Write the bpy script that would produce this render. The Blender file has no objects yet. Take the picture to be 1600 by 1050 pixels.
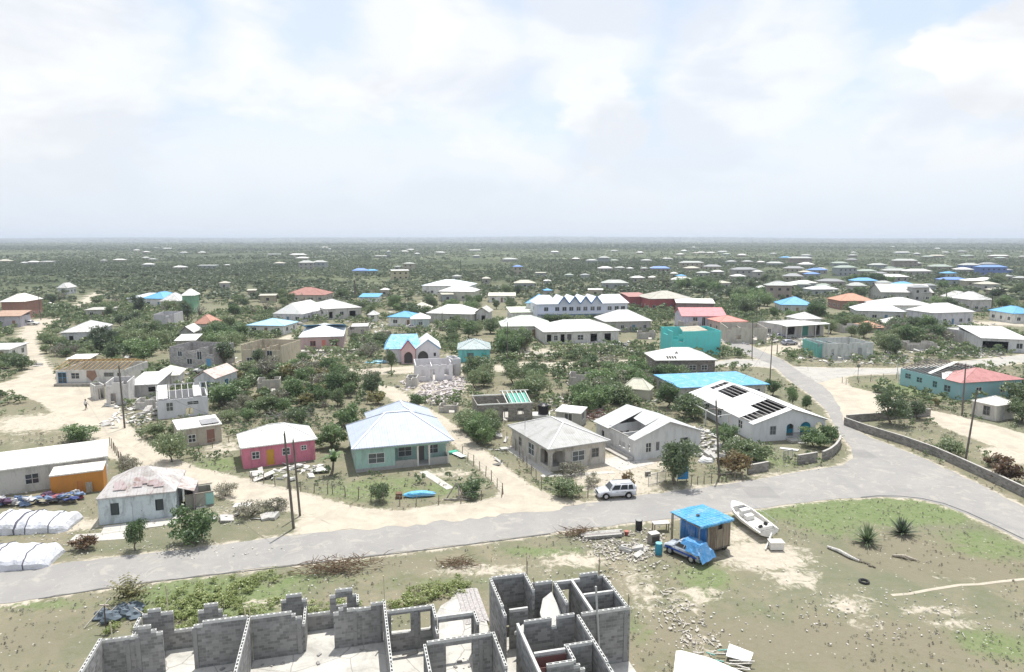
import bpy, math, random
import numpy as np
from mathutils import Vector, Matrix
R = math.radians
random.seed(7)
SC = bpy.context.scene
COL = SC.collection

# ---------------------------------------------------------------- camera
F, HC = 1050.0, 28.0
PITCH = math.atan(152 / F)
SP, CP = math.sin(PITCH), math.cos(PITCH)
cam = bpy.data.cameras.new('camera')
cam.sensor_width = 36; cam.lens = 36 * F / 1600; cam.clip_start = 0.5; cam.clip_end = 60000
co = bpy.data.objects.new('camera', cam); COL.objects.link(co)
co.location = (0, 0, HC); co.rotation_euler = (math.pi / 2 - PITCH, 0, 0)
SC.camera = co

def G(u, v, z=0.0):
    """photo pixel -> point of the world at height z"""
    a = (u - 800) / F; b = (v - 525) / F
    t = (HC - z) / (SP + b * CP)
    return Vector((a * t, (CP - b * SP) * t, z))

# ---------------------------------------------------------------- light
SUN_EL, SUN_AZ = 71.0, 12.0          # azimuth measured from +Y towards +X
sun = bpy.data.lights.new('sun', 'SUN'); sun.energy = 3.6; sun.angle = R(0.6); sun.color = (1, .965, .9)
so = bpy.data.objects.new('sun', sun); COL.objects.link(so)
sd = Vector((math.sin(R(SUN_AZ)) * math.cos(R(SUN_EL)), math.cos(R(SUN_AZ)) * math.cos(R(SUN_EL)), math.sin(R(SUN_EL))))
so.rotation_euler = sd.to_track_quat('Z', 'Y').to_euler()
W = bpy.data.worlds.new('World'); SC.world = W; W.use_nodes = True

class NT:
    def __init__(s, tree): s.t = tree; s.n = tree.nodes; s.n.clear()
    def add(s, typ, ins=None, **kw):
        nd = s.n.new('ShaderNode' + typ)
        for k, v in kw.items(): setattr(nd, k, v)
        for k, v in (ins or {}).items():
            if isinstance(v, bpy.types.NodeSocket): s.t.links.new(v, nd.inputs[k])
            else: nd.inputs[k].default_value = v
        return nd
    def math(s, op, a, b=0.0, c=None, clamp=False):
        i = {0: a, 1: b}
        if c is not None: i[2] = c
        return s.add('Math', i, operation=op, use_clamp=clamp).outputs[0]
    def mix(s, f, a, b, blend='MIX'):
        nd = s.add('Mix', {'Factor': f}, data_type='RGBA', blend_type=blend)
        for sock, v in ((nd.inputs[6], a), (nd.inputs[7], b)):
            if isinstance(v, bpy.types.NodeSocket): s.t.links.new(v, sock)
            else: sock.default_value = (*v, 1) if len(v) == 3 else v
        return nd.outputs[2]
    def noise(s, vec, scale, detail=4, rough=.55, dist=0.0):
        return s.add('TexNoise', {'Vector': vec, 'Scale': scale, 'Detail': detail, 'Roughness': rough, 'Distortion': dist}).outputs[0]
    def step(s, x, lo, hi):
        return s.add('MapRange', {0: x, 1: lo, 2: hi}, interpolation_type='SMOOTHSTEP').outputs[0]

w = NT(W.node_tree)
sky = w.add('TexSky', sky_type='NISHITA', sun_disc=False, sun_elevation=R(SUN_EL), sun_rotation=R(SUN_AZ), altitude=30, air_density=1.0, dust_density=1.5, ozone_density=1.0)
tc = w.add('TexCoord'); sx = w.add('SeparateXYZ', {0: tc.outputs['Generated']})
mp = w.add('Mapping', {'Vector': tc.outputs['Generated'], 'Location': (.35, .1, .2), 'Scale': (1, 1, 2.1)})
n1 = w.noise(mp.outputs[0], 2.3, 9, .52, .25)
n2 = w.noise(mp.outputs[0], 6.0, 10, .55, .15)
z = sx.outputs[2]
cover = w.step(w.math('ADD', n1, w.math('MULTIPLY', w.math('SUBTRACT', n2, .5), .35)), .40, .56)
lowhaze = w.step(z, .26, .06)
cover = w.math('MAXIMUM', w.math('MULTIPLY', cover, .97), w.math('MULTIPLY', lowhaze, .8))
def blob(u, v, rad, soft):
    a = (u - 800) / F; b = (v - 525) / F
    d = Vector((a, CP - b * SP, -SP - b * CP)).normalized()
    dist = w.add('VectorMath', {0: tc.outputs['Generated'], 1: d}, operation='DISTANCE').outputs['Value']
    dist = w.math('ADD', dist, w.math('MULTIPLY', w.math('SUBTRACT', n2, .5), -.22))
    return w.step(dist, rad + soft, rad - soft)
for (u, v, r, s_, k) in ((190, -20, .10, .05, .8), (500, 10, .07, .04, .75), (1370, 45, .10, .04, .85), (1080, 60, .05, .05, .45), (820, 140, .07, .06, .45), (1060, 130, .05, .05, .4)):
    cover = w.math('MULTIPLY', cover, w.math('SUBTRACT', 1.0, w.math('MULTIPLY', blob(u, v, r, s_), k)))
for (u, v, r, s_, k) in ((1560, 70, .085, .014, 1), (935, 165, .055, .02, .9), (1440, 190, .09, .05, .8), (1180, 120, .12, .05, .8), (540, 180, .07, .04, .7), (900, 40, .1, .06, .8), (700, 60, .12, .06, .85), (60, 110, .14, .06, .9)):
    cover = w.math('MAXIMUM', cover, w.math('MULTIPLY', blob(u, v, r, s_), k))
shade = w.mix(w.step(w.noise(mp.outputs[0], 4.4, 9, .55, .3), .40, .56), (4.02, 4.16, 4.36), (4.74, 4.8, 4.86))
ccol = w.mix(w.step(z, .16, .0), shade, (3.75, 4.02, 4.36))
skyc = w.mix(.75, sky.outputs[0], (3.25, 3.75, 4.6))
col = w.mix(cover, skyc, ccol)
bg = w.add('Background', {'Color': col, 'Strength': 0.142})
w.add('OutputWorld', {'Surface': bg.outputs[0]})

SC.view_settings.view_transform = 'Standard'; SC.view_settings.look = 'None'
SC.view_settings.exposure = 0.6; SC.view_settings.gamma = 1; SC.view_settings.use_curve_mapping = False
SC.cycles.max_bounces = 6; SC.cycles.diffuse_bounces = 3; SC.cycles.glossy_bounces = 2
SC.cycles.transmission_bounces = 2; SC.cycles.volume_bounces = 0; SC.cycles.transparent_max_bounces = 4
SC.cycles.volume_step_rate = 4

# ---------------------------------------------------------------- materials
MC = {}
def material(key, fn):
    if key not in MC:
        m = bpy.data.materials.new(str(key[0] if isinstance(key, tuple) else key)); m.use_nodes = True
        fn(NT(m.node_tree)); MC[key] = m
    return MC[key]

def pbsdf(n, col, rough=.8, bump=None, bstr=.3, bdist=.05, metal=0.0, spec=.3):
    ins = {'Base Color': col if isinstance(col, bpy.types.NodeSocket) else (*col, 1), 'Roughness': rough, 'Metallic': metal, 'Specular IOR Level': spec}
    if bump is not None:
        ins['Normal'] = n.add('Bump', {'Height': bump, 'Strength': bstr, 'Distance': bdist}).outputs[0]
    b = n.add('BsdfPrincipled', ins); n.add('OutputMaterial', {'Surface': b.outputs[0]}); return b

def paint(c, dirt=.35, dirtc=None, rough=.8):
    """weathered painted render; stains follow large and small noise"""
    def f(n):
        t = n.add('TexCoord').outputs['Object']
        st = n.add('Mapping', {'Vector': t, 'Scale': (1, 1, .3)}).outputs[0]
        k = n.step(n.noise(st, 1.4, 8, .7, .4), .46, .62)
        k2 = n.step(n.noise(t, 5, 6, .7), .5, .66)
        dc = dirtc or tuple(x * .5 + .04 for x in c)
        col = n.mix(n.math('MULTIPLY', n.math('ADD', k, n.math('MULTIPLY', k2, .4)), dirt), c, dc)
        pbsdf(n, col, rough, n.noise(t, 9, 5), .25, .02)
    return material(('painted_wall', c, dirt, dirtc, rough), f)

def roofm(c, dirt=.3, rust=0.0, rough=.55):
    """corrugated sheets: ribs up the slope, sheet joints, stains"""
    def f(n):
        uv = n.add('UVMap').outputs[0]; s = n.add('SeparateXYZ', {0: uv})
        ob = n.add('TexCoord').outputs['Object']
        rib = n.math('SINE', n.math('MULTIPLY', s.outputs[0], 2 * math.pi / .3))
        joint = n.math('LESS_THAN', n.math('FRACT', n.math('MULTIPLY', s.outputs[0], 1 / .9)), .035)
        jy = n.math('LESS_THAN', n.math('FRACT', n.math('MULTIPLY', s.outputs[1], 1 / 2.4)), .012)
        joint = n.math('MAXIMUM', joint, jy)
        cell = n.add('TexWhiteNoise', {'Vector': n.add('CombineXYZ', {0: n.math('FLOOR', n.math('MULTIPLY', s.outputs[0], 1 / .9)), 1: n.math('FLOOR', n.math('MULTIPLY', s.outputs[1], 1 / 2.4))}).outputs[0]}, noise_dimensions='2D').outputs[0]
        k = n.step(n.noise(ob, .8, 7, .65, .5), .45, .7)
        col = n.mix(n.math('MULTIPLY', k, min(1, dirt * 1.6)), c, (c[0] * .60, c[1] * .56, c[2] * .51))
        col = n.mix(n.math('MULTIPLY', cell, .16), col, tuple(x * .6 for x in c))
        col = n.mix(n.math('MULTIPLY', joint, .45), col, tuple(x * .45 for x in c))
        if rust:
            r = n.step(n.noise(ob, 1.3, 8, .7, .8), .56 - rust * .12, .66 - rust * .08)
            col = n.mix(n.math('MULTIPLY', r, .75), col, (.26, .17, .14))
        pbsdf(n, col, rough, rib, .35, .03, 0.0, .4)
    return material(('roof_sheet', c, dirt, rust, rough), f)

def tarp(c):
    def f(n):
        t = n.add('TexCoord').outputs['Object']
        wv = n.noise(t, 1.2, 6, .6, 1.2)
        col = n.mix(n.step(n.noise(t, .9, 6, .6), .45, .7), c, tuple(min(.85, x * .75 + .16) for x in c))
        pbsdf(n, col, .45, wv, .8, .25, 0, .5)
    return material(('plastic_tarp', c), f)

def wood(c, sc=1.0):
    def f(n):
        t = n.add('TexCoord').outputs['Object']
        st = n.add('Mapping', {'Vector': t, 'Scale': (4 * sc, 4 * sc, .6 * sc)}).outputs[0]
        k = n.noise(st, 3, 6, .7, .6)
        pbsdf(n, n.mix(n.step(k, .35, .7), c, tuple(x * .5 for x in c)), .85, k, .4, .03)
    return material(('weathered_wood', c, sc), f)

def block_m(c=(.245, .245, .24), mort=(.31, .31, .30)):
    def f(n):
        uv = n.add('UVMap').outputs[0]
        br = n.add('TexBrick', {'Vector': uv, 'Color1': (*[x * .68 for x in c], 1), 'Color2': (*[x * 1.3 for x in c], 1), 'Mortar': (*mort, 1), 'Scale': 1.0, 'Mortar Size': .012, 'Mortar Smooth': .3, 'Bias': 0.0, 'Brick Width': .4, 'Row Height': .2})
        t = n.add('TexCoord').outputs['Object']
        k = n.step(n.noise(t, .9, 7, .65), .45, .75)
        k2 = n.step(n.noise(n.add('Mapping', {'Vector': t, 'Scale': (2, 2, .4)}).outputs[0], 1.6, 5), .55, .72)
        col = n.mix(n.math('MULTIPLY', k, .5), br.outputs[0], tuple(x * .6 for x in c))
        col = n.mix(n.math('MULTIPLY', k2, .55), col, (.33, .325, .31))
        pbsdf(n, col, .95, n.math('ADD', n.math('MULTIPLY', br.outputs[1], -1.0), n.math('MULTIPLY', n.noise(t, 20, 3), .5)), .5, .012, 0, .1)
    return material(('concrete_block', c, mort), f)

def concrete(c=(.42, .41, .39), sc=1.0, stain=.5):
    def f(n):
        t = n.add('TexCoord').outputs['Object']
        k = n.step(n.noise(t, .7 * sc, 8, .68, .4), .42, .68)
        k2 = n.step(n.noise(t, 4 * sc, 6, .7), .55, .7)
        cr = n.add('TexVoronoi', {'Vector': n.mix(.25, t, n.add('TexNoise', {'Vector': t, 'Scale': 1.5 * sc, 'Detail': 4}).outputs[1]), 'Scale': .55 * sc}, feature='DISTANCE_TO_EDGE').outputs[0]
        col = n.mix(n.math('MULTIPLY', k, stain), c, tuple(x * .55 for x in c))
        col = n.mix(n.math('MULTIPLY', k2, stain * .5), col, tuple(x * .4 for x in c))
        col = n.mix(n.math('MULTIPLY', n.step(cr, .012, .002), .6), col, tuple(x * .3 for x in c))
        pbsdf(n, col, .9, n.noise(t, 12, 5), .3, .01)
    return material(('concrete', c, sc, stain), f)

def plain(c, rough=.6, metal=0.0, name='painted_metal'):
    def f(n):
        t = n.add('TexCoord').outputs['Object']
        pbsdf(n, n.mix(n.math('MULTIPLY', n.step(n.noise(t, 5, 5, .65), .45, .75), .3), c, tuple(x * .6 + .01 for x in c)), rough, n.noise(t, 14, 3), .08, .01, metal)
    return material((name, c, rough, metal), f)

def glass(c=(.025, .03, .035)):
    return material(('dark_glass', c), lambda n: pbsdf(n, n.mix(n.noise(n.add('TexCoord').outputs['Object'], 1.5, 3), c, tuple(x * 2.2 + .01 for x in c)), .12, None, spec=.6))

def carpaint(c):
    return material(('car_paint', c), lambda n: pbsdf(n, n.mix(n.step(n.noise(n.add('TexCoord').outputs['Object'], 2.5, 6), .4, .8), c, tuple(x * .82 for x in c)), .28, None, spec=.6))

def leafm(a, b, c, name='leaves'):
    """a dark, b mid, c light leaf colours; the choice is random per leaf clump"""
    def f(n):
        at = n.add('Attribute', attribute_name='tint').outputs['Fac']
        rnd = n.add('ObjectInfo').outputs['Random']
        x = n.math('ADD', at, n.math('MULTIPLY', n.math('SUBTRACT', rnd, .5), .75), clamp=True)
        rp = n.add('ValToRGB', {0: x})
        e = rp.color_ramp.elements; e[0].position = .1; e[0].color = (*a, 1); e[1].position = .9; e[1].color = (*c, 1)
        m = e.new(.5); m.color = (*b, 1)
        col = rp.outputs[0]
        d = n.add('BsdfDiffuse', {'Color': col}); tr = n.add('BsdfTranslucent', {'Color': col})
        gl = n.add('BsdfGlossy', {'Color': (1, 1, 1, 1), 'Roughness': .5})
        mx = n.add('MixShader', {0: .4, 1: d.outputs[0], 2: tr.outputs[0]})
        mx = n.add('MixShader', {0: .05, 1: mx.outputs[0], 2: gl.outputs[0]})
        n.add('OutputMaterial', {'Surface': mx.outputs[0]})
    return material((name, a, b, c), f)

LEAF = dict(
    scrub=leafm((.09, .135, .06), (.165, .22, .10), (.27, .32, .17)),
    green=leafm((.075, .13, .05), (.14, .22, .085), (.23, .32, .14)),
    dark=leafm((.06, .09, .05), (.105, .15, .075), (.17, .22, .11)),
    grey=leafm((.16, .16, .12), (.25, .245, .185), (.35, .335, .26)),
    brown=leafm((.09, .05, .025), (.17, .10, .05), (.24, .19, .09)),
    yellow=leafm((.10, .10, .035), (.19, .18, .07), (.28, .26, .12)),
    far=leafm((.09, .12, .07), (.155, .19, .11), (.23, .265, .165)),
    palm=leafm((.04, .06, .025), (.09, .12, .05), (.17, .19, .09)))
BARK = wood((.20, .17, .14))

# ---------------------------------------------------------------- objects
def obj(name, mesh, parent=None):
    o = bpy.data.objects.new(name, mesh); COL.objects.link(o)
    if parent is not None: o.parent = parent
    return o
def tag(o, label=None, cat=None, group=None, kind=None):
    if label: o['label'] = label
    if cat: o['category'] = cat
    if group: o['group'] = group
    if kind: o['kind'] = kind
    return o
def thing(name, label, cat, loc=(0, 0, 0), rz=0.0, group=None):
    o = obj(name, None); o.location = loc; o.rotation_euler = (0, 0, rz); o.empty_display_size = .2
    return tag(o, label, cat, group)
def dup(o, parent=None):
    c = o.copy(); COL.objects.link(c); c.parent = parent
    for ch in list(o.children): dup(ch, c)
    return c

class MB:
    def __init__(s): s.v = []; s.f = []
    def quad(s, *p):
        i = len(s.v); s.v += [tuple(x) for x in p]; s.f.append(tuple(range(i, i + len(p))))
    def box(s, x0, x1, y0, y1, z0, z1, M=None):
        i = len(s.v); P = [(x, y, z) for z in (z0, z1) for x, y in ((x0, y0), (x1, y0), (x1, y1), (x0, y1))]
        if M is not None: P = [tuple(M @ Vector(p)) for p in P]
        s.v += P
        s.f += [tuple(i + k for k in q) for q in ((3, 2, 1, 0), (4, 5, 6, 7), (0, 1, 5, 4), (1, 2, 6, 5), (2, 3, 7, 6), (3, 0, 4, 7))]
    def bar(s, p, q, wd, ht=None):
        ht = ht or wd; p = Vector(p); q = Vector(q); d = q - p; L = d.length
        if L < 1e-6: return
        M = Matrix.Translation(p) @ d.to_track_quat('X', 'Z').to_matrix().to_4x4()
        s.box(0, L, -wd / 2, wd / 2, -ht / 2, ht / 2, M)
    def tube(s, p, q, r0, r1=None, n=8, caps=True):
        r1 = r0 if r1 is None else r1; p = Vector(p); q = Vector(q); d = q - p
        Mq = d.to_track_quat('Z', 'Y').to_matrix(); i = len(s.v)
        for c, r in ((p, r0), (q, r1)):
            for k in range(n):
                a = 2 * math.pi * k / n; s.v.append(tuple(c + Mq @ Vector((math.cos(a) * r, math.sin(a) * r, 0))))
        for k in range(n): s.f.append((i + k, i + (k + 1) % n, i + n + (k + 1) % n, i + n + k))
        if caps: s.f.append(tuple(i + n + k for k in range(n))); s.f.append(tuple(i + n - 1 - k for k in range(n)))
    def path(s, pts, rs, n=7):
        for a, b, ra, rb in zip(pts, pts[1:], rs, rs[1:]): s.tube(a, b, ra, rb, n)
    def prism(s, poly, z0, z1, M=None):
        """horizontal polygon (CCW) from z0 to z1"""
        n = len(poly); i = len(s.v)
        P = [(x, y, z0) for x, y in poly] + [(x, y, z1) for x, y in poly]
        if M is not None: P = [tuple(M @ Vector(p)) for p in P]
        s.v += P; s.f.append(tuple(i + n - 1 - k for k in range(n))); s.f.append(tuple(i + n + k for k in range(n)))
        for k in range(n): s.f.append((i + k, i + (k + 1) % n, i + n + (k + 1) % n, i + n + k))
    def vprism(s, prof, fn, t):
        """profile (a, z) in a vertical plane, thickness t; fn(a, n, z) maps to local"""
        n = len(prof); i = len(s.v)
        s.v += [tuple(fn(a, 0, z)) for a, z in prof] + [tuple(fn(a, t, z)) for a, z in prof]
        s.f.append(tuple(i + k for k in range(n))); s.f.append(tuple(i + 2 * n - 1 - k for k in range(n)))
        for k in range(n): s.f.append((i + k, i + n + k, i + n + (k + 1) % n, i + (k + 1) % n))
    def slab(s, pts, t):
        """polygon in any plane, thickness t straight down"""
        n = len(pts); i = len(s.v)
        s.v += [tuple(p) for p in pts] + [(p[0], p[1], p[2] - t) for p in pts]
        s.f.append(tuple(i + k for k in range(n))); s.f.append(tuple(i + 2 * n - 1 - k for k in range(n)))
        for k in range(n): s.f.append((i + k, i + n + k, i + n + (k + 1) % n, i + (k + 1) % n))
    def blob(s, c, r, seed=0, rough=.25, seg=10, ring=6, flat=False):
        rg = random.Random(seed); i = len(s.v); c = Vector(c); r = Vector(r)
        for a in range(ring + 1):
            th = math.pi * a / ring * (.5 if flat else 1)
            for b in range(seg):
                k = 1 + rg.uniform(-rough, rough); ph = 2 * math.pi * b / seg
                s.v.append((c.x + r.x * k * math.sin(th) * math.cos(ph), c.y + r.y * k * math.sin(th) * math.sin(ph), c.z + r.z * math.cos(th) * (k if 0 < a < ring else 1)))
        for a in range(ring):
            for b in range(seg):
                p = i + a * seg + b; q = i + a * seg + (b + 1) % seg
                s.f.append((p, p + seg, q + seg, q))
    def mesh(s, name, mat, uv=True, smooth=False):
        me = bpy.data.meshes.new(name); me.from_pydata(s.v, [], s.f); me.update()
        if mat is not None: me.materials.append(mat)
        if uv and len(me.polygons):
            nl = len(me.loops); cov = np.empty(len(me.vertices) * 3, 'f'); me.vertices.foreach_get('co', cov); cov = cov.reshape(-1, 3)
            vi = np.empty(nl, 'i'); me.loops.foreach_get('vertex_index', vi)
            npo = len(me.polygons); nr = np.empty(npo * 3, 'f'); me.polygons.foreach_get('normal', nr); nr = nr.reshape(-1, 3)
            tot = np.empty(npo, 'i'); me.polygons.foreach_get('loop_total', tot)
            N = np.repeat(nr, tot, axis=0); P = cov[vi]
            U = np.stack([-N[:, 1], N[:, 0], np.zeros(nl)], 1); ln = np.linalg.norm(U, axis=1)
            flat = ln < .02; U[flat] = (1, 0, 0); ln[flat] = 1; U /= ln[:, None]
            V = np.cross(N, U)
            uvl = me.uv_layers.new(name='UVMap')
            uvl.data.foreach_set('uv', np.stack([(P * U).sum(1), (P * V).sum(1)], 1).astype('f').ravel())
        if smooth: me.polygons.foreach_set('use_smooth', [True] * len(me.polygons))
        return me
    def build(s, name, mat, parent=None, smooth=False, uv=True):
        if not s.f: return None
        return obj(name, s.mesh(name, mat, uv, smooth), parent)

def npmesh(name, V, Q, mat, tint=None):
    """numpy vertices (n,3) and quads (m,4)"""
    me = bpy.data.meshes.new(name); me.vertices.add(len(V)); me.vertices.foreach_set('co', V.astype('f').ravel())
    me.loops.add(len(Q) * 4); me.loops.foreach_set('vertex_index', Q.astype('i').ravel())
    me.polygons.add(len(Q)); me.polygons.foreach_set('loop_start', np.arange(0, len(Q) * 4, 4, dtype='i'))
    me.update(calc_edges=True)
    if tint is not None:
        at = me.attributes.new('tint', 'FLOAT', 'FACE'); at.data.foreach_set('value', tint.astype('f'))
    me.materials.append(mat); return me

# footprints and roads that plants keep clear of (world polygons)
KEEP = []
def inpoly(X, Y, P):
    r = np.zeros(X.shape, bool); n = len(P)
    for i in range(n):
        x0, y0 = P[i][0], P[i][1]; x1, y1 = P[(i + 1) % n][0], P[(i + 1) % n][1]
        if y0 == y1: continue
        r ^= ((y0 > Y) != (y1 > Y)) & (X < (x1 - x0) * (Y - y0) / (y1 - y0) + x0)
    return r
def keep_rect(o, rz, x0, x1, y0, y1):
    c, s = math.cos(rz), math.sin(rz)
    KEEP.append([(o[0] + c * x - s * y, o[1] + s * x + c * y) for x, y in ((x0, y0), (x1, y0), (x1, y1), (x0, y1))])
# ---------------------------------------------------------------- the ground, roads and tracks
def px(poly, z=0.0): return [G(u, v, z) for u, v in poly]
MAIN_ROAD = [(-350, 921), (-60, 898), (0, 893), (60, 886), (120, 878), (200, 869), (300, 857), (400, 844), (480, 834), (560, 826), (660, 816), (760, 806), (830, 798), (900, 789), (1010, 773), (1060, 767), (1130, 758), (1180, 750), (1230, 741), (1280, 733), (1315, 727), (1331, 717), (1332, 704), (1322, 690), (1313, 678), (1300, 657), (1290, 639), (1266, 617), (1233, 594), (1205, 569), (1174, 557), (1150, 545), (1126, 533),
             (1154, 531), (1187, 547), (1222, 562), (1256, 585), (1286, 603), (1301, 618), (1312, 635), (1320, 664), (1360, 684), (1413, 704), (1460, 724), (1520, 752), (1600, 793), (1680, 834), (1900, 947),
             (1900, 1004), (1680, 888), (1600, 846), (1560, 826), (1510, 803), (1470, 788), (1430, 779), (1380, 776), (1310, 779), (1240, 787), (1160, 798), (1080, 807), (1000, 816), (940, 823), (860, 833), (760, 846), (640, 861), (530, 874), (445, 884), (340, 896), (240, 908), (150, 921), (90, 930), (0, 945), (-60, 954), (-350, 998)]
TRACKS = {
 'dirt_track': [(-80, 625), (0, 601), (30, 592), (52, 576), (42, 556), (40, 542), (30, 528), (44, 508), (62, 498), (92, 498), (66, 512), (52, 530), (62, 556), (76, 574), (88, 602), (110, 606), (148, 606), (150, 620), (180, 640), (192, 662), (215, 690), (240, 708), (300, 733), (380, 751), (450, 768), (500, 782), (560, 798), (640, 806), (690, 802), (700, 813), (560, 826), (480, 834), (470, 818), (500, 806), (430, 788), (380, 782), (330, 766), (280, 752), (236, 738), (212, 722), (176, 712), (158, 690), (130, 682), (100, 648), (70, 628), (40, 616), (0, 614), (-80, 640)],
 'dirt_lane': [(596, 603), (612, 606), (640, 626), (672, 644), (694, 656), (720, 680), (752, 706), (790, 736), (822, 760), (868, 780), (905, 787), (830, 799), (700, 812), (640, 806), (650, 796), (738, 788), (790, 778), (784, 756), (748, 722), (716, 694), (688, 668), (660, 646), (624, 628), (598, 612)],
 'sandy_lane': [(560, 578), (640, 573), (700, 570), (780, 572), (820, 566), (880, 567), (960, 563), (1020, 562), (1020, 567), (960, 569), (880, 574), (820, 577), (780, 580), (700, 578), (640, 582), (560, 586)],
 'gravel_road': [(1110, 566), (1150, 561), (1204, 563), (1232, 573), (1226, 577), (1180, 572), (1110, 572)],
 'sandy_road': [(1236, 573), (1300, 575), (1400, 576), (1460, 570), (1530, 562), (1600, 554), (1900, 528), (1900, 540), (1600, 566), (1540, 574), (1460, 582), (1330, 586), (1272, 600)],
 'sandy_forecourt': [(1272, 600), (1318, 592), (1322, 604), (1380, 618), (1440, 638), (1462, 650), (1448, 646), (1420, 648), (1330, 655), (1322, 668), (1310, 636), (1292, 612)],
 'side_track': [(1455, 643), (1500, 652), (1560, 668), (1600, 680), (1900, 754), (1900, 830), (1600, 708), (1540, 690), (1480, 668), (1452, 650)],
 'sandy_driveway': [(1176, 546), (1215, 540), (1262, 533), (1285, 529), (1290, 533), (1262, 542), (1218, 553), (1200, 553)],
 'village_road': [(1130, 533), (1116, 527), (1090, 520), (1060, 512), (1066, 510), (1100, 518), (1130, 526), (1152, 530)],
 'white_track': [(112, 482), (128, 470), (150, 456), (158, 452), (158, 456), (146, 466), (140, 474), (132, 482)],
 'garden_lane': [(438, 530), (452, 524), (462, 545), (482, 563), (512, 572), (560, 578), (560, 586), (500, 580), (466, 568), (446, 548)],
 'shop_road': [(1560, 508), (1460, 506), (1440, 503), (1444, 501), (1600, 505), (1600, 510)],
}
SANDBLOB = [  # u, v, half width px, half height px, weight
 (1190, 868, 75, 26, .85), (1150, 835, 50, 16, .7), (1230, 880, 40, 12, .6), (960, 870, 40, 14, .5), (900, 875, 60, 14, .7), (1080, 935, 60, 22, .6), (1240, 905, 50, 20, .7), (1330, 945, 45, 22, .6), (1350, 975, 40, 14, .55), (1470, 955, 80, 9, .6), (1500, 975, 50, 10, .6),
 (1000, 925, 40, 60, .55), (420, 945, 80, 12, .6), (760, 890, 120, 12, .6), (60, 660, 80, 18, .8), (30, 690, 80, 8, .4), (100, 820, 60, 12, .9), (330, 690, 60, 22, .5), (350, 700, 40, 16, .6),
 (960, 745, 60, 28, 1.1), (990, 722, 60, 14, 1), (830, 690, 26, 22, .7), (840, 552, 40, 9, .8), (690, 600, 60, 26, .8), (700, 740, 60, 10, .6), (600, 810, 130, 14, .8), (1150, 760, 120, 8, .6), (1240, 742, 90, 7, .6), (360, 800, 80, 14, .5), (1060, 575, 80, 6, .6), (1580, 712, 30, 12, 1.2), (1480, 540, 60, 10, .4), (250, 590, 50, 5, .4), (480, 560, 60, 8, .6), (860, 455, 60, 4, .4), (620, 460, 50, 4, .4), (1010, 545, 50, 5, .4), (1180, 525, 30, 12, .7), (1520, 502, 60, 4, .5), (1090, 1010, 40, 30, .5), (560, 600, 40, 8, .5), (1500, 905, 60, 6, .5), (280, 625, 60, 14, .5), (240, 670, 30, 20, .4), (720, 555, 60, 6, .5)]
GRASSBLOB = [(1380, 800, 190, 18, 1.3), (1290, 815, 60, 24, 1.0), (1540, 850, 70, 26, .9), (1570, 1010, 60, 24, 1.1), (1100, 900, 45, 22, 1.0), (1090, 930, 25, 15, .7), (330, 925, 120, 22, 1.2), (340, 950, 100, 20, 1.2), (430, 905, 130, 10, .8), (60, 945, 110, 8, .8), (840, 862, 60, 8, .9), (720, 910, 150, 10, .6), (200, 880, 120, 5, .7), (590, 765, 90, 20, .9), (690, 765, 30, 14, .9), (360, 725, 60, 12, .9), (870, 760, 60, 14, .6), (1440, 610, 60, 16, .9), (1350, 603, 50, 7, .5), (750, 560, 40, 5, .5), (720, 545, 60, 6, .5), (490, 905, 90, 8, .6), (1450, 680, 60, 10, .3), (1200, 720, 60, 14, .7), (1440, 765, 130, 6, .7), (1000, 990, 25, 30, .6), (1200, 950, 40, 14, .4), (800, 770, 40, 20, .4), (1550, 560, 60, 4, .6), (60, 560, 60, 12, .4)]
BROWNBLOB = [(1460, 872, 120, 30, 1.0), (1450, 650, 70, 26, .7), (1300, 1010, 260, 40, .8), (1120, 990, 120, 40, .6), (50, 625, 60, 12, .7), (60, 1000, 90, 40, .6), (620, 880, 90, 12, .5), (1560, 460, 100, 14, .2), (560, 635, 60, 14, .4), (960, 930, 60, 40, .4)]

def axis(segs):
    out = []
    for a, b, st in segs: out.append(np.arange(a, b, st))
    return np.concatenate(out)
def grow(a, b, st, k):
    r = [a]
    while r[-1] < b: st *= k; r.append(r[-1] + st)
    return np.array(r)
pos = np.concatenate([np.arange(0, 75, .7), grow(75, 26000, .8, 1.045)])
gx = np.concatenate([-pos[:0:-1], pos])
gy = np.concatenate([[-3000, -800, -200, -60, -20, 0, 10, 18], np.arange(22, 130, .65), grow(130, 27000, .75, 1.028)])
GX, GY = np.meshgrid(gx, gy)
def field(blobs, X, Y):
    out = np.zeros(X.shape)
    for u, v, ru, rv, wt in blobs:
        c = G(u, v); r = G(u + ru, v); a = G(u, v - rv); b = G(u, v + rv)
        rx = r.x - c.x; ry = abs(a.y - b.y) / 2
        d = ((X - c.x) / rx) ** 2 + ((Y - (a.y + b.y) / 2) / ry) ** 2
        out = np.maximum(out, wt * np.clip(1.35 - .75 * np.sqrt(d), 0, 1))
    return out
def distpoly(X, Y, P):
    d = np.full(X.shape, 1e9)
    for i in range(len(P)):
        x0, y0 = P[i][0], P[i][1]; x1, y1 = P[(i + 1) % len(P)][0], P[(i + 1) % len(P)][1]
        dx, dy = x1 - x0, y1 - y0; t = np.clip(((X - x0) * dx + (Y - y0) * dy) / (dx * dx + dy * dy + 1e-9), 0, 1)
        d = np.minimum(d, np.hypot(X - x0 - t * dx, Y - y0 - t * dy))
    return d
sandA = field(SANDBLOB, GX, GY); grassA = field(GRASSBLOB, GX, GY); brownA = field(BROWNBLOB, GX, GY)
sub = (GY > 20) & (GY < 520) & (abs(GX) < 300)
MAINW = [(p.x, p.y) for p in px(MAIN_ROAD)]; TRW = {k: [(p.x, p.y) for p in px(v)] for k, v in TRACKS.items()}
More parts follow.
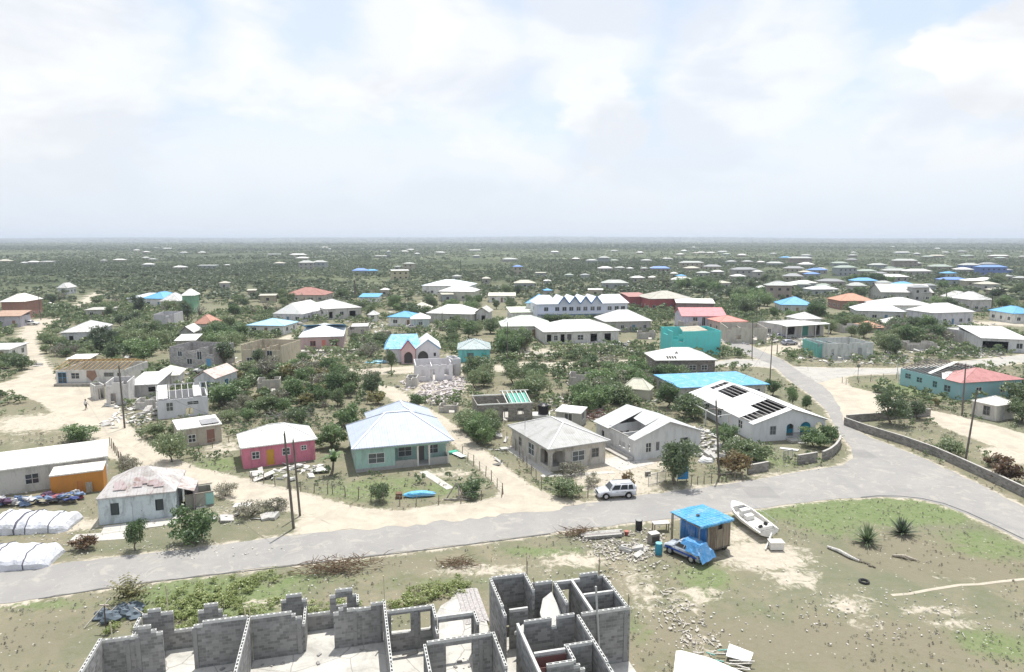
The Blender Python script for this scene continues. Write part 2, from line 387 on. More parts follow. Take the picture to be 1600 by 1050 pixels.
for P, wt, fall in [(MAINW, .75, 1.6)] + [(P, 1.1, 1.5) for P in TRW.values()]:
    x0 = min(p[0] for p in P) - 8; x1 = max(p[0] for p in P) + 8; y0 = min(p[1] for p in P) - 8; y1 = max(p[1] for p in P) + 8
    m = (GX > x0) & (GX < x1) & (GY > y0) & (GY < y1)
    X, Y = GX[m], GY[m]; d = distpoly(X, Y, P); ins = inpoly(X, Y, P)
    val = np.where(ins, wt, wt * np.clip(1 - d / fall, 0, 1)); sandA[m] = np.maximum(sandA[m], val)
def ground_height(X, Y):
    """level plain that rises into a low far plateau"""
    r = np.hypot(X, Y)
    th = np.arctan2(X, Y)
    k = np.clip((r - 5000) / 6000, 0, 1); k = k * k * (3 - 2 * k)
    h = 26 + 26 * np.exp(-((th - .0) / .38) ** 2) + 5 * np.sin(th * 9) + 3 * np.sin(th * 23 + 1)
    return k * h
GZ = ground_height(GX, GY)
nx_, ny_ = len(gx), len(gy)
idx = np.arange(nx_ * ny_).reshape(ny_, nx_)
Q = np.stack([idx[:-1, :-1], idx[:-1, 1:], idx[1:, 1:], idx[1:, :-1]], -1).reshape(-1, 4)

def ground_mat(n):
    t = n.add('TexCoord').outputs['Object']
    at = lambda a: n.add('Attribute', attribute_name=a).outputs['Fac']
    N = lambda s, d=6, r=.6, di=0.0: n.noise(t, s, d, r, di)
    big = N(.045, 5); mid = N(.28, 7, .65, .6); fine = N(1.9, 8, .7, .4); vf = N(9, 5, .7)
    base = n.mix(n.step(mid, .36, .62), (.17, .17, .105), (.265, .23, .165))
    base = n.mix(n.step(fine, .4, .68), base, (.20, .195, .145))
    base = n.mix(n.math('MULTIPLY', n.step(big, .4, .62), .5), base, (.15, .165, .11))
    base = n.mix(n.math('MULTIPLY', n.step(n.math('ADD', at('brown'), n.math('MULTIPLY', n.math('SUBTRACT', mid, .5), 1.0)), .15, .75), .8), base, n.mix(fine, (.165, .15, .105), (.25, .225, .165)))
    gr = n.mix(n.step(fine, .35, .7), (.13, .185, .07), (.20, .235, .12))
    base = n.mix(n.math('MULTIPLY', n.step(n.math('ADD', at('grass'), n.math('MULTIPLY', n.math('SUBTRACT', n.noise(t, .45, 9, .75, 1.2), .5), 2.2)), .3, 1.0), .8), base, gr)
    sd_ = n.mix(n.step(fine, .35, .7), (.50, .455, .375), (.39, .35, .285))
    sd_ = n.mix(n.math('MULTIPLY', n.step(mid, .5, .72), .35), sd_, (.30, .27, .22))
    sm = n.step(n.math('ADD', at('sand'), n.math('MULTIPLY', n.math('SUBTRACT', n.noise(t, .8, 9, .72, 1.0), .5), 1.7)), .42, .72)
    base = n.mix(sm, base, sd_)
    peb = n.add('TexVoronoi', {'Vector': t, 'Scale': 2.2, 'Randomness': 1.0})
    pm = n.math('MULTIPLY', n.math('LESS_THAN', peb.outputs['Distance'], .14), n.math('GREATER_THAN', n.noise(t, .5, 4), .52))
    base = n.mix(n.math('MULTIPLY', pm, .8), base, (.48, .46, .42))
    base = n.mix(n.math('MULTIPLY', n.step(vf, .5, .8), .3), base, (.09, .085, .06))
    # very far out the plain is closed scrub
    far = n.step(n.add('VectorMath', {0: t}, operation='LENGTH').outputs['Value'], 260, 520)
    fv = n.mix(n.step(n.noise(t, .012, 8, .68, .5), .38, .62), (.085, .105, .06), (.145, .16, .10))
    fv = n.mix(n.step(n.noise(t, .0022, 6, .6), .45, .6), fv, (.08, .095, .06))
    fv = n.mix(n.math('MULTIPLY', n.step(n.noise(t, .06, 6, .7), .5, .7), .5), fv, (.075, .09, .06))
    base = n.mix(n.math('MULTIPLY', far, n.math('SUBTRACT', 1.0, n.math('MULTIPLY', sm, .8))), base, fv)
    hgt = n.math('ADD', fine, n.math('MULTIPLY', vf, .35))
    pbsdf(n, base, .97, hgt, .7, .14, 0, .05)
gm = material('ground_soil', ground_mat)
me = npmesh('ground', np.stack([GX.ravel(), GY.ravel(), GZ.ravel()], 1), Q, gm)
for nm, A in (('sand', sandA), ('grass', grassA), ('brown', brownA)):
    at = me.attributes.new(nm, 'FLOAT', 'POINT'); at.data.foreach_set('value', A.ravel().astype('f'))
tag(obj('ground', me), 'dry scrubby ground of the settlement with sandy and grassy patches', kind='structure')

def asphalt(n):
    t = n.add('TexCoord').outputs['Object']
    a = n.noise(t, .22, 8, .65, .8); b = n.noise(t, 1.7, 7, .7); c = n.noise(t, 22, 3, .6)
    col = n.mix(n.step(a, .35, .65), (.27, .262, .253), (.315, .303, .288))
    col = n.mix(n.math('MULTIPLY', n.step(b, .5, .72), .4), col, (.225, .22, .213))
    col = n.mix(n.math('MULTIPLY', n.step(n.noise(t, .5, 8, .7, 1.5), .53, .64), .6), col, (.40, .375, .33))
    pt = n.add('TexVoronoi', {'Vector': t, 'Scale': .11}, distance='CHEBYCHEV'); col = n.mix(n.math('MULTIPLY', n.step(pt.outputs['Distance'], .2, .17), .35), col, (.17, .168, .165))
    pbsdf(n, n.mix(n.math('MULTIPLY', c, .2), col, (.22, .21, .2)), .9, c, .3, .01, 0, .2)
def dirt(n):
    t = n.add('TexCoord').outputs['Object']
    a = n.noise(t, .3, 8, .68, 1); b = n.noise(t, 2.2, 7, .7)
    col = n.mix(n.step(a, .35, .68), (.475, .43, .35), (.38, .34, .28))
    col = n.mix(n.math('MULTIPLY', n.step(b, .5, .72), .4), col, (.29, .255, .20))
    pbsdf(n, col, .95, b, .5, .05, 0, .1)
ROADM = material('worn_asphalt', asphalt); DIRTM = material('packed_sand', dirt); GRAVM = concrete((.40, .385, .355), .5, .4)
def densify(P, st):
    out = []
    for i in range(len(P)):
        a = Vector(P[i]); b = Vector(P[(i + 1) % len(P)]); k = max(1, int((b - a).length / st))
        out += [tuple(a + (b - a) * j / k) for j in range(k)]
    return out
def flat_sheet(name, P, z, mat, label, jit=.0, st=1.2, thick=0.0, kind='structure'):
    rg = random.Random(len(P)); P = densify(P, st) if jit else P
    n = len(P); Z = []
    for i, p in enumerate(P):
        a = Vector(P[i - 1]); b = Vector(P[(i + 1) % n]); d = (b - a); d = Vector((-d.y, d.x)).normalized() if d.length else d
        Z.append(Vector(p[:2]) + d * rg.uniform(-jit, jit))
    me = bpy.data.meshes.new(name)
    import mathutils
    tri = mathutils.geometry.tessellate_polygon([[Vector((p.x, p.y, 0)) for p in Z]])
    me.from_pydata([(p.x, p.y, z) for p in Z], [], [tuple(t) for t in tri]); me.update()
    if me.polygons and sum(p.normal.z for p in me.polygons) < 0: me.flip_normals()
    me.materials.append(mat); o = obj(name, me); return tag(o, label, kind=kind)
flat_sheet('road', MAINW, .024, ROADM, 'grey asphalt road meeting a second road at the junction', .13, .9)
TL = {'dirt_track': 'wide pale dirt track curving down to the asphalt road', 'dirt_lane': 'sandy lane between the green house and the grey house', 'sandy_lane': 'thin sandy lane across the middle of the village', 'gravel_road': 'gravel approach joining the road by the grey house', 'sandy_road': 'pale side road past the teal house with the broken roof', 'sandy_forecourt': 'bare sandy forecourt beside the block wall', 'side_track': 'sandy track between the block wall plot and the cream hut', 'sandy_driveway': 'sandy driveway up to the long white ruin', 'village_road': 'far end of the asphalt road by the turquoise building', 'white_track': 'short white track climbing into the scrub', 'garden_lane': 'curved sandy lane below the pink walled house', 'shop_road': 'pale road in front of the white roofed houses'}
for i, (k, P) in enumerate(TRW.items()):
    flat_sheet(k, P, .008 + .0045 * (i % 3) + (.06 if k in ('white_track', 'shop_road', 'village_road') else 0), (ROADM if k == 'village_road' else GRAVM if k in ('sandy_road', 'gravel_road') else DIRTM), TL[k], .35, 1.1)
for P in [MAINW] + list(TRW.values()): KEEP.append(P)
#edge of the bend and the concrete strips in front of houses
def edge_ribbon(name, pts, wd, z, mat, label):
    mb = MB(); W_ = [G(u, v) for u, v in pts]
    for a, b in zip(W_, W_[1:]):
        d = (b - a); nrm = Vector((-d.y, d.x, 0)).normalized() * wd / 2
        mb.quad((*(a - nrm)[:2], z), (*(b - nrm)[:2], z), (*(b + nrm)[:2], z), (*(a + nrm)[:2], z))
    return tag(mb.build(name, mat), label, kind='structure')
flat_sheet('sand_drift', [tuple(p[:2]) for p in px([(500, 812), (560, 800), (640, 799), (780, 790), (890, 784), (915, 786), (860, 797), (760, 808), (650, 820), (560, 829), (520, 829)])], .034, DIRTM, 'sand drifted over the edge of the asphalt at the lane mouths', .45, .8)
edge_ribbon('footpath', [(1393, 930), (1420, 928), (1450, 922), (1500, 914), (1530, 913), (1560, 909), (1640, 901)], .32, .012, DIRTM, 'thin pale footpath worn across the dry grass')
edge_ribbon('road_patch', [(1345, 777.5), (1372, 775), (1405, 775.5), (1440, 779), (1475, 787), (1512, 801), (1555, 821), (1600, 843)], .22, .031, concrete((.10, .10, .10)), 'dark tar seam round the inside of the bend')
edge_ribbon('road_edging', [(60, 936), (150, 922), (240, 909.5), (340, 897.5), (445, 885.5), (530, 875.5), (640, 862.5), (760, 847.5), (860, 834.5)], .14, .033, concrete((.12, .12, .115)), 'dark broken edge along the near side of the road')
# ---------------------------------------------------------------- house parts
WHITE = (.72, .71, .68); OFFW = (.60, .58, .54); DARK = (.03, .03, .03)
ROOFW = roofm((.56, .56, .55), .5); ROOFG = roofm((.52, .52, .52), .45); ROOFCR = roofm((.66, .64, .58), .4)
def panel(mb, fn, a0, a1, z0, z1, th, holes=(), notches=()):
    """wall panel with real openings; fn(a, n, z) -> local point; holes (a0,a1,z0,z1)"""
    H = [h for h in holes] + [h for h in notches]
    xs = sorted({a0, a1, *[min(max(h[i], a0), a1) for h in H for i in (0, 1)]}); zs = sorted({z0, z1, *[min(max(h[i], z0), z1) for h in H for i in (2, 3)]})
    def solid(i, j):
        if not (0 <= i < len(xs) - 1 and 0 <= j < len(zs) - 1): return False
        ca = (xs[i] + xs[i + 1]) / 2; cz = (zs[j] + zs[j + 1]) / 2
        return not any(h[0] < ca < h[1] and h[2] < cz < h[3] for h in H)
    q = lambda *P: mb.quad(*[fn(*p) for p in P])
    for i in range(len(xs) - 1):
        for j in range(len(zs) - 1):
            if not solid(i, j): continue
            x0, x1, y0, y1 = xs[i], xs[i + 1], zs[j], zs[j + 1]
            q((x0, 0, y0), (x1, 0, y0), (x1, 0, y1), (x0, 0, y1)); q((x1, th, y0), (x0, th, y0), (x0, th, y1), (x1, th, y1))
            if not solid(i - 1, j): q((x0, th, y0), (x0, 0, y0), (x0, 0, y1), (x0, th, y1))
            if not solid(i + 1, j): q((x1, 0, y0), (x1, th, y0), (x1, th, y1), (x1, 0, y1))
            if not solid(i, j + 1): q((x0, 0, y1), (x1, 0, y1), (x1, th, y1), (x0, th, y1))
            if not solid(i, j - 1): q((x0, th, y0), (x1, th, y0), (x1, 0, y0), (x0, 0, y0))
def sides(x0, x1, y0, y1):
    return {'F': (lambda a, n, z: (x0 + a, y0 + n, z), x1 - x0), 'B': (lambda a, n, z: (x1 - a, y1 - n, z), x1 - x0),
            'L': (lambda a, n, z: (x0 + n, y1 - a, z), y1 - y0), 'R': (lambda a, n, z: (x1 - n, y0 + a, z), y1 - y0)}
FRAMEW = plain((.62, .62, .60), .6, 0, 'window_frame_paint'); GL = glass(); LOUV = plain((.33, .36, .36), .5, 0, 'window_louvre')
def window_part(parent, fn, a0, a1, z0, z1, kind='win', frame=None, detail=2):
    """window with frame and pane (or a door, or a bare hole) set into the opening"""
    fm = frame or FRAMEW
    if kind == 'hole': return
    mb = MB(); t = .06; g = .01
    if kind == 'door':
        panel(mb, lambda a, n, z: fn(a, n + .05, z), a0 + g, a1 - g, z0 + g, z1 - g, .05)
        if detail > 1:
            for zz in (z0 + .2, z0 + .2 + (z1 - z0) * .5):
                panel(mb, lambda a, n, z: fn(a, n + .035, z), a0 + .15, a1 - .15, zz, zz + (z1 - z0) * .33, .014)
        d = mb.build('door', fm, parent)
        if detail > 1:
            k = MB(); c = fn(a1 - .12, .02, z0 + (z1 - z0) * .47); k.box(c[0] - .03, c[0] + .03, c[1] - .03, c[1] + .03, c[2] - .03, c[2] + .03); k.build('handle', plain((.2, .2, .2), .3, 1, 'metal'), d)
        return d
    panel(mb, lambda a, n, z: fn(a, n - .025, z), a0 - t, a1 + t, z0 - t, z1 + t, .09, [(a0 + .01, a1 - .01, z0 + .01, z1 - .01)])
    if kind in ('win', 'louvre') and detail > 0:
        m = (a0 + a1) / 2; panel(mb, lambda a, n, z: fn(a, n + .01, z), m - .03, m + .03, z0 + .01, z1 - .01, .05)
        if detail > 1:
            zz = (z0 + z1) / 2; panel(mb, lambda a, n, z: fn(a, n + .015, z), a0 + .01, a1 - .01, zz - .025, zz + .025, .04)
    o = mb.build('window', fm, parent)
    p = MB(); panel(p, lambda a, n, z: fn(a, n + .08, z), a0 + .005, a1 - .005, z0 + .005, z1 - .005, .02)
    p.build('pane', GL, o)
    if kind == 'louvre':
        l = MB(); k = z0 + .08
        while k < z1 - .05: panel(l, lambda a, n, z: fn(a, n + .05 - (z - k) * .5, z), a0 + .02, a1 - .02, k, k + .05, .01); k += .12
        l.build('louvre', LOUV, o)
    return o

def hip(mb, x0, x1, y0, y1, z, rh, t=.14, k=1.0, axis=None):
    L, D = x1 - x0, y1 - y0
    ax = axis or ('x' if L >= D else 'y'); m = min(L, D) / 2 * k
    if ax == 'x': m = min(m, L / 2 - .02); r0 = (x0 + m, (y0 + y1) / 2, z + rh); r1 = (x1 - m, (y0 + y1) / 2, z + rh)
    else: m = min(m, D / 2 - .02); r0 = ((x0 + x1) / 2, y0 + m, z + rh); r1 = ((x0 + x1) / 2, y1 - m, z + rh)
    a, b, c, d = (x0, y0, z), (x1, y0, z), (x1, y1, z), (x0, y1, z)
    if ax == 'x': fs = [(a, b, r1, r0), (b, c, r1), (c, d, r0, r1), (d, a, r0)]
    else: fs = [(a, b, r0), (b, c, r1, r0), (c, d, r1), (d, a, r0, r1)]
    for f in fs: mb.quad(*f)
    lo = [(p[0], p[1], z - t) for p in (a, b, c, d)]
    for i in range(4): mb.quad(lo[i], lo[(i + 1) % 4], (a, b, c, d)[(i + 1) % 4], (a, b, c, d)[i])
    mb.quad(*lo[::-1])
    return [(a, r0), (b, r0 if ax == 'y' else r1), (c, r1), (d, r1 if ax == 'y' else r0), (r0, r1)]
def gable_roof(mb, x0, x1, y0, y1, z, rh, axis='y', t=.1):
    """axis = direction of the ridge"""
    if axis == 'y':
        m = (x0 + x1) / 2
        mb.slab([(x0, y0, z), (m, y0, z + rh), (m, y1, z + rh), (x0, y1, z)], t); mb.slab([(m + .002, y0, z + rh), (x1, y0, z), (x1, y1, z), (m + .002, y1, z + rh)], t)
    else:
        m = (y0 + y1) / 2
        mb.slab([(x0, y0, z), (x1, y0, z), (x1, m, z + rh), (x0, m, z + rh)], t); mb.slab([(x0, m + .002, z + rh), (x1, m + .002, z + rh), (x1, y1, z), (x0, y1, z)], t)
def caps(mb, edges, wd=.14):
    for p, q in edges: mb.bar((p[0], p[1], p[2] + .03), (q[0], q[1], q[2] + .03), wd, .05)

def frame_at(FL, FR, z, back=None, depth=None):
    a, b = G(*FL, z), G(*FR, z); d = b - a; W = d.length; rz = math.atan2(d.y, d.x)
    if a.y > 140 and back is None and abs(rz) > R(9):      # far off, the eave line is read as nearly level
        m = (a + b) / 2; rz = R(9) * (1 if rz > 0 else -1); W = abs(d.x) / math.cos(rz); e = Vector((math.cos(rz), math.sin(rz), 0)) * W / 2; a, b = m - e, m + e
    D = depth
    if back is not None:
        q = G(*back, z) - a; D = -q.x * math.sin(rz) + q.y * math.cos(rz)
    return Vector((a.x, a.y, 0)), rz, W, D

def walls(parent, x0, x1, y0, y1, h, mat, opens, th=.16, z0=0.0, detail=2, gable=None, notch=None, faces='FBLR', frame=None, name='wall'):
    """the four walls with their openings. opens: {'F': [(centre fraction, z, w, h, kind[, frame])]}"""
    S = sides(x0, x1, y0, y1); mb = MB(); todo = []
    for s in faces:
        fn, L = S[s]; hs = []
        for o in opens.get(s, []):
            c = o[0] * L; hs.append((c - o[2] / 2, c + o[2] / 2, max(z0, o[1]), o[1] + o[3])); todo.append((fn, hs[-1], o))
        a0, a1 = (0, L) if s in 'FB' else (th, L - th)
        panel(mb, fn, a0, a1, z0, h, th, hs, (notch or {}).get(s, ()))
        if gable and s in gable[0]:
            mb.vprism([(0, h), (L, h), (L / 2, h + gable[1])], fn, th)
    w_ = mb.build(name, mat, parent)
    for fn, hh, o in todo:
        window_part(parent, fn, hh[0], hh[1], hh[2], hh[3], o[4], (o[5] if len(o) > 5 else frame), detail)
    return w_

HOUSES = []
def simple_house(label, FL, FR, back=None, depth=None, ze=3.0, roof='hip', rh=1.5, wc=WHITE, rm=None, opens='auto', over=.45, group=None, cat='house', name='house', detail=1, axis=None, dirt=.6, wm=None, k=1.0, cap=True, frame=None, kind='win'):
    o, rz, W_, D = frame_at(FL, FR, ze, back, depth)
    t = thing(name, label, cat, o, rz, group); keep_rect(o, rz, -.4, W_ + .4, -.4, D + .4)
    wm = wm or paint(wc, dirt); x0, x1, y0, y1 = over, W_ - over, over, D - over
    if opens == 'auto':
        rg = random.Random(int(FL[0] * 7 + FL[1])); opens = {}
        for s, L in (('F', x1 - x0), ('L', y1 - y0), ('R', y1 - y0)):
            n = max(1, int(L / 3.1)); lst = []
            for i in range(n):
                f = (i + .5) / n
                if s == 'F' and i == n // 2 and n > 1: lst.append((f, .06, .95, 2.05, 'door', plain(rg.choice([(.25, .16, .1), (.4, .4, .4), (.1, .2, .3)]))))
                else: lst.append((f, .95, rg.choice([1.0, 1.2, 1.4]), 1.1, kind))
            opens[s] = lst
    S = MB(); rm = rm or ROOFW
    walls(t, x0, x1, y0, y1, ze - .13, wm, opens, detail=detail, gable=(('FB' if axis == 'y' else 'LR'), rh - (.1 if rh > .6 else .02)) if roof == 'gable' else None, frame=frame)
    if roof == 'hip':
        e = hip(S, 0, W_, 0, D, ze, rh, k=k, axis=axis); r = S.build('roof', rm, t)
        if cap: c = MB(); caps(c, e); c.build('ridge_cap', rm, r)
    elif roof == 'gable':
        gable_roof(S, 0, W_, 0, D, ze + .02, rh, axis or 'x'); S.build('roof', rm, t)
    elif roof == 'flat':
        S.slab([(0, 0, ze), (W_, 0, ze), (W_, D, ze + rh), (0, D, ze + rh)], .14); S.build('roof', rm, t)
        if rh > .3:
            f = MB(); f.box(x0, x1, y1 - .16, y1, ze - .13, ze - .13 + rh * (y1 / D)); f.build('gable_end', wm, t)
    elif roof == 'parapet':
        S.box(x0 + .17, x1 - .17, y0 + .17, y1 - .17, ze - .5, ze - .35); S.build('roof', rm, t)
    elif roof == 'rafters':
        n = int(W_ / .9)
        for i in range(n + 1):
            x = .15 + i * (W_ - .3) / n
            S.bar((x, 0, ze), (x, D / 2, ze + rh), .09, .16); S.bar((x, D / 2, ze + rh), (x, D, ze), .09, .16)
        S.bar((0, D / 2, ze + rh + .05), (W_, D / 2, ze + rh + .05), .06, .2); S.build('rafter_frame', rm, t)
    elif roof == 'open':
        f = MB(); f.box(x0 + .2, x1 - .2, y0 + .2, y1 - .2, 0, .06); f.build('floor_slab', concrete(), t)
        f = MB(); f.box(x0 + .17, x1 - .17, (y0 + y1) / 2 - .07, (y0 + y1) / 2 + .07, .065, ze - .4); f.build('inner_wall', wm, t)
    return t, W_, D

# ---------------------------------------------------------------- near row, built one by one
BLUEF = plain((.12, .35, .55), .5, 0, 'window_frame_paint')
def mint_house():
    o, rz, W_, D = frame_at((549.5, 702), (709.5, 687.5), 3.1, (530, 662.5))
    t = thing('house', 'mint green house with white hipped metal roof and recessed porch', 'house', o, rz)
    keep_rect(o, rz, -.4, W_ + .4, -.6, D + 7)
    wm = paint((.36, .52, .46), .55, (.26, .34, .31)); grey = concrete((.36, .35, .33), 1, .4); c = .45
    px0 = W_ * .415; x1 = W_ - c - .1; y0 = c; pd = 1.9; h = 2.96; d2 = D - c
    S = MB(); fn = lambda a, n, z: (a, y0 + n, z)
    panel(S, fn, c, px0, 0, h, .16, [(W_ * .16, W_ * .31, .95, 2.15)])
    panel(S, fn, px0, x1, h - .35, h, .16)
    fr = lambda a, n, z: (a, y0 + pd + n, z)
    panel(S, fr, px0 + .16, x1 - .02, 0, h, .14, [(W_ * .47, W_ * .60, .85, 2.2), (W_ * .655, W_ * .73, .1, 2.2), (W_ * .77, W_ * .87, .9, 2.1)])
    panel(S, lambda a, n, z: (px0 - n + .0, y0 + .16 + a, z), 0, pd, 0, h, .16)
    for fnn, L, hs in ((lambda a, n, z: (c + n, y0 + .17 + a, z), d2 - y0 - .17, [(2, 3.2, 1, 2.2), (5.5, 6.9, 1, 2.2), (8.6, 9.8, 1, 2.2)]), (lambda a, n, z: (x1 - n, y0 + pd + .15 + a, z), d2 - y0 - pd - .15, [(2, 3.3, 1, 2.2), (5, 6.2, 1, 2.2)])):
        panel(S, fnn, 0, L, 0, h, .16, hs)
    S.box(c, x1, d2, d2 + .16, 0, h)
    S.build('wall', wm, t)
    for a in ((W_ * .16, W_ * .31, .95, 2.15),): window_part(t, fn, *a, 'louvre')
    for a, kd in (((W_ * .47, W_ * .60, .85, 2.2), 'louvre'), ((W_ * .655, W_ * .73, .1, 2.2), 'door'), ((W_ * .77, W_ * .87, .9, 2.1), 'louvre')): window_part(t, fr, *a, kd, plain((.16, .15, .14)) if kd == 'door' else None)
    for a in (2, 5.5, 8.6): window_part(t, lambda q, n, z: (c + n, y0 + .17 + q, z), a, a + 1.2, 1, 2.2, 'win')
    for a in (2, 5): window_part(t, lambda q, n, z: (x1 - n, y0 + pd + .15 + q, z), a, a + 1.2, 1, 2.2, 'win')
    f = MB(); f.box(px0 + .02, x1 - .2, y0 + .02, y0 + pd - .02, 0, .14); f.build('porch_floor', grey, t)
    f = MB()
    for q in ((px0 + .02, W_ * .63, y0 + .01, y0 + .15, 0, .95), (W_ * .76, x1 - .22, y0 + .01, y0 + .15, 0, .95), (x1 - .17, x1 - .01, y0 + .2, y0 + pd, 0, .95), (c + .02, px0, y0 - .06, y0 - .003, 0, .42)): f = MB(); f.box(*q); f.build('low_wall', grey, t)
    for x in (W_ * .64, W_ * .755, x1 - .12):
        p = MB(); p.box(x - .1, x + .1, y0 + .02, y0 + .2, .0, h - .36); p.box(x - .14, x + .14, y0 - .02, y0 + .24, h - .46, h - .355); p.build('porch_column', paint((.66, .64, .58), .2), t)
    RM = roofm((.42, .47, .56), .2)
    S = MB(); e = hip(S, 0, W_, 0, D * .93, 3.1, 2.75, k=.85); r = S.build('roof', RM, t)
    S = MB(); caps(S, e, .22); S.build('ridge_cap', plain((.82, .83, .85)), r)
    S = MB(); e2 = hip(S, W_ * .24, W_ * .985, D * .42, D + 5, 3.085, 2.5, k=.9, axis='y'); r2 = S.build('rear_roof', RM, t)
    S = MB(); caps(S, e2[1:] , .2); S.build('ridge_cap', plain((.82, .83, .85)), r2)
    S = MB(); walls(t, W_ * .27, W_ * .95, D - c + .17, D + 5.6, 2.93, wm, {'L': [(.5, 1, 1.2, 1.1, 'win')], 'R': [(.5, 1, 1.2, 1.1, 'win')]}, faces='BLR', name='rear_wall')
    f = MB(); m = G(706, 757); q = G(655, 735)
    return t
mint_house()
def strip(name, pts, wd, z, mat, label):
    mb = MB(); W_ = [G(u, v) for u, v in pts]
    for a, b in zip(W_, W_[1:]):
        d = (b - a); nrm = Vector((-d.y, d.x, 0)).normalized() * wd / 2; mb.prism([tuple((a - nrm)[:2]), tuple((b - nrm)[:2]), tuple((b + nrm)[:2]), tuple((a + nrm)[:2])], 0, z)
    return tag(mb.build(name, mat), label, kind='structure')
PALE = concrete((.50, .48, .44), 1, .35)
strip('path', [(661, 737), (685, 752), (704, 764)], 1.0, .05, PALE, 'narrow concrete path from the porch of the mint house to the gate')
strip('path', [(160, 829), (285, 812)], 2.0, .06, PALE, 'pale concrete apron in front of the weathered house')
strip('path', [(112, 842), (200, 836)], 1.8, .03, PALE, 'pale broken slab beside the weathered house')
strip('path', [(952, 728), (1005, 716)], 4.6, .03, PALE, 'concrete drive between the grey house and the roofless house')
strip('path', [(795, 700), (858, 741)], 1.3, .04, PALE, 'narrow pale path along the side of the grey house')
strip('path', [(845, 744), (960, 738)], .8, .035, PALE, 'thin pale path in front of the grey house')

ORANGE = plain((.55, .30, .05), .6, 0, 'door_paint')
simple_house('pink house with white roof, orange door and small white windows', (375, 700.5), (496, 685.5), (365.5, 679), ze=2.8, rh=1.7, wc=(.60, .20, .27), rm=roofm((.74, .74, .72), .12), over=.3, detail=2, dirt=.55, k=1.1,
   opens={'F': [(.17, 1.15, .8, .85, 'win'), (.37, .1, .9, 2.0, 'door', ORANGE), (.59, 1.15, .85, .85, 'win'), (.84, 1.5, .6, .55, 'win')], 'L': [(.5, 1.1, .9, .9, 'win')], 'R': [(.5, 1.1, .9, .9, 'win')]})
t, w_, d_ = simple_house('weathered pale blue house with rusty patched hip roof and two dark windows', (149, 780), (274, 767.5), depth=6.6, ze=2.75, rh=1.9, wc=(.52, .58, .60), rm=roofm((.48, .46, .45), .5, .15, .8), over=.12, detail=2, dirt=.8, k=.9,
   opens={'F': [(.21, .85, .75, 1.25, 'hole'), (.5, .1, .95, 2.0, 'door', paint((.50, .56, .58), .5)), (.79, .85, .75, 1.2, 'hole')], 'L': [(.5, 1, .8, 1.1, 'hole')], 'R': [(.4, 1, .8, 1.1, 'hole')]}, cap=False)
for x in (.21, .79):      # dark shutters standing inside the openings
    f = MB(); f.box(w_ * x - .36, w_ * x + .36, .2, .24, .86, 2.08); f.build('shutter', plain((.05, .06, .06)), t)
S = MB(); S.slab([(w_ - .02, 1.2, 2.7), (w_ + 1.5, 1.4, 2.1), (w_ + 1.5, 4.6, 2.1), (w_ - .02, 5, 2.7)], .06); S.build('lean_to_roof', roofm((.5, .47, .46), .5, .4), t)
S = MB(); panel(S, lambda a, n, z: (w_ + 1.45 - n, 1.45 + a, z), 0, 3.1, 0, 2.04, .08); S.build('lean_to_wall', wood((.30, .26, .26)), t)
sh = MB(); rg = random.Random(4)
for i in range(16):
    a = rg.uniform(.5, w_ - 1.5); y = rg.uniform(.4, 2.7); zz = 2.75 + 1.9 * (y / (d_ / 2 * .9)) * .98 + .06
    if .9 * (d_/2) < y or a < y or a > w_ - y - 1: continue
    k = 1.9 / (d_ / 2 * .9 * 1.0)
    sh.slab([(a, y, zz), (a + rg.uniform(.5, 1.3), y, zz + rg.uniform(0, .05)), (a + .9, y + .5, zz + .5 * k + .04), (a + .05, y + .45, zz + .45 * k + .02)], .02)
sh.build('loose_sheet', roofm((.46, .38, .38), .5, .5, .8), t)

t, w_, d_ = simple_house('long low white house with flat white roof behind the orange shed', (-70, 744), (168, 712), depth=5.6, ze=3.0, roof='flat', rh=.55, wc=(.52, .51, .47), rm=roofm((.74, .73, .69), .2), over=.25, detail=2,
   opens={'F': [(.12, .9, 1.2, 1.1, 'win'), (.47, .9, 1.2, 1.1, 'win', plain((.5, .5, .46))), (.67, 1.0, .9, 1.0, 'win'), (.80, 1.0, .9, 1.0, 'win'), (.93, 1.1, 1.1, .9, 'hole')], 'R': [(.5, 1, 1, 1, 'win')]})
# orange shed
t, w_, d_ = simple_house('orange flat roofed timber shed beside the heap of clothes', (76, 744), (161, 733.5), (84, 731), ze=2.45, roof='flat', rh=.12, wc=(.50, .215, .045), rm=roofm((.70, .67, .60), .3), over=.06, cat='shed', name='shed', dirt=.25,
   opens={'F': [(.55, .15, .55, 1.3, 'door', paint((.46, .19, .06)))]}, detail=2)
f = MB(); f.box(w_ * .66, w_ * .78, -.35, -.3, .1, 1.3); tag(obj('weathered_board', f.mesh('weathered_board', wood((.36, .32, .27)))), 'grey board leaning against the orange shed', 'panel')
bpy.data.objects['weathered_board'].location = t.location; bpy.data.objects['weathered_board'].rotation_euler = t.rotation_euler
# roofless grey box beside the weathered house
o, rz, w_, d_ = frame_at((289, 775), (333, 768), 1.5, (289, 762)); t = thing('shed', 'small roofless grey shed with one pale turquoise panel', 'shed', o, rz); keep_rect(o, rz, -.3, w_ + .3, -.3, d_ + .3)
walls(t, 0, w_, 0, d_, 1.5, concrete((.36, .35, .30)), {}); f = MB(); f.box(w_ * .72, w_ + .02, -.04, -.003, .2, 1.45); f.build('panel', plain((.30, .52, .48)), t); f = MB(); f.box(w_ * .35, w_ * .72, -.5, -.2, .02, .14); f.build('step', wood((.6, .58, .52)), t)
S = MB(); S.bar((-.1, -.05, 1.56), (w_ + .1, -.05, 1.56), .1, .1); S.bar((-.1, d_ + .05, 1.56), (w_ + .1, d_ + .05, 1.56), .1, .1); S.build('rail', wood((.42, .38, .32)), t)

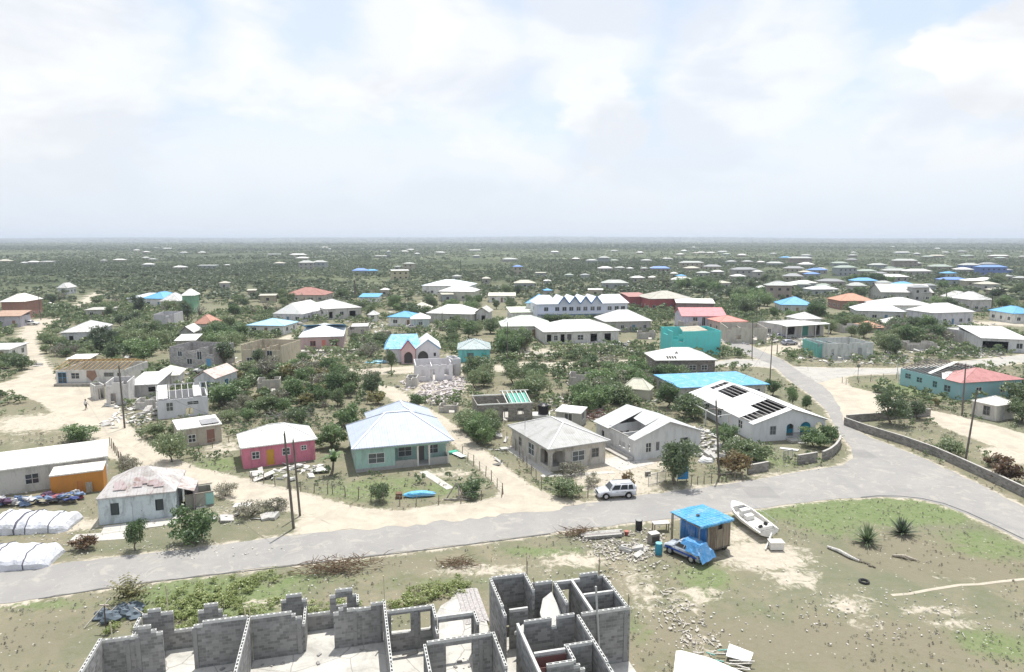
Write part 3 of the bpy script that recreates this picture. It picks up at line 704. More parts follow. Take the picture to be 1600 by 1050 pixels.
def corner_house():
    o, rz, W_, D = frame_at((856.5, 702.5), (954, 688), 3.0, (797.5, 664))
    t = thing('house', 'dirty white house with grey hipped roof and arched corner porch', 'house', o, rz); keep_rect(o, rz, -.5, W_ + .5, -.5, D + .5)
    c = .45; wm = paint((.50, .47, .42), .7, (.27, .24, .20)); x0, x1, y0, y1 = c, W_ - c, c, D - c; h = 2.87; pw, pd = 2.3, 2.6
    S = MB(); fF = lambda a, n, z: (x0 + a, y0 + n, z); fL = lambda a, n, z: (x0 + n, y1 - a, z); LX, LY = x1 - x0, y1 - y0
    hF = [(3.2, 4.9, .85, 2.1), (LX - 2.0, LX - 1.0, 1.0, 2.1)]; hL = [(2.2, 3.0, 1, 2.1), (5.0, 6.6, .7, 2.2)]
    arch = lambda c_, r, zt: [(c_ - r, c_ + r, .5, zt - .25), (c_ - r * .85, c_ + r * .85, .5, zt - .1), (c_ - r * .55, c_ + r * .55, .5, zt)]
    panel(S, fF, 0, LX, 0, h, .16, hF + arch(1.25, .85, 2.45)); panel(S, fL, .02, LY - .16, 0, h, .16, hL + arch(LY - 1.45, 1.0, 2.45))
    panel(S, lambda a, n, z: (x1 - n, y0 + .16 + a, z), 0, LY - .16, 0, h, .16, [(3, 4.2, 1, 2.1), (7, 8.2, 1, 2.1)]); S.box(x0 + .165, x1 - .165, y1 - .16, y1, 0, h)
    panel(S, lambda a, n, z: (x0 + .17 + a, y0 + pd + n, z), 0, pw, 0, h, .14, [(.5, 1.4, .1, 2.1)]); panel(S, lambda a, n, z: (x0 + pw + n, y0 + .17 + a, z), 0, pd - .03, 0, h, .14)
    S.build('wall', wm, t)
    window_part(t, fF, *hF[0], 'louvre'); window_part(t, fF, *hF[1], 'win', plain((.3, .28, .26))); window_part(t, fL, *hL[0], 'win', plain((.4, .38, .35))); window_part(t, fL, *hL[1], 'louvre')
    window_part(t, lambda a, n, z: (x0 + .17 + a, y0 + pd + n, z), .5, 1.4, .1, 2.1, 'door', plain((.14, .12, .10)))
    S = MB(); S.box(x0 + .17, x0 + pw - .01, y0 + .17, y0 + pd - .01, 0, .3); S.build('porch_floor', concrete((.3, .29, .27)), t)
    S = MB(); e = hip(S, 0, W_, 0, D, 3.0, 1.75, k=.95); r = S.build('roof', roofm((.40, .40, .39), .4), t)
    S = MB(); caps(S, e, .2); S.build('ridge_cap', plain((.66, .66, .65)), r)
    S = MB(); S.bar((c, y1 - 4, 3.5), (c, y1 - 4, 5.2), .05); S.build('aerial', plain((.3, .3, .3)), t)
corner_house()
simple_house('small white flat roofed shed beside the black water tank', (867, 642), (908, 646), depth=3.6, ze=2.3, roof='flat', rh=.15, wc=(.36, .35, .32), rm=roofm((.80, .80, .78), .1), over=.15, cat='shed', name='shed')

def roofless_house():
    o, rz, W_, D = frame_at((992.5, 687), (1095, 672.5), 2.8, (937.5, 657.5))
    t = thing('house', 'roofless white gabled house with broken inner walls showing', 'house', o, rz); keep_rect(o, rz, -.5, W_ + .5, -.5, D + .5)
    wm = paint((.60, .60, .59), .45, (.40, .40, .39)); wi = paint((.66, .66, .65), .3); h = 2.8; g = 1.75
    wins = {'F': [(.2, .9, .8, 1.2, 'win'), (.34, .9, .6, 1.2, 'hole'), (.74, 1.0, 1.1, 1.1, 'win', plain((.2, .2, .2)))], 'L': [(.18, 1.1, .7, .8, 'hole'), (.42, .1, .9, 2.0, 'door', plain((.5, .5, .5))), (.68, 1.0, 1.6, .75, 'hole'), (.86, .9, .5, .9, 'hole')], 'R': [(.3, 1, 1, 1, 'win')]}
    walls(t, 0, W_, 0, D, h, wm, wins, gable=('FB', g))
    S = MB(); m = W_ / 2
    S.box(m - .07, m + .07, .17, D - .17, .09, h + g - .25)
    panel(S, lambda a, n, z: (.17 + a, D * .36 + n, z), 0, m - .25, .09, h - .1, .12, [(1.2, 2.0, .09, 2.0)]); panel(S, lambda a, n, z: (.17 + a, D * .66 + n, z), 0, m - .25, .09, h + .3, .12, [(.6, 1.1, 1.2, 2), (1.6, 2.1, 1.2, 2), (2.6, 3.1, 1.2, 2)])
    panel(S, lambda a, n, z: (m + .09 + a, D * .5 + n, z), 0, m - .28, .09, h - .1, .12); S.build('inner_wall', wi, t)
    f = MB(); f.box(.17, W_ - .17, .17, D - .17, 0, .08); f.build('floor_slab', concrete((.5, .48, .46)), t)
    RM = roofm((.50, .51, .51), .35); S = MB()
    z_ = lambda x: h + g * (1 - abs(x - m) / m)
    S.slab([(m, -.35, z_(m) + .1), (W_ + .4, -.35, h - .05), (W_ + .4, D + .35, h - .05), (m, D + .35, z_(m) + .1)], .07); S.build('roof', RM, t)
    S = MB(); S.slab([(-.3, -.3, h - .02), (m - .01, -.3, z_(m) + .1), (m - .01, D * .2, z_(m) + .1), (-.3, D * .13, h - .02)], .05); S.slab([(m * .55, D * .2, z_(m * .55) + .1), (m - .01, D * .201, z_(m) + .1), (m - .01, D * .615, z_(m) + .1), (m * .62, D * .55, z_(m * .62) + .1)], .05); S.slab([(-.35, D * .62, h - .03), (m, D * .62, z_(m) + .1), (m, D + .35, z_(m) + .1), (-.35, D + .35, h - .03)], .06); S.build('torn_roof_sheet', RM, t)
    S = MB(); rg = random.Random(5)
    for i in range(26): a = Vector((rg.uniform(.5, m - .4), rg.uniform(.4, D * .6), .15 + rg.uniform(0, .5))); S.bar(a, a + Vector((rg.uniform(-1.4, 1.4), rg.uniform(-1.2, 1.2), rg.uniform(-.1, .5))), rg.uniform(.1, .5), .03)
    S.build('fallen_ceiling', plain((.62, .61, .58)), t)
    S = MB(); S.bar((-.03, -.2, h), (-.03, D, h + .02), .12, .12); S.build('wall_plate', wood((.5, .48, .44)), t)
    S = MB(); S.box(-1.15, -.45, .2, 6.2, 0, .25); S.box(-.44, -.04, .2, 6.2, 0, .5); S.build('steps', concrete((.45, .43, .40)), t)
roofless_house()

def arch_house():
    o, rz, W_, D = frame_at((1178, 661.5), (1296, 654.7), 2.8, (1089.5, 611.7))
    t = thing('house', 'white gabled house with bright blue arches and stripped roof sheets', 'house', o, rz); keep_rect(o, rz, -.5, W_ + .5, -1, D + .5)
    c = .35; x0, x1, y0, y1 = c, W_ - c, c, D - c; L = x1 - x0; h = 2.7; g = 1.75
    wm = paint((.62, .63, .64), .25); blue = plain((.03, .42, .62), .6, 0, 'painted_wall')
    S = MB(); fF = lambda a, n, z: (x0 + a, y0 + n, z); p0 = L * .42
    def arch(cx, r, z0, zt): return [(cx - r * math.cos(k), cx + r * math.cos(k), z0, zt - r * .75 * (1 - math.sin(k))) for k in [math.pi / 2 * j / 7 for j in range(7)]]
    panel(S, fF, 0, L, 0, h, .18, [(L * .22, L * .22 + .85, .95, 2.1)] + arch(L * .50, .55, .55, 2.35) + arch(L * .72, .85, .55, 2.5) + arch(L * .91, .6, .55, 2.35))
    S.vprism([(0, h), (L, h), (L / 2, h + g)], fF, .18)
    fB = lambda a, n, z: (x0 + a, y1 - .18 + n, z); panel(S, fB, 0, L, 0, h, .18); S.vprism([(0, h), (L, h), (L / 2, h + g)], fB, .18)
    fL = lambda a, n, z: (x0 + n, y0 + .185 + a, z); LY = y1 - y0 - .37; hl = [(3, 4.1, 1, 2.1), (6, 7, .1, 2.1), (9, 10.2, 1, 2.1), (13, 14.2, 1, 2.1)]
    panel(S, fL, 0, LY, 0, h, .18, hl); fR = lambda a, n, z: (x1 - n, y0 + .185 + a, z); panel(S, fR, 0, LY, 0, h, .18, [(0.1, 1.9, .55, 2.3)] + hl[2:])
    S.build('wall', wm, t)
    window_part(t, fF, L * .22, L * .22 + .85, .95, 2.1, 'louvre', plain((.35, .37, .38)))
    for q in hl: window_part(t, fL, *q, 'door' if q[2] < .5 else 'win')
    S = MB(); panel(S, lambda a, n, z: (x0 + p0 + a, y0 + 2.1 + n, z), 0, L - p0 - .2, 0, h - .05, .14, [(2.2, 3.4, 1, 2.2)] ); S.box(x0 + p0 - .14, x0 + p0, y0 + .19, y0 + 2.24, 0, h - .05); S.build('porch_wall', blue, t)
    window_part(t, lambda a, n, z: (x0 + p0 + a, y0 + 2.1 + n, z), 2.2, 3.4, 1, 2.2, 'louvre', plain((.25, .22, .2)))
    S = MB(); S.box(x0 + p0, x1 - .19, y0 + .19, y0 + 2.09, 0, .35); S.build('porch_floor', PALE, t)
    S = MB(); S.box(x0 + p0 + .3, x0 + p0 + 2.6, y0 - 1.5, y0 - .01, 0, .3); S.box(x0 + p0 + 1, x0 + p0 + 2.3, y0 - 2.2, y0 - 1.51, 0, .15); S.build('porch_steps', PALE, t)
    S = MB()
    for x in np.arange(x0 + p0 + .4, x1, .16): S.tube((x, y0 - .1, .3), (x, y0 - .1, 1.0), .014, None, 4, False)
    S.bar((x0 + p0 + .35, y0 - .1, 1.0), (x1, y0 - .1, 1.0), .04); S.build('railing', plain((.12, .1, .09)), t)
    # roof: sheets with some torn away, purlins below
    m = W_ / 2; ze = h + .02; zr = h + g + .12
    RM = roofm((.70, .70, .69), .25); PU = wood((.42, .40, .38))
    P = lambda side, s, y: ((m - s * m) if side < 0 else (m + s * m), y, zr + (ze - zr) * s)      # s: 0 ridge .. 1 eave
    S = MB(); Bp = MB(); n = 16
    for side in (-1, 1):
        for i in range(n):
            ya, yb = -.1 + i * (D + .2) / n, -.1 + (i + 1) * (D + .2) / n - .015
            for (sa, sb) in ((0, .5), (.5, 1.03)):
                if side < 0 and ((sa == 0 and (1 <= i <= 4 or 9 <= i <= 12 or i == 14)) or (sa > 0 and 1 <= i <= 2)): continue
                a, b, c_, d = P(side, sa, ya), P(side, sb, ya), P(side, sb, yb), P(side, sa, yb)
                S.slab([b, a, d, c_] if side > 0 else [a, b, c_, d][::-1] and [b, a, d, c_][::-1], .035)
    S.build('roof', RM, t)
    for side in (-1, 1):
        for i in range(9):
            s = .03 + i * .116; a = P(side, s, 0.1); b = P(side, s, D - .1); Bp.bar((a[0], a[1], a[2] - .09), (b[0], b[1], b[2] - .09), .15, .1)
    Bp.build('roof_timber', PU, t)
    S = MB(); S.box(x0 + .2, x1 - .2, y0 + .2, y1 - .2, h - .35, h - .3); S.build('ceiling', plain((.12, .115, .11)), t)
    S = MB(); S.bar((m, -.15, zr + .05), (m, D * .55, zr + .05), .3, .04); S.build('ridge_cap', RM, t)
    # half torn side porch on the left
    S = MB(); zq = 2.3
    for y in (6, 9.5, 13, 16.5): S.box(-2.3, -2.15, y, y + .15, 0, zq)
    S.bar((-2.2, 5.8, zq), (-2.2, 16.8, zq), .12); 
    for y in (6, 9.5, 13, 16.5): S.bar((-2.3, y, zq + .06), (c, y, 2.6), .1)
    S.build('side_porch_frame', paint((.6, .6, .58), .3), t)
arch_house()

# ---------------------------------------------------------------- walls and fences
BLK = block_m((.24, .225, .205), (.31, .30, .28))
def block_wall(label, pts, h, th=.2, z=None, mat=None, group=None, cap=True):
    W_ = [G(u, v) for u, v in pts]; c = W_[0]; t = thing('block_wall', label, 'wall', c, 0, group); mb = MB(); cp = MB()
    for i, (a, b) in enumerate(zip(W_, W_[1:])):
        d = (b - a); L = d.length; n = Vector((-d.y, d.x, 0)).normalized() * th / 2; e = d.normalized() * (th / 2 if i < len(W_) - 2 else 0)
        q = [a - n - c, b + e - n - c, b + e + n - c, a + n - c]; mb.prism([tuple(p[:2]) for p in q], -.1, h)
        k = 1.35; q = [a - n * k - c, b - n * k - c, b + n * k - c, a + n * k - c]; cp.prism([tuple(p[:2]) for p in q], h + .002, h + .062)
        KEEP.append([tuple((a - n * 2)[:2]), tuple((b - n * 2)[:2]), tuple((b + n * 2)[:2]), tuple((a + n * 2)[:2])])
    mb.build('wall', mat or BLK, t)
    if cap: cp.build('coping', concrete((.46, .44, .41)), t)
    return t
block_wall('long low block wall beside the road with the tall pole behind it', [(1319, 664), (1352, 676), (1413, 695), (1460, 712), (1500, 730), (1552, 754), (1600, 777), (1680, 815), (1860, 903)], 1.15)
block_wall('short block wall leg running behind the tree to the sandy track', [(1322, 660), (1380, 656), (1453, 650)], 1.15)
block_wall('straight block wall section in front of the blue arched house', [(1246, 726), (1276, 721)], 1.2)
block_wall('curved block wall section at the corner by the junction', [(1285, 720), (1296, 715), (1305, 708), (1311, 700), (1313, 692)], 1.2)
block_wall('grey block wall stub beside the reddish bush', [(1168, 741), (1200, 735)], 1.1)
block_wall('low grey wall fragment at the foot of the grey shed', [(1008, 744), (1016, 743)], .5)
FW = wood((.26, .22, .18))
def fence(label, pts, step=2.2, h=1.2, wires=3, mat=None, lean=.08):
    W_ = [G(u, v) for u, v in pts]; c = W_[0]; t = thing('post_fence', label, 'fence', c); rg = random.Random(int(pts[0][0])); P = []
    for a, b in zip(W_, W_[1:]):
        n = max(1, round((b - a).length / step)); P += [a + (b - a) * i / n for i in range(n)]
    P.append(W_[-1])
    tops = []
    for p in P:
        q = p - c; k = h * rg.uniform(.85, 1.15); tp = q + Vector((rg.uniform(-lean, lean), rg.uniform(-lean, lean), k)); tops.append((q, tp))
        mb = MB(); mb.tube(q - Vector((0, 0, .1)), tp, .06, .045, 6); mb.build('post', mat or FW, t)
    mb = MB()
    for (q0, t0), (q1, t1) in zip(tops, tops[1:]):
        for k in range(wires): f = .25 + .7 * k / max(1, wires - 1); mb.tube(q0.lerp(t0, f), q1.lerp(t1, f), .012, None, 4, False)
    if wires: mb.build('wire', plain((.25, .24, .23), .5, 0, 'wire'), t)
    return t
fence('post and wire fence along the road side of the mint house garden', [(520, 772), (560, 780), (600, 789), (650, 791), (720, 786), (784, 776)], 2.0)
fence('leaning posts and wire beside the lane right of the mint house', [(786, 772), (768, 752), (750, 735), (722, 712)], 2.4)
fence('post and wire fence between the pink house and the dirt track', [(395, 752), (430, 760), (470, 767), (512, 772)], 2.0)
fence('post and wire fence between the lane and the dirty white house', [(792, 690), (812, 712), (830, 740), (846, 764), (872, 776)], 2.2, 1.4)
fence('low garden fence between the dirty white house and the parked car', [(876, 777), (905, 778), (932, 774)], 1.4)
fence('row of stubby posts beside the long low white house', [(172, 697), (185, 716), (193, 731), (216, 741), (228, 748)], 1.3, 1.3, 0)
fence('thin post fence in front of the tan flat roofed house', [(272, 704), (310, 704), (332, 700), (358, 692)], 2.0, 1.2)
fence('line of crooked pale posts on the verge below the utility pole', [(1080, 758), (1100, 755), (1135, 752), (1160, 750)], 1.1, 1.0, 2)
fence('short post fence at the end of the sandy road', [(1316, 598), (1322, 601), (1360, 596), (1400, 592)], 3.0, 1.3, 3)
fence('thin fence with white posts beside the teal house', [(1404, 600), (1402, 590), (1402, 580)], 3, 2.0, 0, paint((.6, .6, .58)))
# gates
def metal_gate(label, a, b, h=1.5):
    A, B = G(*a), G(*b); d = B - A; L = d.length; t = thing('metal_gate', label, 'gate', A, math.atan2(d.y, d.x)); mb = MB()
    for p, q in (((0, 0, .1), (L, 0, .1)), ((0, 0, h), (L, 0, h)), ((0, 0, 0), (0, 0, h)), ((L, 0, 0), (L, 0, h)), ((L / 2, 0, .1), (L / 2, 0, h))): mb.bar(p, q, .06)
    mb.build('gate_frame', plain((.45, .45, .43)), t); mb = MB()
    for i in range(1, int(L / .18)): mb.bar((i * .18, 0, .12), (i * .18, 0, h - .02), .02)
    mb.build('gate_bars', plain((.45, .45, .43)), t)
metal_gate('pale metal gate across the drive under the round tree', (1013, 759), (1040, 752), 1.3)
metal_gate('narrow dark metal gate in front of the blue arched house', (1224, 719), (1238, 716), 1.2)
# ---------------------------------------------------------------- middle distance houses
BLU = tarp((.10, .36, .60)); REDR = roofm((.34, .15, .12), .5); PINKR = roofm((.62, .22, .24), .4); TILE = roofm((.50, .26, .17), .4)
GRNR = roofm((.55, .60, .53), .4); TEAL = (.10, .42, .42); BL2 = roofm((.14, .27, .62), .3); BLUR = roofm((.12, .38, .66), .3)
sh_ = simple_house
sh_('low house with a wide bright blue tarpaulin over its roof', (1062, 606), (1203, 600), (1047, 584), ze=2.9, rh=1.0, wc=(.5, .48, .44), rm=BLU, over=.5, cap=False, k=1.3)
t, w_, d_ = sh_('grey block house with holes in its white hip roof', (1024, 563), (1121, 562), (1014.5, 551), ze=3.2, rh=1.9, wm=block_m((.20, .18, .165), (.25, .23, .21)), rm=roofm((.72, .71, .68), .3), over=.35, detail=2,
   opens={'F': [(.25, 1, 1.2, 1.0, 'win'), (.62, 1, 1.4, 1.0, 'win'), (.82, 1, 1.2, 1, 'win')], 'L': [(.5, 1, 1.2, 1.1, 'win')], 'R': [(.5, 1, 1, 1, 'win')]})
f = MB()
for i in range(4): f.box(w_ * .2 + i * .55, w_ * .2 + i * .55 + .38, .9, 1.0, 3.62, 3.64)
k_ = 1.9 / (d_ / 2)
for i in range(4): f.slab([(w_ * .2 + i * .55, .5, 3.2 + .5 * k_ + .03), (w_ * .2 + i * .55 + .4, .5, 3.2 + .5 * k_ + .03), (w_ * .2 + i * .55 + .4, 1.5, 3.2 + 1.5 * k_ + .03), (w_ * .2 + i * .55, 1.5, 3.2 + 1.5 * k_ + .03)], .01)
f.slab([(w_ * .36, 2.3, 3.2 + 2.3 * k_ + .03), (w_ * .36 + .9, 2.3, 3.2 + 2.3 * k_ + .03), (w_ * .36 + .6, 3.3, 3.2 + 3.3 * k_ + .03)], .01); f.build('painted_roof_hole', plain((.02, .02, .02)), t)  # near-black sheets laid on the closed roof stand for the unlit holes
def flat_wall_ruin(label, FL, FR, back, ze, wm, profF=(), profL=(), profR=(), profB=(), opens={}, rm=None, slabz=None, name='ruin', cat='ruin', depth=None):
    o, rz, W_, D = frame_at(FL, FR, ze, back, depth); t = thing(name, label, cat, o, rz); keep_rect(o, rz, -.4, W_ + .4, -.4, D + .4)
    nt = {}
    for s, P, L in (('F', profF, W_), ('L', profL, D), ('R', profR, D), ('B', profB, W_)): nt[s] = [(a * L, b * L, zz, ze + 1) for a, b, zz in P]
    walls(t, 0, W_, 0, D, ze, wm, opens, notch=nt, detail=1)
    f = MB(); f.box(.17, W_ - .17, .17, D - .17, 0, .05); f.build('floor_slab', PALE, t)
    if slabz: f = MB(); f.box(.17, W_ - .17, D * .45, D - .17, slabz, slabz + .12); f.build('upper_floor', rm or PALE, t)
    f = MB(); f.box(W_ * .45, W_ * .45 + .15, .17, D - .17, .055, ze * .8); f.box(.17, W_ * .44, D * .5, D * .5 + .15, .055, ze * .7); f.build('inner_wall', wm, t)
    return t, W_, D
t, w_, d_ = flat_wall_ruin('tall turquoise two storey building with broken roof and blank front wall', (1051, 518), (1127, 517), None, 6.2, paint((.12, .58, .56), .4, (.18, .42, .42)), depth=9,
   profF=[(0, .12, 4.2), (.12, .2, 5.4), (.93, 1, 6.0)], profL=[(.2, .6, 4.9)], opens={'F': [(.18, 3.6, 1.0, .9, 'hole')], 'R': [(.3, 1, 1.2, 1.2, 'win'), (.6, 3.8, 1.2, 1.2, 'hole')]}, slabz=3.0)
f = MB(); f.slab([(w_ * .3, d_ * .3, 5.7), (w_ * .8, d_ * .25, 6.1), (w_ * .75, d_ * .8, 6.6), (w_ * .35, d_ * .8, 6.3)], .08); f.build('roof', roofm((.42, .38, .30), .5), t)
f = MB(); f.box(w_ * .05, w_ * .42, -2.6, -.01, 0, 1.2); f.build('lean_to', paint((.06, .50, .44), .35, (.12, .36, .34)), t)
# ruined blockwork with pale and green rafters
t, w_, d_ = flat_wall_ruin('roofless grey ruin with white rafters and a green sheet', (746, 634), (832, 630), (757, 619), 2.6, block_m((.24, .22, .19)), profF=[(.0, .12, 2.2)], opens={'F': [(.5, .05, 1.0, 2.0, 'hole'), (.78, .9, 1, 1, 'hole')]}, name='ruin')
S = MB()
for i in range(6): x = w_ * .55 + i * w_ * .085; S.bar((x, .1, 2.7), (x - .4, d_ * .5, 4.0), .12); S.bar((x - .4, d_ * .5, 4.0), (x, d_ - .1, 2.8), .12)
S.bar((0, .1, 2.7), (w_, .1, 2.7), .16); S.bar((0, d_, 2.75), (w_, d_, 2.75), .16); S.bar((w_ * .45, d_ * .5, 4.05), (w_, d_ * .5, 4.05), .12); S.build('rafter_frame', paint((.72, .72, .68), .2), t)
S = MB(); S.slab([(w_ * .6, .2, 2.62), (w_ * .95, .2, 2.62), (w_ * .92, d_ * .45, 3.7), (w_ * .57, d_ * .45, 3.7)], .03); S.build('green_sheet', roofm((.05, .36, .27), .3), t)
# white ruin of a small house, roof gone
flat_wall_ruin('white roofless cottage above the field of rubble', (649, 571), (707, 569), (645, 561), 3.3, paint((.66, .64, .65), .35, (.40, .37, .38)), profF=[(.02, .1, 3.0), (.2, .27, 3.1), (.4, .47, 3.05), (.62, .69, 3.1), (.85, .9, 3.0)], profR=[(0, .3, 2.6)],
   opens={'F': [(.2, 1.0, .95, 1.4, 'hole'), (.46, .1, .9, 2.3, 'hole'), (.84, 1.1, .95, 1.3, 'hole')]}, name='ruin')
flat_wall_ruin('broken white wall block on the right of the roofless cottage', (707, 561), (720, 560), None, 3.6, paint((.66, .65, .65), .3), depth=4, opens={'F': [(.3, 0.05, .9, 2.4, 'hole')]})
flat_wall_ruin('small pale ruined box at the left end of the rubble', (634, 590), (651, 590), None, 1.9, paint((.5, .48, .44), .5), depth=3, profF=[(.3, .6, 1.3)])
# teal house
t, w_, d_ = sh_('small teal house with stripped batten roof', (714, 546), (767.5, 545.5), (706, 536), ze=3.0, roof='hip', rh=1.7, wc=(.16, .48, .48), rm=roofm((.36, .44, .45), .5, .1), over=.3, detail=2, kind='louvre', frame=plain((.05, .28, .30)),
   opens={'F': [(.38, .7, 1.4, 1.4, 'louvre', plain((.05, .28, .30))), (.8, .1, 1.0, 2.1, 'door', plain((.05, .40, .38)))]})
S = MB()
for i in range(9): S.bar((w_ * (.1 + .1 * i), .0, 3.08), (w_ * (.1 + .1 * i) * .5 + w_ * .25, d_ / 2, 4.75), .07)
for k in (.25, .5, .75): S.bar((w_ * .5 * k, d_ / 2 * k, 3.06 + 1.7 * k), (w_ * (1 - .5 * k), d_ / 2 * k, 3.06 + 1.7 * k), .07)
S.build('roof_batten', paint((.6, .62, .62), .3), t)

def twin_gable():
    o, rz, W_, D = frame_at((600, 546), (688, 543), 3.2, depth=10)
    t = thing('house', 'white house with two front gables, red trim and half blue roof', 'house', o, rz); keep_rect(o, rz, -.4, W_ + .4, -3, D + .4)
    wm = paint((.64, .62, .66), .25); pk = paint((.60, .42, .42), .2); BR = BLU
    walls(t, .3, W_ - .3, .3, D - .3, 3.1, wm, {'F': [(.1, 1, .9, 1.1, 'win'), (.9, 1.2, .7, .9, 'win')], 'R': [(.3, 1, 1, 1, 'win'), (.7, 1, 1, 1, 'win')]})
    S = MB(); gable_roof(S, W_ * .55, W_ + .2, -1.0, D, 3.2, 2.2, 'y'); S.build('roof', roofm((.64, .64, .625), .2), t)
    S = MB(); S.slab([(-.1, -.1, 3.2), (W_ * .66, -.1, 3.2), (W_ * .6, D / 2, 5.9), (W_ * .12, D / 2, 5.9)], .06); S.slab([(W_ * .12, D / 2 + .01, 5.9), (W_ * .6, D / 2 + .01, 5.9), (W_ * .62, D, 3.2), (-.1, D, 3.2)], .06); S.slab([(-.11, -.1, 3.2), (W_ * .115, D / 2, 5.9), (-.11, D, 3.2)], .06); S.build('roof_tarpaulin', BR, t)
    for (a, b, y, m, nm, zz) in ((W_ * .30, W_ * .55, -1.6, pk, 'porch_gable', 2.1), (W_ * .56, W_ * .985, -.7, wm, 'front_gable', 2.0)):
        S = MB(); fn = lambda q, n, z, a=a, y=y: (a + q, y + n, z); L = b - a; r = L * .3 if nm == 'porch_gable' else L * .22; cx = L / 2 if nm == 'porch_gable' else L * .3
        hs = [(cx - r * math.cos(k), cx + r * math.cos(k), .1, 2.7 - r * (1 - math.sin(k))) for k in [math.pi / 2 * j / 6 for j in range(6)]]
        panel(S, fn, 0, L, 0, 3.1, .2, hs + ([(L * .75, L * .75 + .5, 1.4, 2.2)] if nm == 'front_gable' else [])); S.vprism([(0, 3.1), (L, 3.1), (L / 2, 3.1 + zz)], fn, .2)
        panel(S, lambda q, n, z, a=a, y=y: (a + n, y + .2 + q, z), 0, -y + .08, 0, 3.1, .15); panel(S, lambda q, n, z, b=b, y=y: (b - n, y + .2 + q, z), 0, -y + .08, 0, 3.1, .15)
        g = S.build(nm, m, t)
        S = MB(); S.bar(fn(-.15, -.06, 3.05), fn(L / 2, -.06, 3.2 + zz), .16, .2); S.bar(fn(L + .15, -.06, 3.05), fn(L / 2, -.06, 3.2 + zz), .16, .2); S.build('gable_trim', plain((.42, .08, .10)) if nm == 'porch_gable' else plain((.25, .45, .7)), g)
        S = MB(); S.slab([fn(-.1, 0, 3.15), fn(L / 2, 0, 3.15 + zz), fn(L / 2, 4, 3.15 + zz), fn(-.1, 4, 3.15)], .06); S.slab([fn(L / 2 + .01, 0, 3.15 + zz), fn(L + .1, 0, 3.15), fn(L + .1, 4, 3.15), fn(L / 2 + .01, 4, 3.15 + zz)], .06); S.build('gable_roof', BR if nm == 'porch_gable' else roofm((.64, .64, .625), .2), g)
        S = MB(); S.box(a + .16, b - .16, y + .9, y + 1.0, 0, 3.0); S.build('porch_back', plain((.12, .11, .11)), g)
twin_gable()
t, w_, d_ = sh_('pink grey house with red markings and half blue half white roof', (466, 527), (537, 525), (474, 512), ze=3.6, rh=1.8, wc=(.46, .34, .33), rm=roofm((.76, .77, .78), .15), over=.3, dirt=.3,
   opens={'F': [(.3, 1.2, 1.3, 1.3, 'win', plain((.55, .16, .13))), (.8, 1.2, 1.2, 1.6, 'win', plain((.55, .16, .13))), (.55, .1, .9, 2.6, 'door', plain((.55, .18, .14)))], 'L': [(.5, 1, 1, 1, 'hole')]})
k_ = 1.8 / (min(w_, d_) / 2); f = MB(); f.slab([(.0, d_ * .52, 3.6 + 1.8 + .05), (w_, d_ * .52, 5.45), (w_ + .1, d_ + .2, 3.75), (-.1, d_ + .2, 3.75)], .05); f.build('roof_tarpaulin', BLU, t)
f = MB(); f.box(.6, w_ + 3.5, -3.6, -.8, 0, .55); tag(obj('terrace_slab', f.mesh('terrace_slab', PALE)), 'pale raised concrete slab in front of the pink grey house', 'slab'); bpy.data.objects['terrace_slab'].location = t.location; bpy.data.objects['terrace_slab'].rotation_euler = t.rotation_euler
sh_('white hip roofed house with porch standing above the stepped terrace', (507, 483), (566, 480), (520, 473), ze=3.8, rh=2.1, wc=(.52, .50, .47), over=.3, opens={'F': [(.15, .5, 1.2, 2.2, 'hole'), (.45, 1.4, 1.3, 1.2, 'win'), (.75, .5, 2.2, 2.2, 'hole')]})
flat_wall_ruin('white roofless ruin left of the house above the terrace', (487, 487), (512, 486), None, 3.2, paint((.55, .53, .50), .5), depth=8, profF=[(.2, .35, 2.5), (.6, .75, 2.2)], opens={'F': [(.5, .8, 1, 1.2, 'hole')]})
sh_('white barn like house with steep rounded roof', (426, 490), (472, 491), (430, 480), ze=3.0, rh=3.4, wc=(.60, .59, .62), rm=roofm((.64, .64, .625), .1), over=.15, k=.6, cap=False)
sh_('large low house with faded red hip roof', (441, 461), (507, 461), depth=16, ze=3.2, rh=3.0, wc=(.5, .45, .4), rm=REDR)
sh_('small house with flat light blue roof beside a dark post', (560, 464), (592, 464), depth=9, ze=3, roof='flat', rh=.9, rm=BLUR)
sh_('large greyish white hip roofed house with one small dark window', (665, 489), (739, 491), (668, 483), ze=3.3, rh=2.6, wc=(.50, .49, .44), rm=roofm((.68, .68, .65), .3), opens={'F': [(.55, 1, 1.6, 1.2, 'win')], 'L': [(.5, 1, 1.2, 1.1, 'win')], 'R': []})
sh_('small beige hip roof behind the large greyish house', (640.5, 482), (673, 482), depth=8, ze=3.2, rh=2.0, wc=(.5, .48, .4), rm=roofm((.62, .60, .50), .3))
sh_('small white hip roofed house with pale blue walls and green shutters', (641, 498.5), (673, 498), depth=7, ze=3, rh=1.6, wc=(.48, .55, .56), rm=roofm((.76, .75, .72), .2), kind='louvre')
sh_('low house with half blue half white roof behind dark bushes', (606, 494), (648, 497), depth=9, ze=3, rh=1.5, rm=BLUR)
sh_('little white hip roofed hut beside the bare terrace', (573, 492), (590, 492), depth=4.5, ze=2.4, rh=1.3)
sh_('long white flat roof below the terrace', (547, 511), (576, 509), depth=6, ze=2.6, roof='flat', rh=.2, wc=(.3, .29, .28))
sh_('white hip roofed house with two square dark windows beside the big trees', (92.5, 520), (151, 518), (104, 509), ze=3.3, rh=1.9, wc=(.62, .62, .63), over=.3, opens={'F': [(.28, 1.1, 1.0, 1.2, 'hole'), (.78, 1.2, .8, 1, 'hole')], 'R': [(.5, 1, 1, 1, 'win')]})
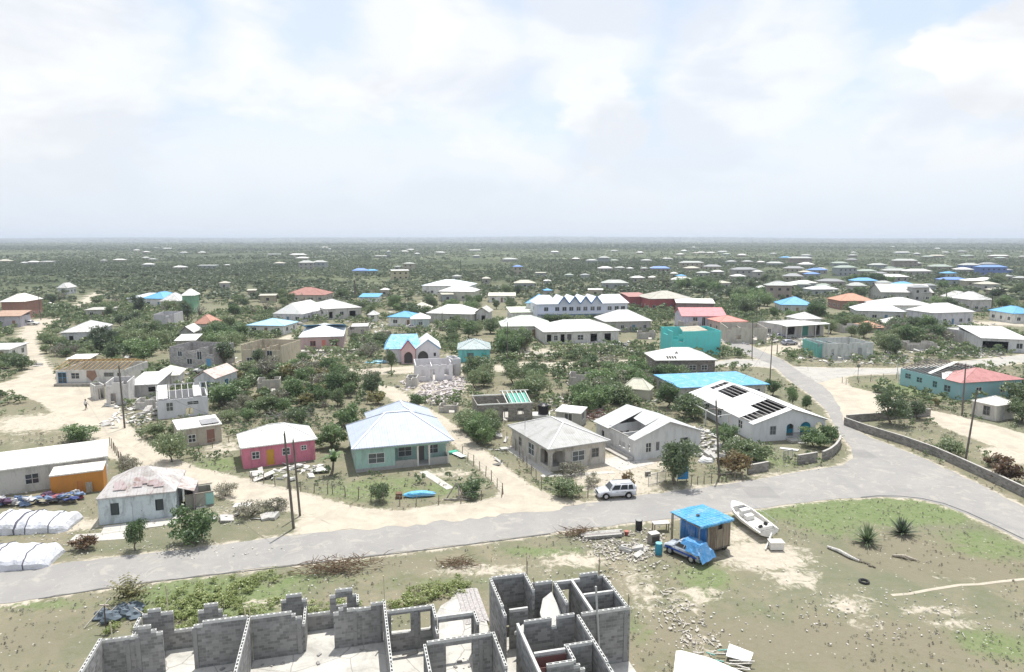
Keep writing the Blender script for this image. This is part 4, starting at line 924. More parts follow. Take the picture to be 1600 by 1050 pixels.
t, w_, d_ = sh_('long white house with yellow bare rafters and blue window', (83, 578), (195, 577), (98, 564), ze=3.1, roof='rafters', rh=1.1, rm=wood((.52, .35, .16)), wc=(.58, .56, .52), over=.25, dirt=.5, detail=2,
   opens={'F': [(.09, .5, 1.5, 2.0, 'win', BLUEF), (.28, 1.3, 1.5, 1.1, 'win', plain((.6, .58, .55))), (.77, 1.7, 1.7, .7, 'louvre', plain((.3, .28, .26))), (.92, 1.0, .7, 1.4, 'win', plain((.6, .58, .55)))]})
f = MB(); c0 = w_ * .52; f.vprism([(c0 - 1.0, 1.7), (c0, .7), (c0 + 1.0, 1.7), (c0 + .7, 2.9), (c0 - .9, 2.9)], lambda a, n, z: (a, .21 + n, z), .03); f.build('bare_plaster_patch', concrete((.30, .19, .14)), t)
f = MB(); f.box(.4, w_ - .4, -.9, .2, 0, .5); f.build('plinth', block_m((.3, .28, .25)), t)
flat_wall_ruin('narrow white roofless ruin with open doorway beside the tall pole', (164, 599), (199, 597), (160, 590), 3.9, paint((.58, .56, .54), .6), profF=[(.0, .3, 3.4), (.8, 1, 3.5)], opens={'F': [(.3, .1, .9, 2.0, 'hole')]})
flat_wall_ruin('low roofless white lean-to joined to the narrow ruin', (148, 603), (163, 601), None, 2.6, paint((.55, .53, .50), .6), depth=3.4, opens={'F': [(.6, .1, .9, 1.9, 'hole')]})
t, w_, d_ = sh_('low grey house with bright white roof and triangular opening', (198, 602), (246, 600), (198, 586), ze=2.4, roof='flat', rh=.5, wc=(.42, .41, .40), rm=roofm((.64, .64, .625), .1), over=.2, opens={'F': [(.82, 1.0, 1.2, .9, 'hole')]})
sh_('dove grey cottage with blue shuttered window and peeling pink roof', (300, 591), (336, 592), depth=8, ze=2.9, roof='gable', axis='y', rh=1.4, wc=(.50, .52, .52), rm=roofm((.62, .50, .46), .5, .3), over=.2, frame=BLUEF, opens={'F': [(.55, 1.0, 1.5, 1.3, 'louvre', BLUEF)], 'R': [(.5, 1, 1, 1, 'win')]})
t, w_, d_ = sh_('white house with stripped roof, grey rafters showing over its walls', (243, 626), (326, 618), (241, 611), ze=3.1, roof='rafters', rh=1.5, rm=paint((.52, .51, .50), .4), wc=(.62, .62, .64), over=.15, dirt=.25, detail=2,
   opens={'F': [(.24, 1.2, .9, 1.3, 'louvre'), (.70, 1.9, 1.6, .5, 'win'), (.62, .3, 1.0, 1.1, 'hole')]})
f = MB(); f.vprism([(0, 3), (d_ - .3, 3), ((d_ - .3) / 2, 4.4)], lambda a, n, z: (.15 + n, .15 + a, z), .16); f.build('gable_end', paint((.62, .62, .64), .3), t)
f = MB(); f.slab([(.3, .2, 3.25), (1.7, .2, 3.25), (1.7, d_ / 2, 4.75), (.3, d_ / 2, 4.75)], .03); f.slab([(w_ - 2.2, .2, 3.25), (w_ - 1.0, .2, 3.25), (w_ - 1.2, d_ * .4, 4.4), (w_ - 2.2, d_ * .4, 4.4)], .03); f.build('torn_roof_sheet', roofm((.6, .6, .6), .4), t)
t, w_, d_ = sh_('tan house with flat white roof, half of its sheets missing', (277, 672), (347, 662), (265, 660), ze=2.6, roof='flat', rh=.3, wc=(.42, .38, .31), rm=roofm((.68, .67, .63), .3), over=.12, dirt=.6, detail=2,
   opens={'F': [(.30, .6, .9, 1.0, 'win', plain((.75, .74, .7))), (.74, .1, 1.0, 1.9, 'door', plain((.24, .13, .10)))]})
f = MB(); f.box(w_ * .55, w_ - .25, .4, d_ - .4, 2.78, 2.80); f.build('bare_roof_deck', concrete((.30, .30, .31)), t)
flat_wall_ruin('two storey grey ruin with dark square openings behind the parked pickup', (267, 541), (330, 545), None, 4.6, block_m((.38, .36, .35)), depth=8, profF=[(.0, .1, 3.9), (.35, .7, 3.6), (.9, 1, 3.2)], opens={'F': [(.24, 2.6, 1.0, 1.1, 'win'), (.68, 2.0, 1.1, 1.8, 'win'), (.45, .9, 1.2, 1.2, 'win'), (.88, .2, 1, 2, 'door', plain((.1, .3, .5)))]})  # dark panes added in these openings stand for the unlit inside
t, w_, d_ = sh_('small grey house with white sloping roof above the two storey ruin', (266, 534), (311, 530), depth=6, ze=3.2, roof='flat', rh=.8, wc=(.4, .38, .36), rm=roofm((.7, .7, .68), .3))
flat_wall_ruin('roofless frame of a house with pale balcony posts', (378, 538), (438, 541), None, 5.2, paint((.50, .44, .33), .5), depth=9, profF=[(.03 + .12 * i, .12 + .12 * i, 4.2) for i in range(8)], opens={'F': [(.2, .5, 1.3, 1.9, 'win'), (.5, .5, 1.3, 1.9, 'win'), (.8, .5, 1.3, 1.9, 'win'), (.35, 2.9, 1.2, 1.1, 'win'), (.7, 2.9, 1.2, 1.1, 'win')]})  # openings hold added dark panes in place of the shade behind them
sh_('grey gabled shell with broken white roof edge', (274, 521), (305, 519), depth=8, ze=3.0, roof='gable', axis='y', rh=1.7, wc=(.40, .39, .37), rm=roofm((.6, .6, .58), .4))
sh_('small house with rounded orange roof and white rim', (301, 506), (332, 506), depth=7, ze=3, rh=2.4, rm=roofm((.52, .27, .20), .3), k=.8)
flat_wall_ruin('grey white walled ruin beside the dark tree', (231, 493), (279, 489), None, 4.2, paint((.50, .49, .50), .4), depth=9, profF=[(.6, .75, 3.4), (.85, 1, 3.7)], opens={'F': [(.8, 1.4, 1.2, 1.4, 'hole')]})
sh_('flat pale walled house below the white track', (120, 486), (181, 482), depth=8, ze=3, roof='flat', rh=.2, wc=(.50, .49, .45), rm=roofm((.45, .44, .40), .4))
sh_('brown walled two storey house with pale hip roof at the left edge', (-12, 473), (47, 470), depth=13, ze=6.2, rh=2.4, wc=(.36, .19, .14), rm=roofm((.74, .72, .66), .2), dirt=.4)
sh_('low house with orange brown porch roof below the brown two storey house', (-20, 495), (36, 493), depth=7, ze=3.6, roof='flat', rh=1.2, wc=(.46, .44, .48), rm=roofm((.42, .28, .20), .4))
sh_('house at the left edge with flat white roof beside the sandy track', (-40, 547), (15, 546), depth=8, ze=2.6, roof='flat', rh=.4)
sh_('round looking pale blue roof between two bushes', (384, 508), (444, 509), depth=10, ze=2.8, rh=1.6, rm=roofm((.36, .60, .78), .2), k=1.2)
sh_('square green walled house with pointed white roof', (281, 462), (304, 461.5), depth=8, ze=7.0, rh=2.2, wc=(.22, .40, .26), rm=roofm((.78, .78, .74), .2))
sh_('white pointed roof beside the blue roof on the left', (247, 471), (283, 470), depth=12, ze=3.3, rh=2.9, wc=(.42, .40, .33))
sh_('long roof half pale half bright blue', (197, 466), (256, 466), depth=13, ze=3.2, rh=1.8, rm=roofm((.66, .70, .74), .3))
t, w_, d_ = sh_('bright blue roof overlapping the long pale roof', (222, 466), (254, 467), depth=14, ze=3.5, rh=2.4, rm=BLUR)
sh_('white hip roofed house with blank white walls in the scrub', (79, 451), (113, 449), depth=11, ze=3.4, rh=2.4, wc=(.6, .6, .6))
# behind the pink grey house etc. towards the right
sh_('pale house with greenish white hip roof beside the dark trees', (783, 510), (866, 509), depth=12, ze=3.2, rh=2.5, wc=(.55, .54, .50), rm=GRNR)
t, w_, d_ = sh_('long white hip roofed house with a row of dark porch openings', (849, 519), (970, 516), depth=14, ze=3.3, rh=2.4, wc=(.58, .57, .54), rm=roofm((.68, .68, .65), .3), detail=2,
   opens={'F': [(.06, .3, 1.2, 2.2, 'hole'), (.15, .9, 1, 1.3, 'win'), (.24, .3, 1.1, 2.2, 'hole'), (.33, .4, 1.2, 2.1, 'door', plain((.1, .09, .09))), (.48, .9, 1.6, 1.3, 'win'), (.66, .3, 1.8, 2.2, 'hole'), (.85, .3, 1.8, 2.2, 'hole')]})
sh_('white hip roofed house with grey walls right of the long white house', (945, 503), (1019, 500.5), depth=12, ze=3.3, rh=2.9, wc=(.42, .40, .38), rm=roofm((.64, .64, .625), .15))
sh_('pale yellow green flat roofed house at the foot of the school', (797, 489), (840, 487), depth=10, ze=3.2, roof='flat', rh=1.0, rm=roofm((.60, .64, .52), .3))

def school():
    o, rz, W_, D = frame_at((838, 475.5), (982, 473), 6.6, depth=12)
    t = thing('school_building', 'long white two storey building with four small gables and blue trim', 'school', o, rz); keep_rect(o, rz, -8, W_ + .4, -2.5, D + .4)
    wm = paint((.62, .64, .70), .2); bt = plain((.10, .22, .45)); h = 6.5
    wl = [(f, z_, 1.4, 1.3, 'win') for f in (.1, .22, .3, .375, .455, .53, .61, .68, .80, .88, .95) for z_ in (4.2,)] + [(f, 1.0, 1.6, 1.4, 'win') for f in (.12, .25, .38, .5, .62, .75, .9)]
    walls(t, .3, W_ - .3, .3, D - .3, h, wm, {'F': wl, 'L': [(.5, 4, 1.5, 1.3, 'win')], 'R': [(.3, 4, 1.5, 1.3, 'win'), (.7, 4, 1.5, 1.3, 'win')]}, detail=1)
    RM = roofm((.76, .78, .82), .2)
    S = MB(); hip(S, -.1, W_ * .24, -.1, D, h + .12, 2.5, axis='x', k=.5); S.build('roof', RM, t)
    S = MB(); hip(S, W_ * .705, W_ + .2, -.1, D, h + .12, 2.5, axis='x', k=.35); S.build('roof', RM, t)
    S = MB(); G_ = MB(); tr = MB(); n = 4; a0 = W_ * .235; gw = (W_ * .705 - a0) / n
    for i in range(n):
        x = a0 + i * gw; gable_roof(S, x, x + gw - .01, -.3, D, h + .12, 2.3, 'y', .08)
        G_.vprism([(x + .05, h + .002), (x + gw - .05, h + .002), (x + gw / 2, h + 2.25)], lambda a, n_, z: (a, .25 + n_, z), .2)
        tr.bar((x, -.36, h + .1), (x + gw / 2, -.36, h + 2.45), .12, .35); tr.bar((x + gw - .02, -.36, h + .1), (x + gw / 2, -.36, h + 2.45), .12, .35)
    S.build('gable_roof', RM, t); G_.build('gable_wall', wm, t); tr.build('gable_trim', bt, t)
    S = MB(); S.box(W_ * .02, W_ * .74, -1.6, .25, 3.1, 3.3); S.build('balcony', bt, t)
    S = MB()
    for k in range(9): S.box(W_ * (.03 + .087 * k), W_ * (.03 + .087 * k) + .2, -1.5, -1.3, 0, 3.09)
    S.build('balcony_column', wm, t)
    S = MB(); S.box(W_ * .02, W_ * .74, -1.62, -1.55, 3.31, 4.0); S.build('balcony_parapet', wm, t)
school()
sh_('low wing with bright blue roof on the left end of the white two storey building', (820, 473), (852, 474), depth=16, ze=5.8, rh=2.2, rm=BLUR)
sh_('red walled building with pale beige roof, larger one', (1015, 467), (1084, 466), depth=16, ze=4.6, rh=2.6, wc=(.36, .10, .10), rm=roofm((.42, .40, .35), .4), dirt=.3)
sh_('smaller dark red walled building left of the beige roofed one', (983, 464), (1014, 463), depth=12, ze=4.6, roof='flat', rh=.8, wc=(.34, .11, .11), rm=roofm((.40, .20, .18), .4))
sh_('low white roofed open shed in front of the red building', (1056, 473), (1118, 474), depth=9, ze=3.6, roof='flat', rh=1.0, wc=(.3, .2, .19), rm=roofm((.80, .78, .72), .1))
sh_('lilac white house with soft pink hip roof', (1065, 494), (1136, 494), depth=11, ze=4.0, roof='gable', axis='x', rh=2.2, wc=(.56, .54, .62), rm=PINKR, opens={'F': [(.3, 1, 1.4, 2.6, 'win'), (.5, 1, 1, 2.6, 'win'), (.75, 1, 1.2, 2.6, 'win')]})
sh_('small building with salmon red roof beside the pink roofed house', (1124, 503), (1170, 502), depth=9, ze=3.4, rh=1.4, wc=(.5, .4, .36), rm=roofm((.58, .24, .20), .4))
flat_wall_ruin('roofless beige shell right of the turquoise building', (1137, 512), (1199, 513), None, 4.2, paint((.46, .43, .37), .5), depth=12, opens={'F': [(.3, 1, 1.2, 1.2, 'hole'), (.7, 1, 1.2, 1.2, 'hole')]}, profF=[(.0, .1, 3.4), (.5, .66, 3.9)])
t, w_, d_ = sh_('flat roofed white shop with three dark green doorways', (1222, 507), (1288, 503), (1202, 500), ze=4.0, roof='parapet', rh=.3, wc=(.46, .45, .43), rm=roofm((.6, .6, .58), .3), over=.05, opens={'F': [(.22, .9, 2.6, 2.2, 'hole'), (.55, .3, 2.4, 2.9, 'door', plain((.06, .22, .18))), (.84, .3, 2.2, 2.9, 'hole')], 'L': [(.5, 1, 1.2, 1.2, 'win')]})
f = MB(); f.slab([(-.3, -2.0, 3.7), (w_ + .3, -2.0, 3.7), (w_ + .3, 0, 3.9), (-.3, 0, 3.9)], .14); f.build('canopy_roof', roofm((.66, .66, .64), .3), t)
f = MB()
for x in (0, .35, .68, 1): f.box(x * (w_ - .2), x * (w_ - .2) + .2, -1.9, -1.7, 0, 3.56)
f.build('canopy_column', paint((.55, .54, .52), .4), t)
sh_('white curved roof just behind the flat roofed shop', (1250, 499), (1286, 498), depth=8, ze=4, rh=1.8, k=1.2)
flat_wall_ruin('long white roofless ruin with six openings and sea green end', (1296, 537), (1365, 535), None, 3.8, paint((.52, .54, .52), .6, (.33, .34, .32)), depth=9, profF=[(.4, .46, 3.4), (.7, .8, 3.5)],
    opens={'F': [(.08, .9, 1.0, 1.6, 'hole'), (.26, .3, 1.0, 2.4, 'hole'), (.42, .9, .9, 1.5, 'hole'), (.56, .9, .9, 1.5, 'hole'), (.7, .2, 1, 2.4, 'door', plain((.3, .3, .3))), (.9, 1.3, .9, 1.3, 'hole')]})
flat_wall_ruin('sea green broken wall box at the left end of the long ruin', (1277, 537), (1295, 537), None, 3.4, paint((.16, .42, .37), .5), depth=8, profF=[(.0, .3, 2.6)])
sh_('white house with bright blue hip roof', (1219, 476), (1275, 477), depth=12, ze=3.2, rh=2.7, wc=(.56, .58, .58), rm=BLUR)
sh_('wide house with half white half pale blue hip roof', (1338, 485), (1416, 487), (1345, 480), ze=3.4, rh=2.9, wc=(.52, .52, .50), rm=roofm((.76, .80, .84), .15))
sh_('white house with broad white hip roof and lilac side wall', (1458, 489), (1525, 487), (1464, 482), ze=4.2, rh=2.6, wc=(.58, .57, .60), rm=roofm((.64, .64, .625), .1))
sh_('grey roofed house behind the palm like tree', (1385, 477), (1462, 477), depth=16, ze=3.4, rh=2.4, rm=roofm((.60, .60, .58), .4))
sh_('brown walled house with orange red roof', (1313, 470), (1368, 470), depth=12, ze=3.6, rh=2.6, wc=(.30, .18, .14), rm=TILE)
t, w_, d_ = sh_('large hall with long streaked grey white gable roof', (1366, 455), (1472, 459), depth=17, ze=4.0, roof='gable', axis='x', rh=3.4, wc=(.45, .45, .42), rm=roofm((.54, .53, .51), .6), over=.6)
sh_('low collapsed house with orange brown roof', (1348, 512), (1386, 512), depth=8, ze=1.6, rh=1.6, rm=TILE, wc=(.45, .4, .35))
sh_('white holed roof of a collapsed house beside the big tree clump', (1384, 505), (1422, 506), depth=8, ze=1.8, rh=1.6, wc=(.45, .4, .35), rm=roofm((.70, .70, .68), .5, .2))
sh_('white twin roofed house beside the palm, left block', (1497, 466), (1524, 466), depth=12, ze=3.6, rh=2.6)
sh_('white twin roofed house beside the palm, right block', (1521, 469), (1551, 468), depth=12, ze=4.6, rh=2.8, wc=(.55, .53, .5))
sh_('bright blue roofed house cut by the right edge', (1583, 490), (1625, 490), depth=12, ze=3.4, rh=2.0, rm=BLUR)
t, w_, d_ = sh_('white house with open carport holding a dark car', (1533, 528), (1612, 531), (1553, 515), ze=3.4, roof='flat', rh=.9, wc=(.58, .58, .58), rm=roofm((.64, .64, .625), .2), opens={'F': [(.22, .02, 7.0, 2.6, 'hole'), (.82, 1, 1.3, 1.3, 'win')]})
sh_('flat grey walled block behind the carport house', (1508, 517), (1552, 515), depth=8, ze=3.4, roof='parapet', rh=.3, wc=(.50, .49, .48), rm=roofm((.45, .45, .43), .4), over=.05, opens={})
# teal and red house on the right
def teal_red():
    o, rz, W_, D = frame_at((1502, 598), (1600, 592), 3.2, (1409, 575))
    t = thing('house', 'long teal house with torn roof timbers and faded red hip end', 'house', o, rz); keep_rect(o, rz, -.5, W_ + .5, -.5, D + .5)
    wm = paint((.26, .46, .49), .6, (.32, .42, .43)); h = 3.1
    walls(t, .2, W_ - .2, .2, D - .2, h, wm, {'L': [(.14, 1.6, 1.3, .9, 'win', plain((.2, .45, .47))), (.34, 1.4, 1.2, .9, 'win', plain((.2, .45, .47))), (.60, 1.2, .9, 1.1, 'win', plain((.2, .45, .47))), (.80, 1.0, 1.3, 1.1, 'win', plain((.28, .45, .47)))], 'F': [(.3, 1, 1.2, 1.1, 'win'), (.7, 1, 1.2, 1.1, 'win')]})
    rh = 1.9; m = W_ / 2; zz = lambda x: h + .1 + rh * (1 - abs(x - m) / m)
    S = MB(); S.slab([(-.2, -.2, h + .1), (W_ + .2, -.2, h + .1), (m, D * .24, h + rh)], .06); S.slab([(W_ + .2, -.2, h + .1), (W_ + .2, D + .2, h + .1), (m, D * .85, h + rh), (m, D * .24 + .01, h + rh)], .06); S.slab([(-.2, -.15, h + .1), (m, D * .245, h + rh), (m * .5, D * .36, zz(m * .5)), (-.2, D * .22, h + .1)][::-1], .06); S.build('roof', roofm((.48, .22, .21), .4), t)
    S = MB(); S.slab([(-.2, D * .23, h + .12), (m * .52, D * .37, zz(m * .5)), (m * .3, D * .44, zz(m * .3)), (-.2, D * .27, h + .12)][::-1], .05); S.slab([(.5, D * .5, zz(.5) + .1), (m, D * .52, h + rh + .35), (m, D * .60, h + rh + .2), (.7, D * .58, zz(.7))][::-1], .04); S.build('torn_roof_sheet', roofm((.68, .67, .64), .3), t)
    S = MB()
    for i in range(15):
        y = D * .27 + i * D * .05
        if y > D - .1: break
        S.bar((.1, y, h + .1), (m, y, h + rh), .09, .14)
    for s in (.12, .3, .48, .66, .84, 1): S.bar((m * s, D * .3, zz(m * s) + .02), (m * s, D - .1, zz(m * s) + .02), .08, .08)
    S.build('roof_timber', wood((.30, .27, .25)), t)
    S = MB(); S.box(.4, W_ - .4, .4, D - .4, .0, .06); S.build('floor_slab', concrete((.2, .19, .18)), t)
teal_red()
sh_('small cream hut with pale hip roof, one door and one window', (1559, 634.5), (1589, 629.5), (1522, 625), ze=2.5, rh=.9, wc=(.58, .55, .50), rm=roofm((.66, .64, .60), .3), over=.15, cat='hut', name='hut', detail=2,
   opens={'F': [(.35, .05, .85, 2.0, 'door', plain((.42, .42, .42)))], 'L': [(.6, .7, .95, 1.4, 'win', plain((.3, .28, .26)))]})
sh_('small pointed cream tent roof hut in the trees', (971, 606), (1016, 610), (978, 600), ze=2.0, rh=1.6, wc=(.5, .48, .4), rm=roofm((.66, .64, .52), .2), over=.2, cat='hut', name='hut', opens={})
sh_('white sheet roof lying low behind the house with yellow rafters', (98, 563), (143, 560), depth=5, ze=1.6, roof='flat', rh=.4, wc=(.45, .42, .38), rm=roofm((.76, .75, .68), .2), opens={})
sh_('low cream roof right of the bright white roof', (238, 588), (280, 586), depth=7, ze=2.2, rh=1.2, rm=roofm((.72, .70, .62), .2), opens={})
# white group behind the red roof
sh_('large white roofed complex, front wing with small windows', (684, 455), (741, 456), depth=14, ze=4.2, rh=2.6, wc=(.55, .54, .46), rm=roofm((.64, .64, .625), .1))
sh_('large white roofed complex, long rear wing with bluish roof', (658, 446), (733, 447), depth=20, ze=4.6, rh=2.6, rm=roofm((.72, .80, .84), .15))
sh_('pale beige flat roofed strip beside the wide road in the middle distance', (762, 462), (806, 462), depth=12, ze=3, roof='flat', rh=.5, rm=roofm((.62, .60, .52), .3))
sh_('white roofless looking hut with dark doorway left of the tall pole', (742, 487), (764, 489), depth=8, ze=3.6, roof='gable', axis='y', rh=1.6, rm=roofm((.5, .49, .46), .4), wc=(.56, .55, .52), opens={'F': [(.6, .1, 1.2, 2.4, 'hole')]})
sh_('white flat roof at the foot of the greenish roofed house', (783, 507), (800, 507), depth=9, ze=3.2, rh=1.2)

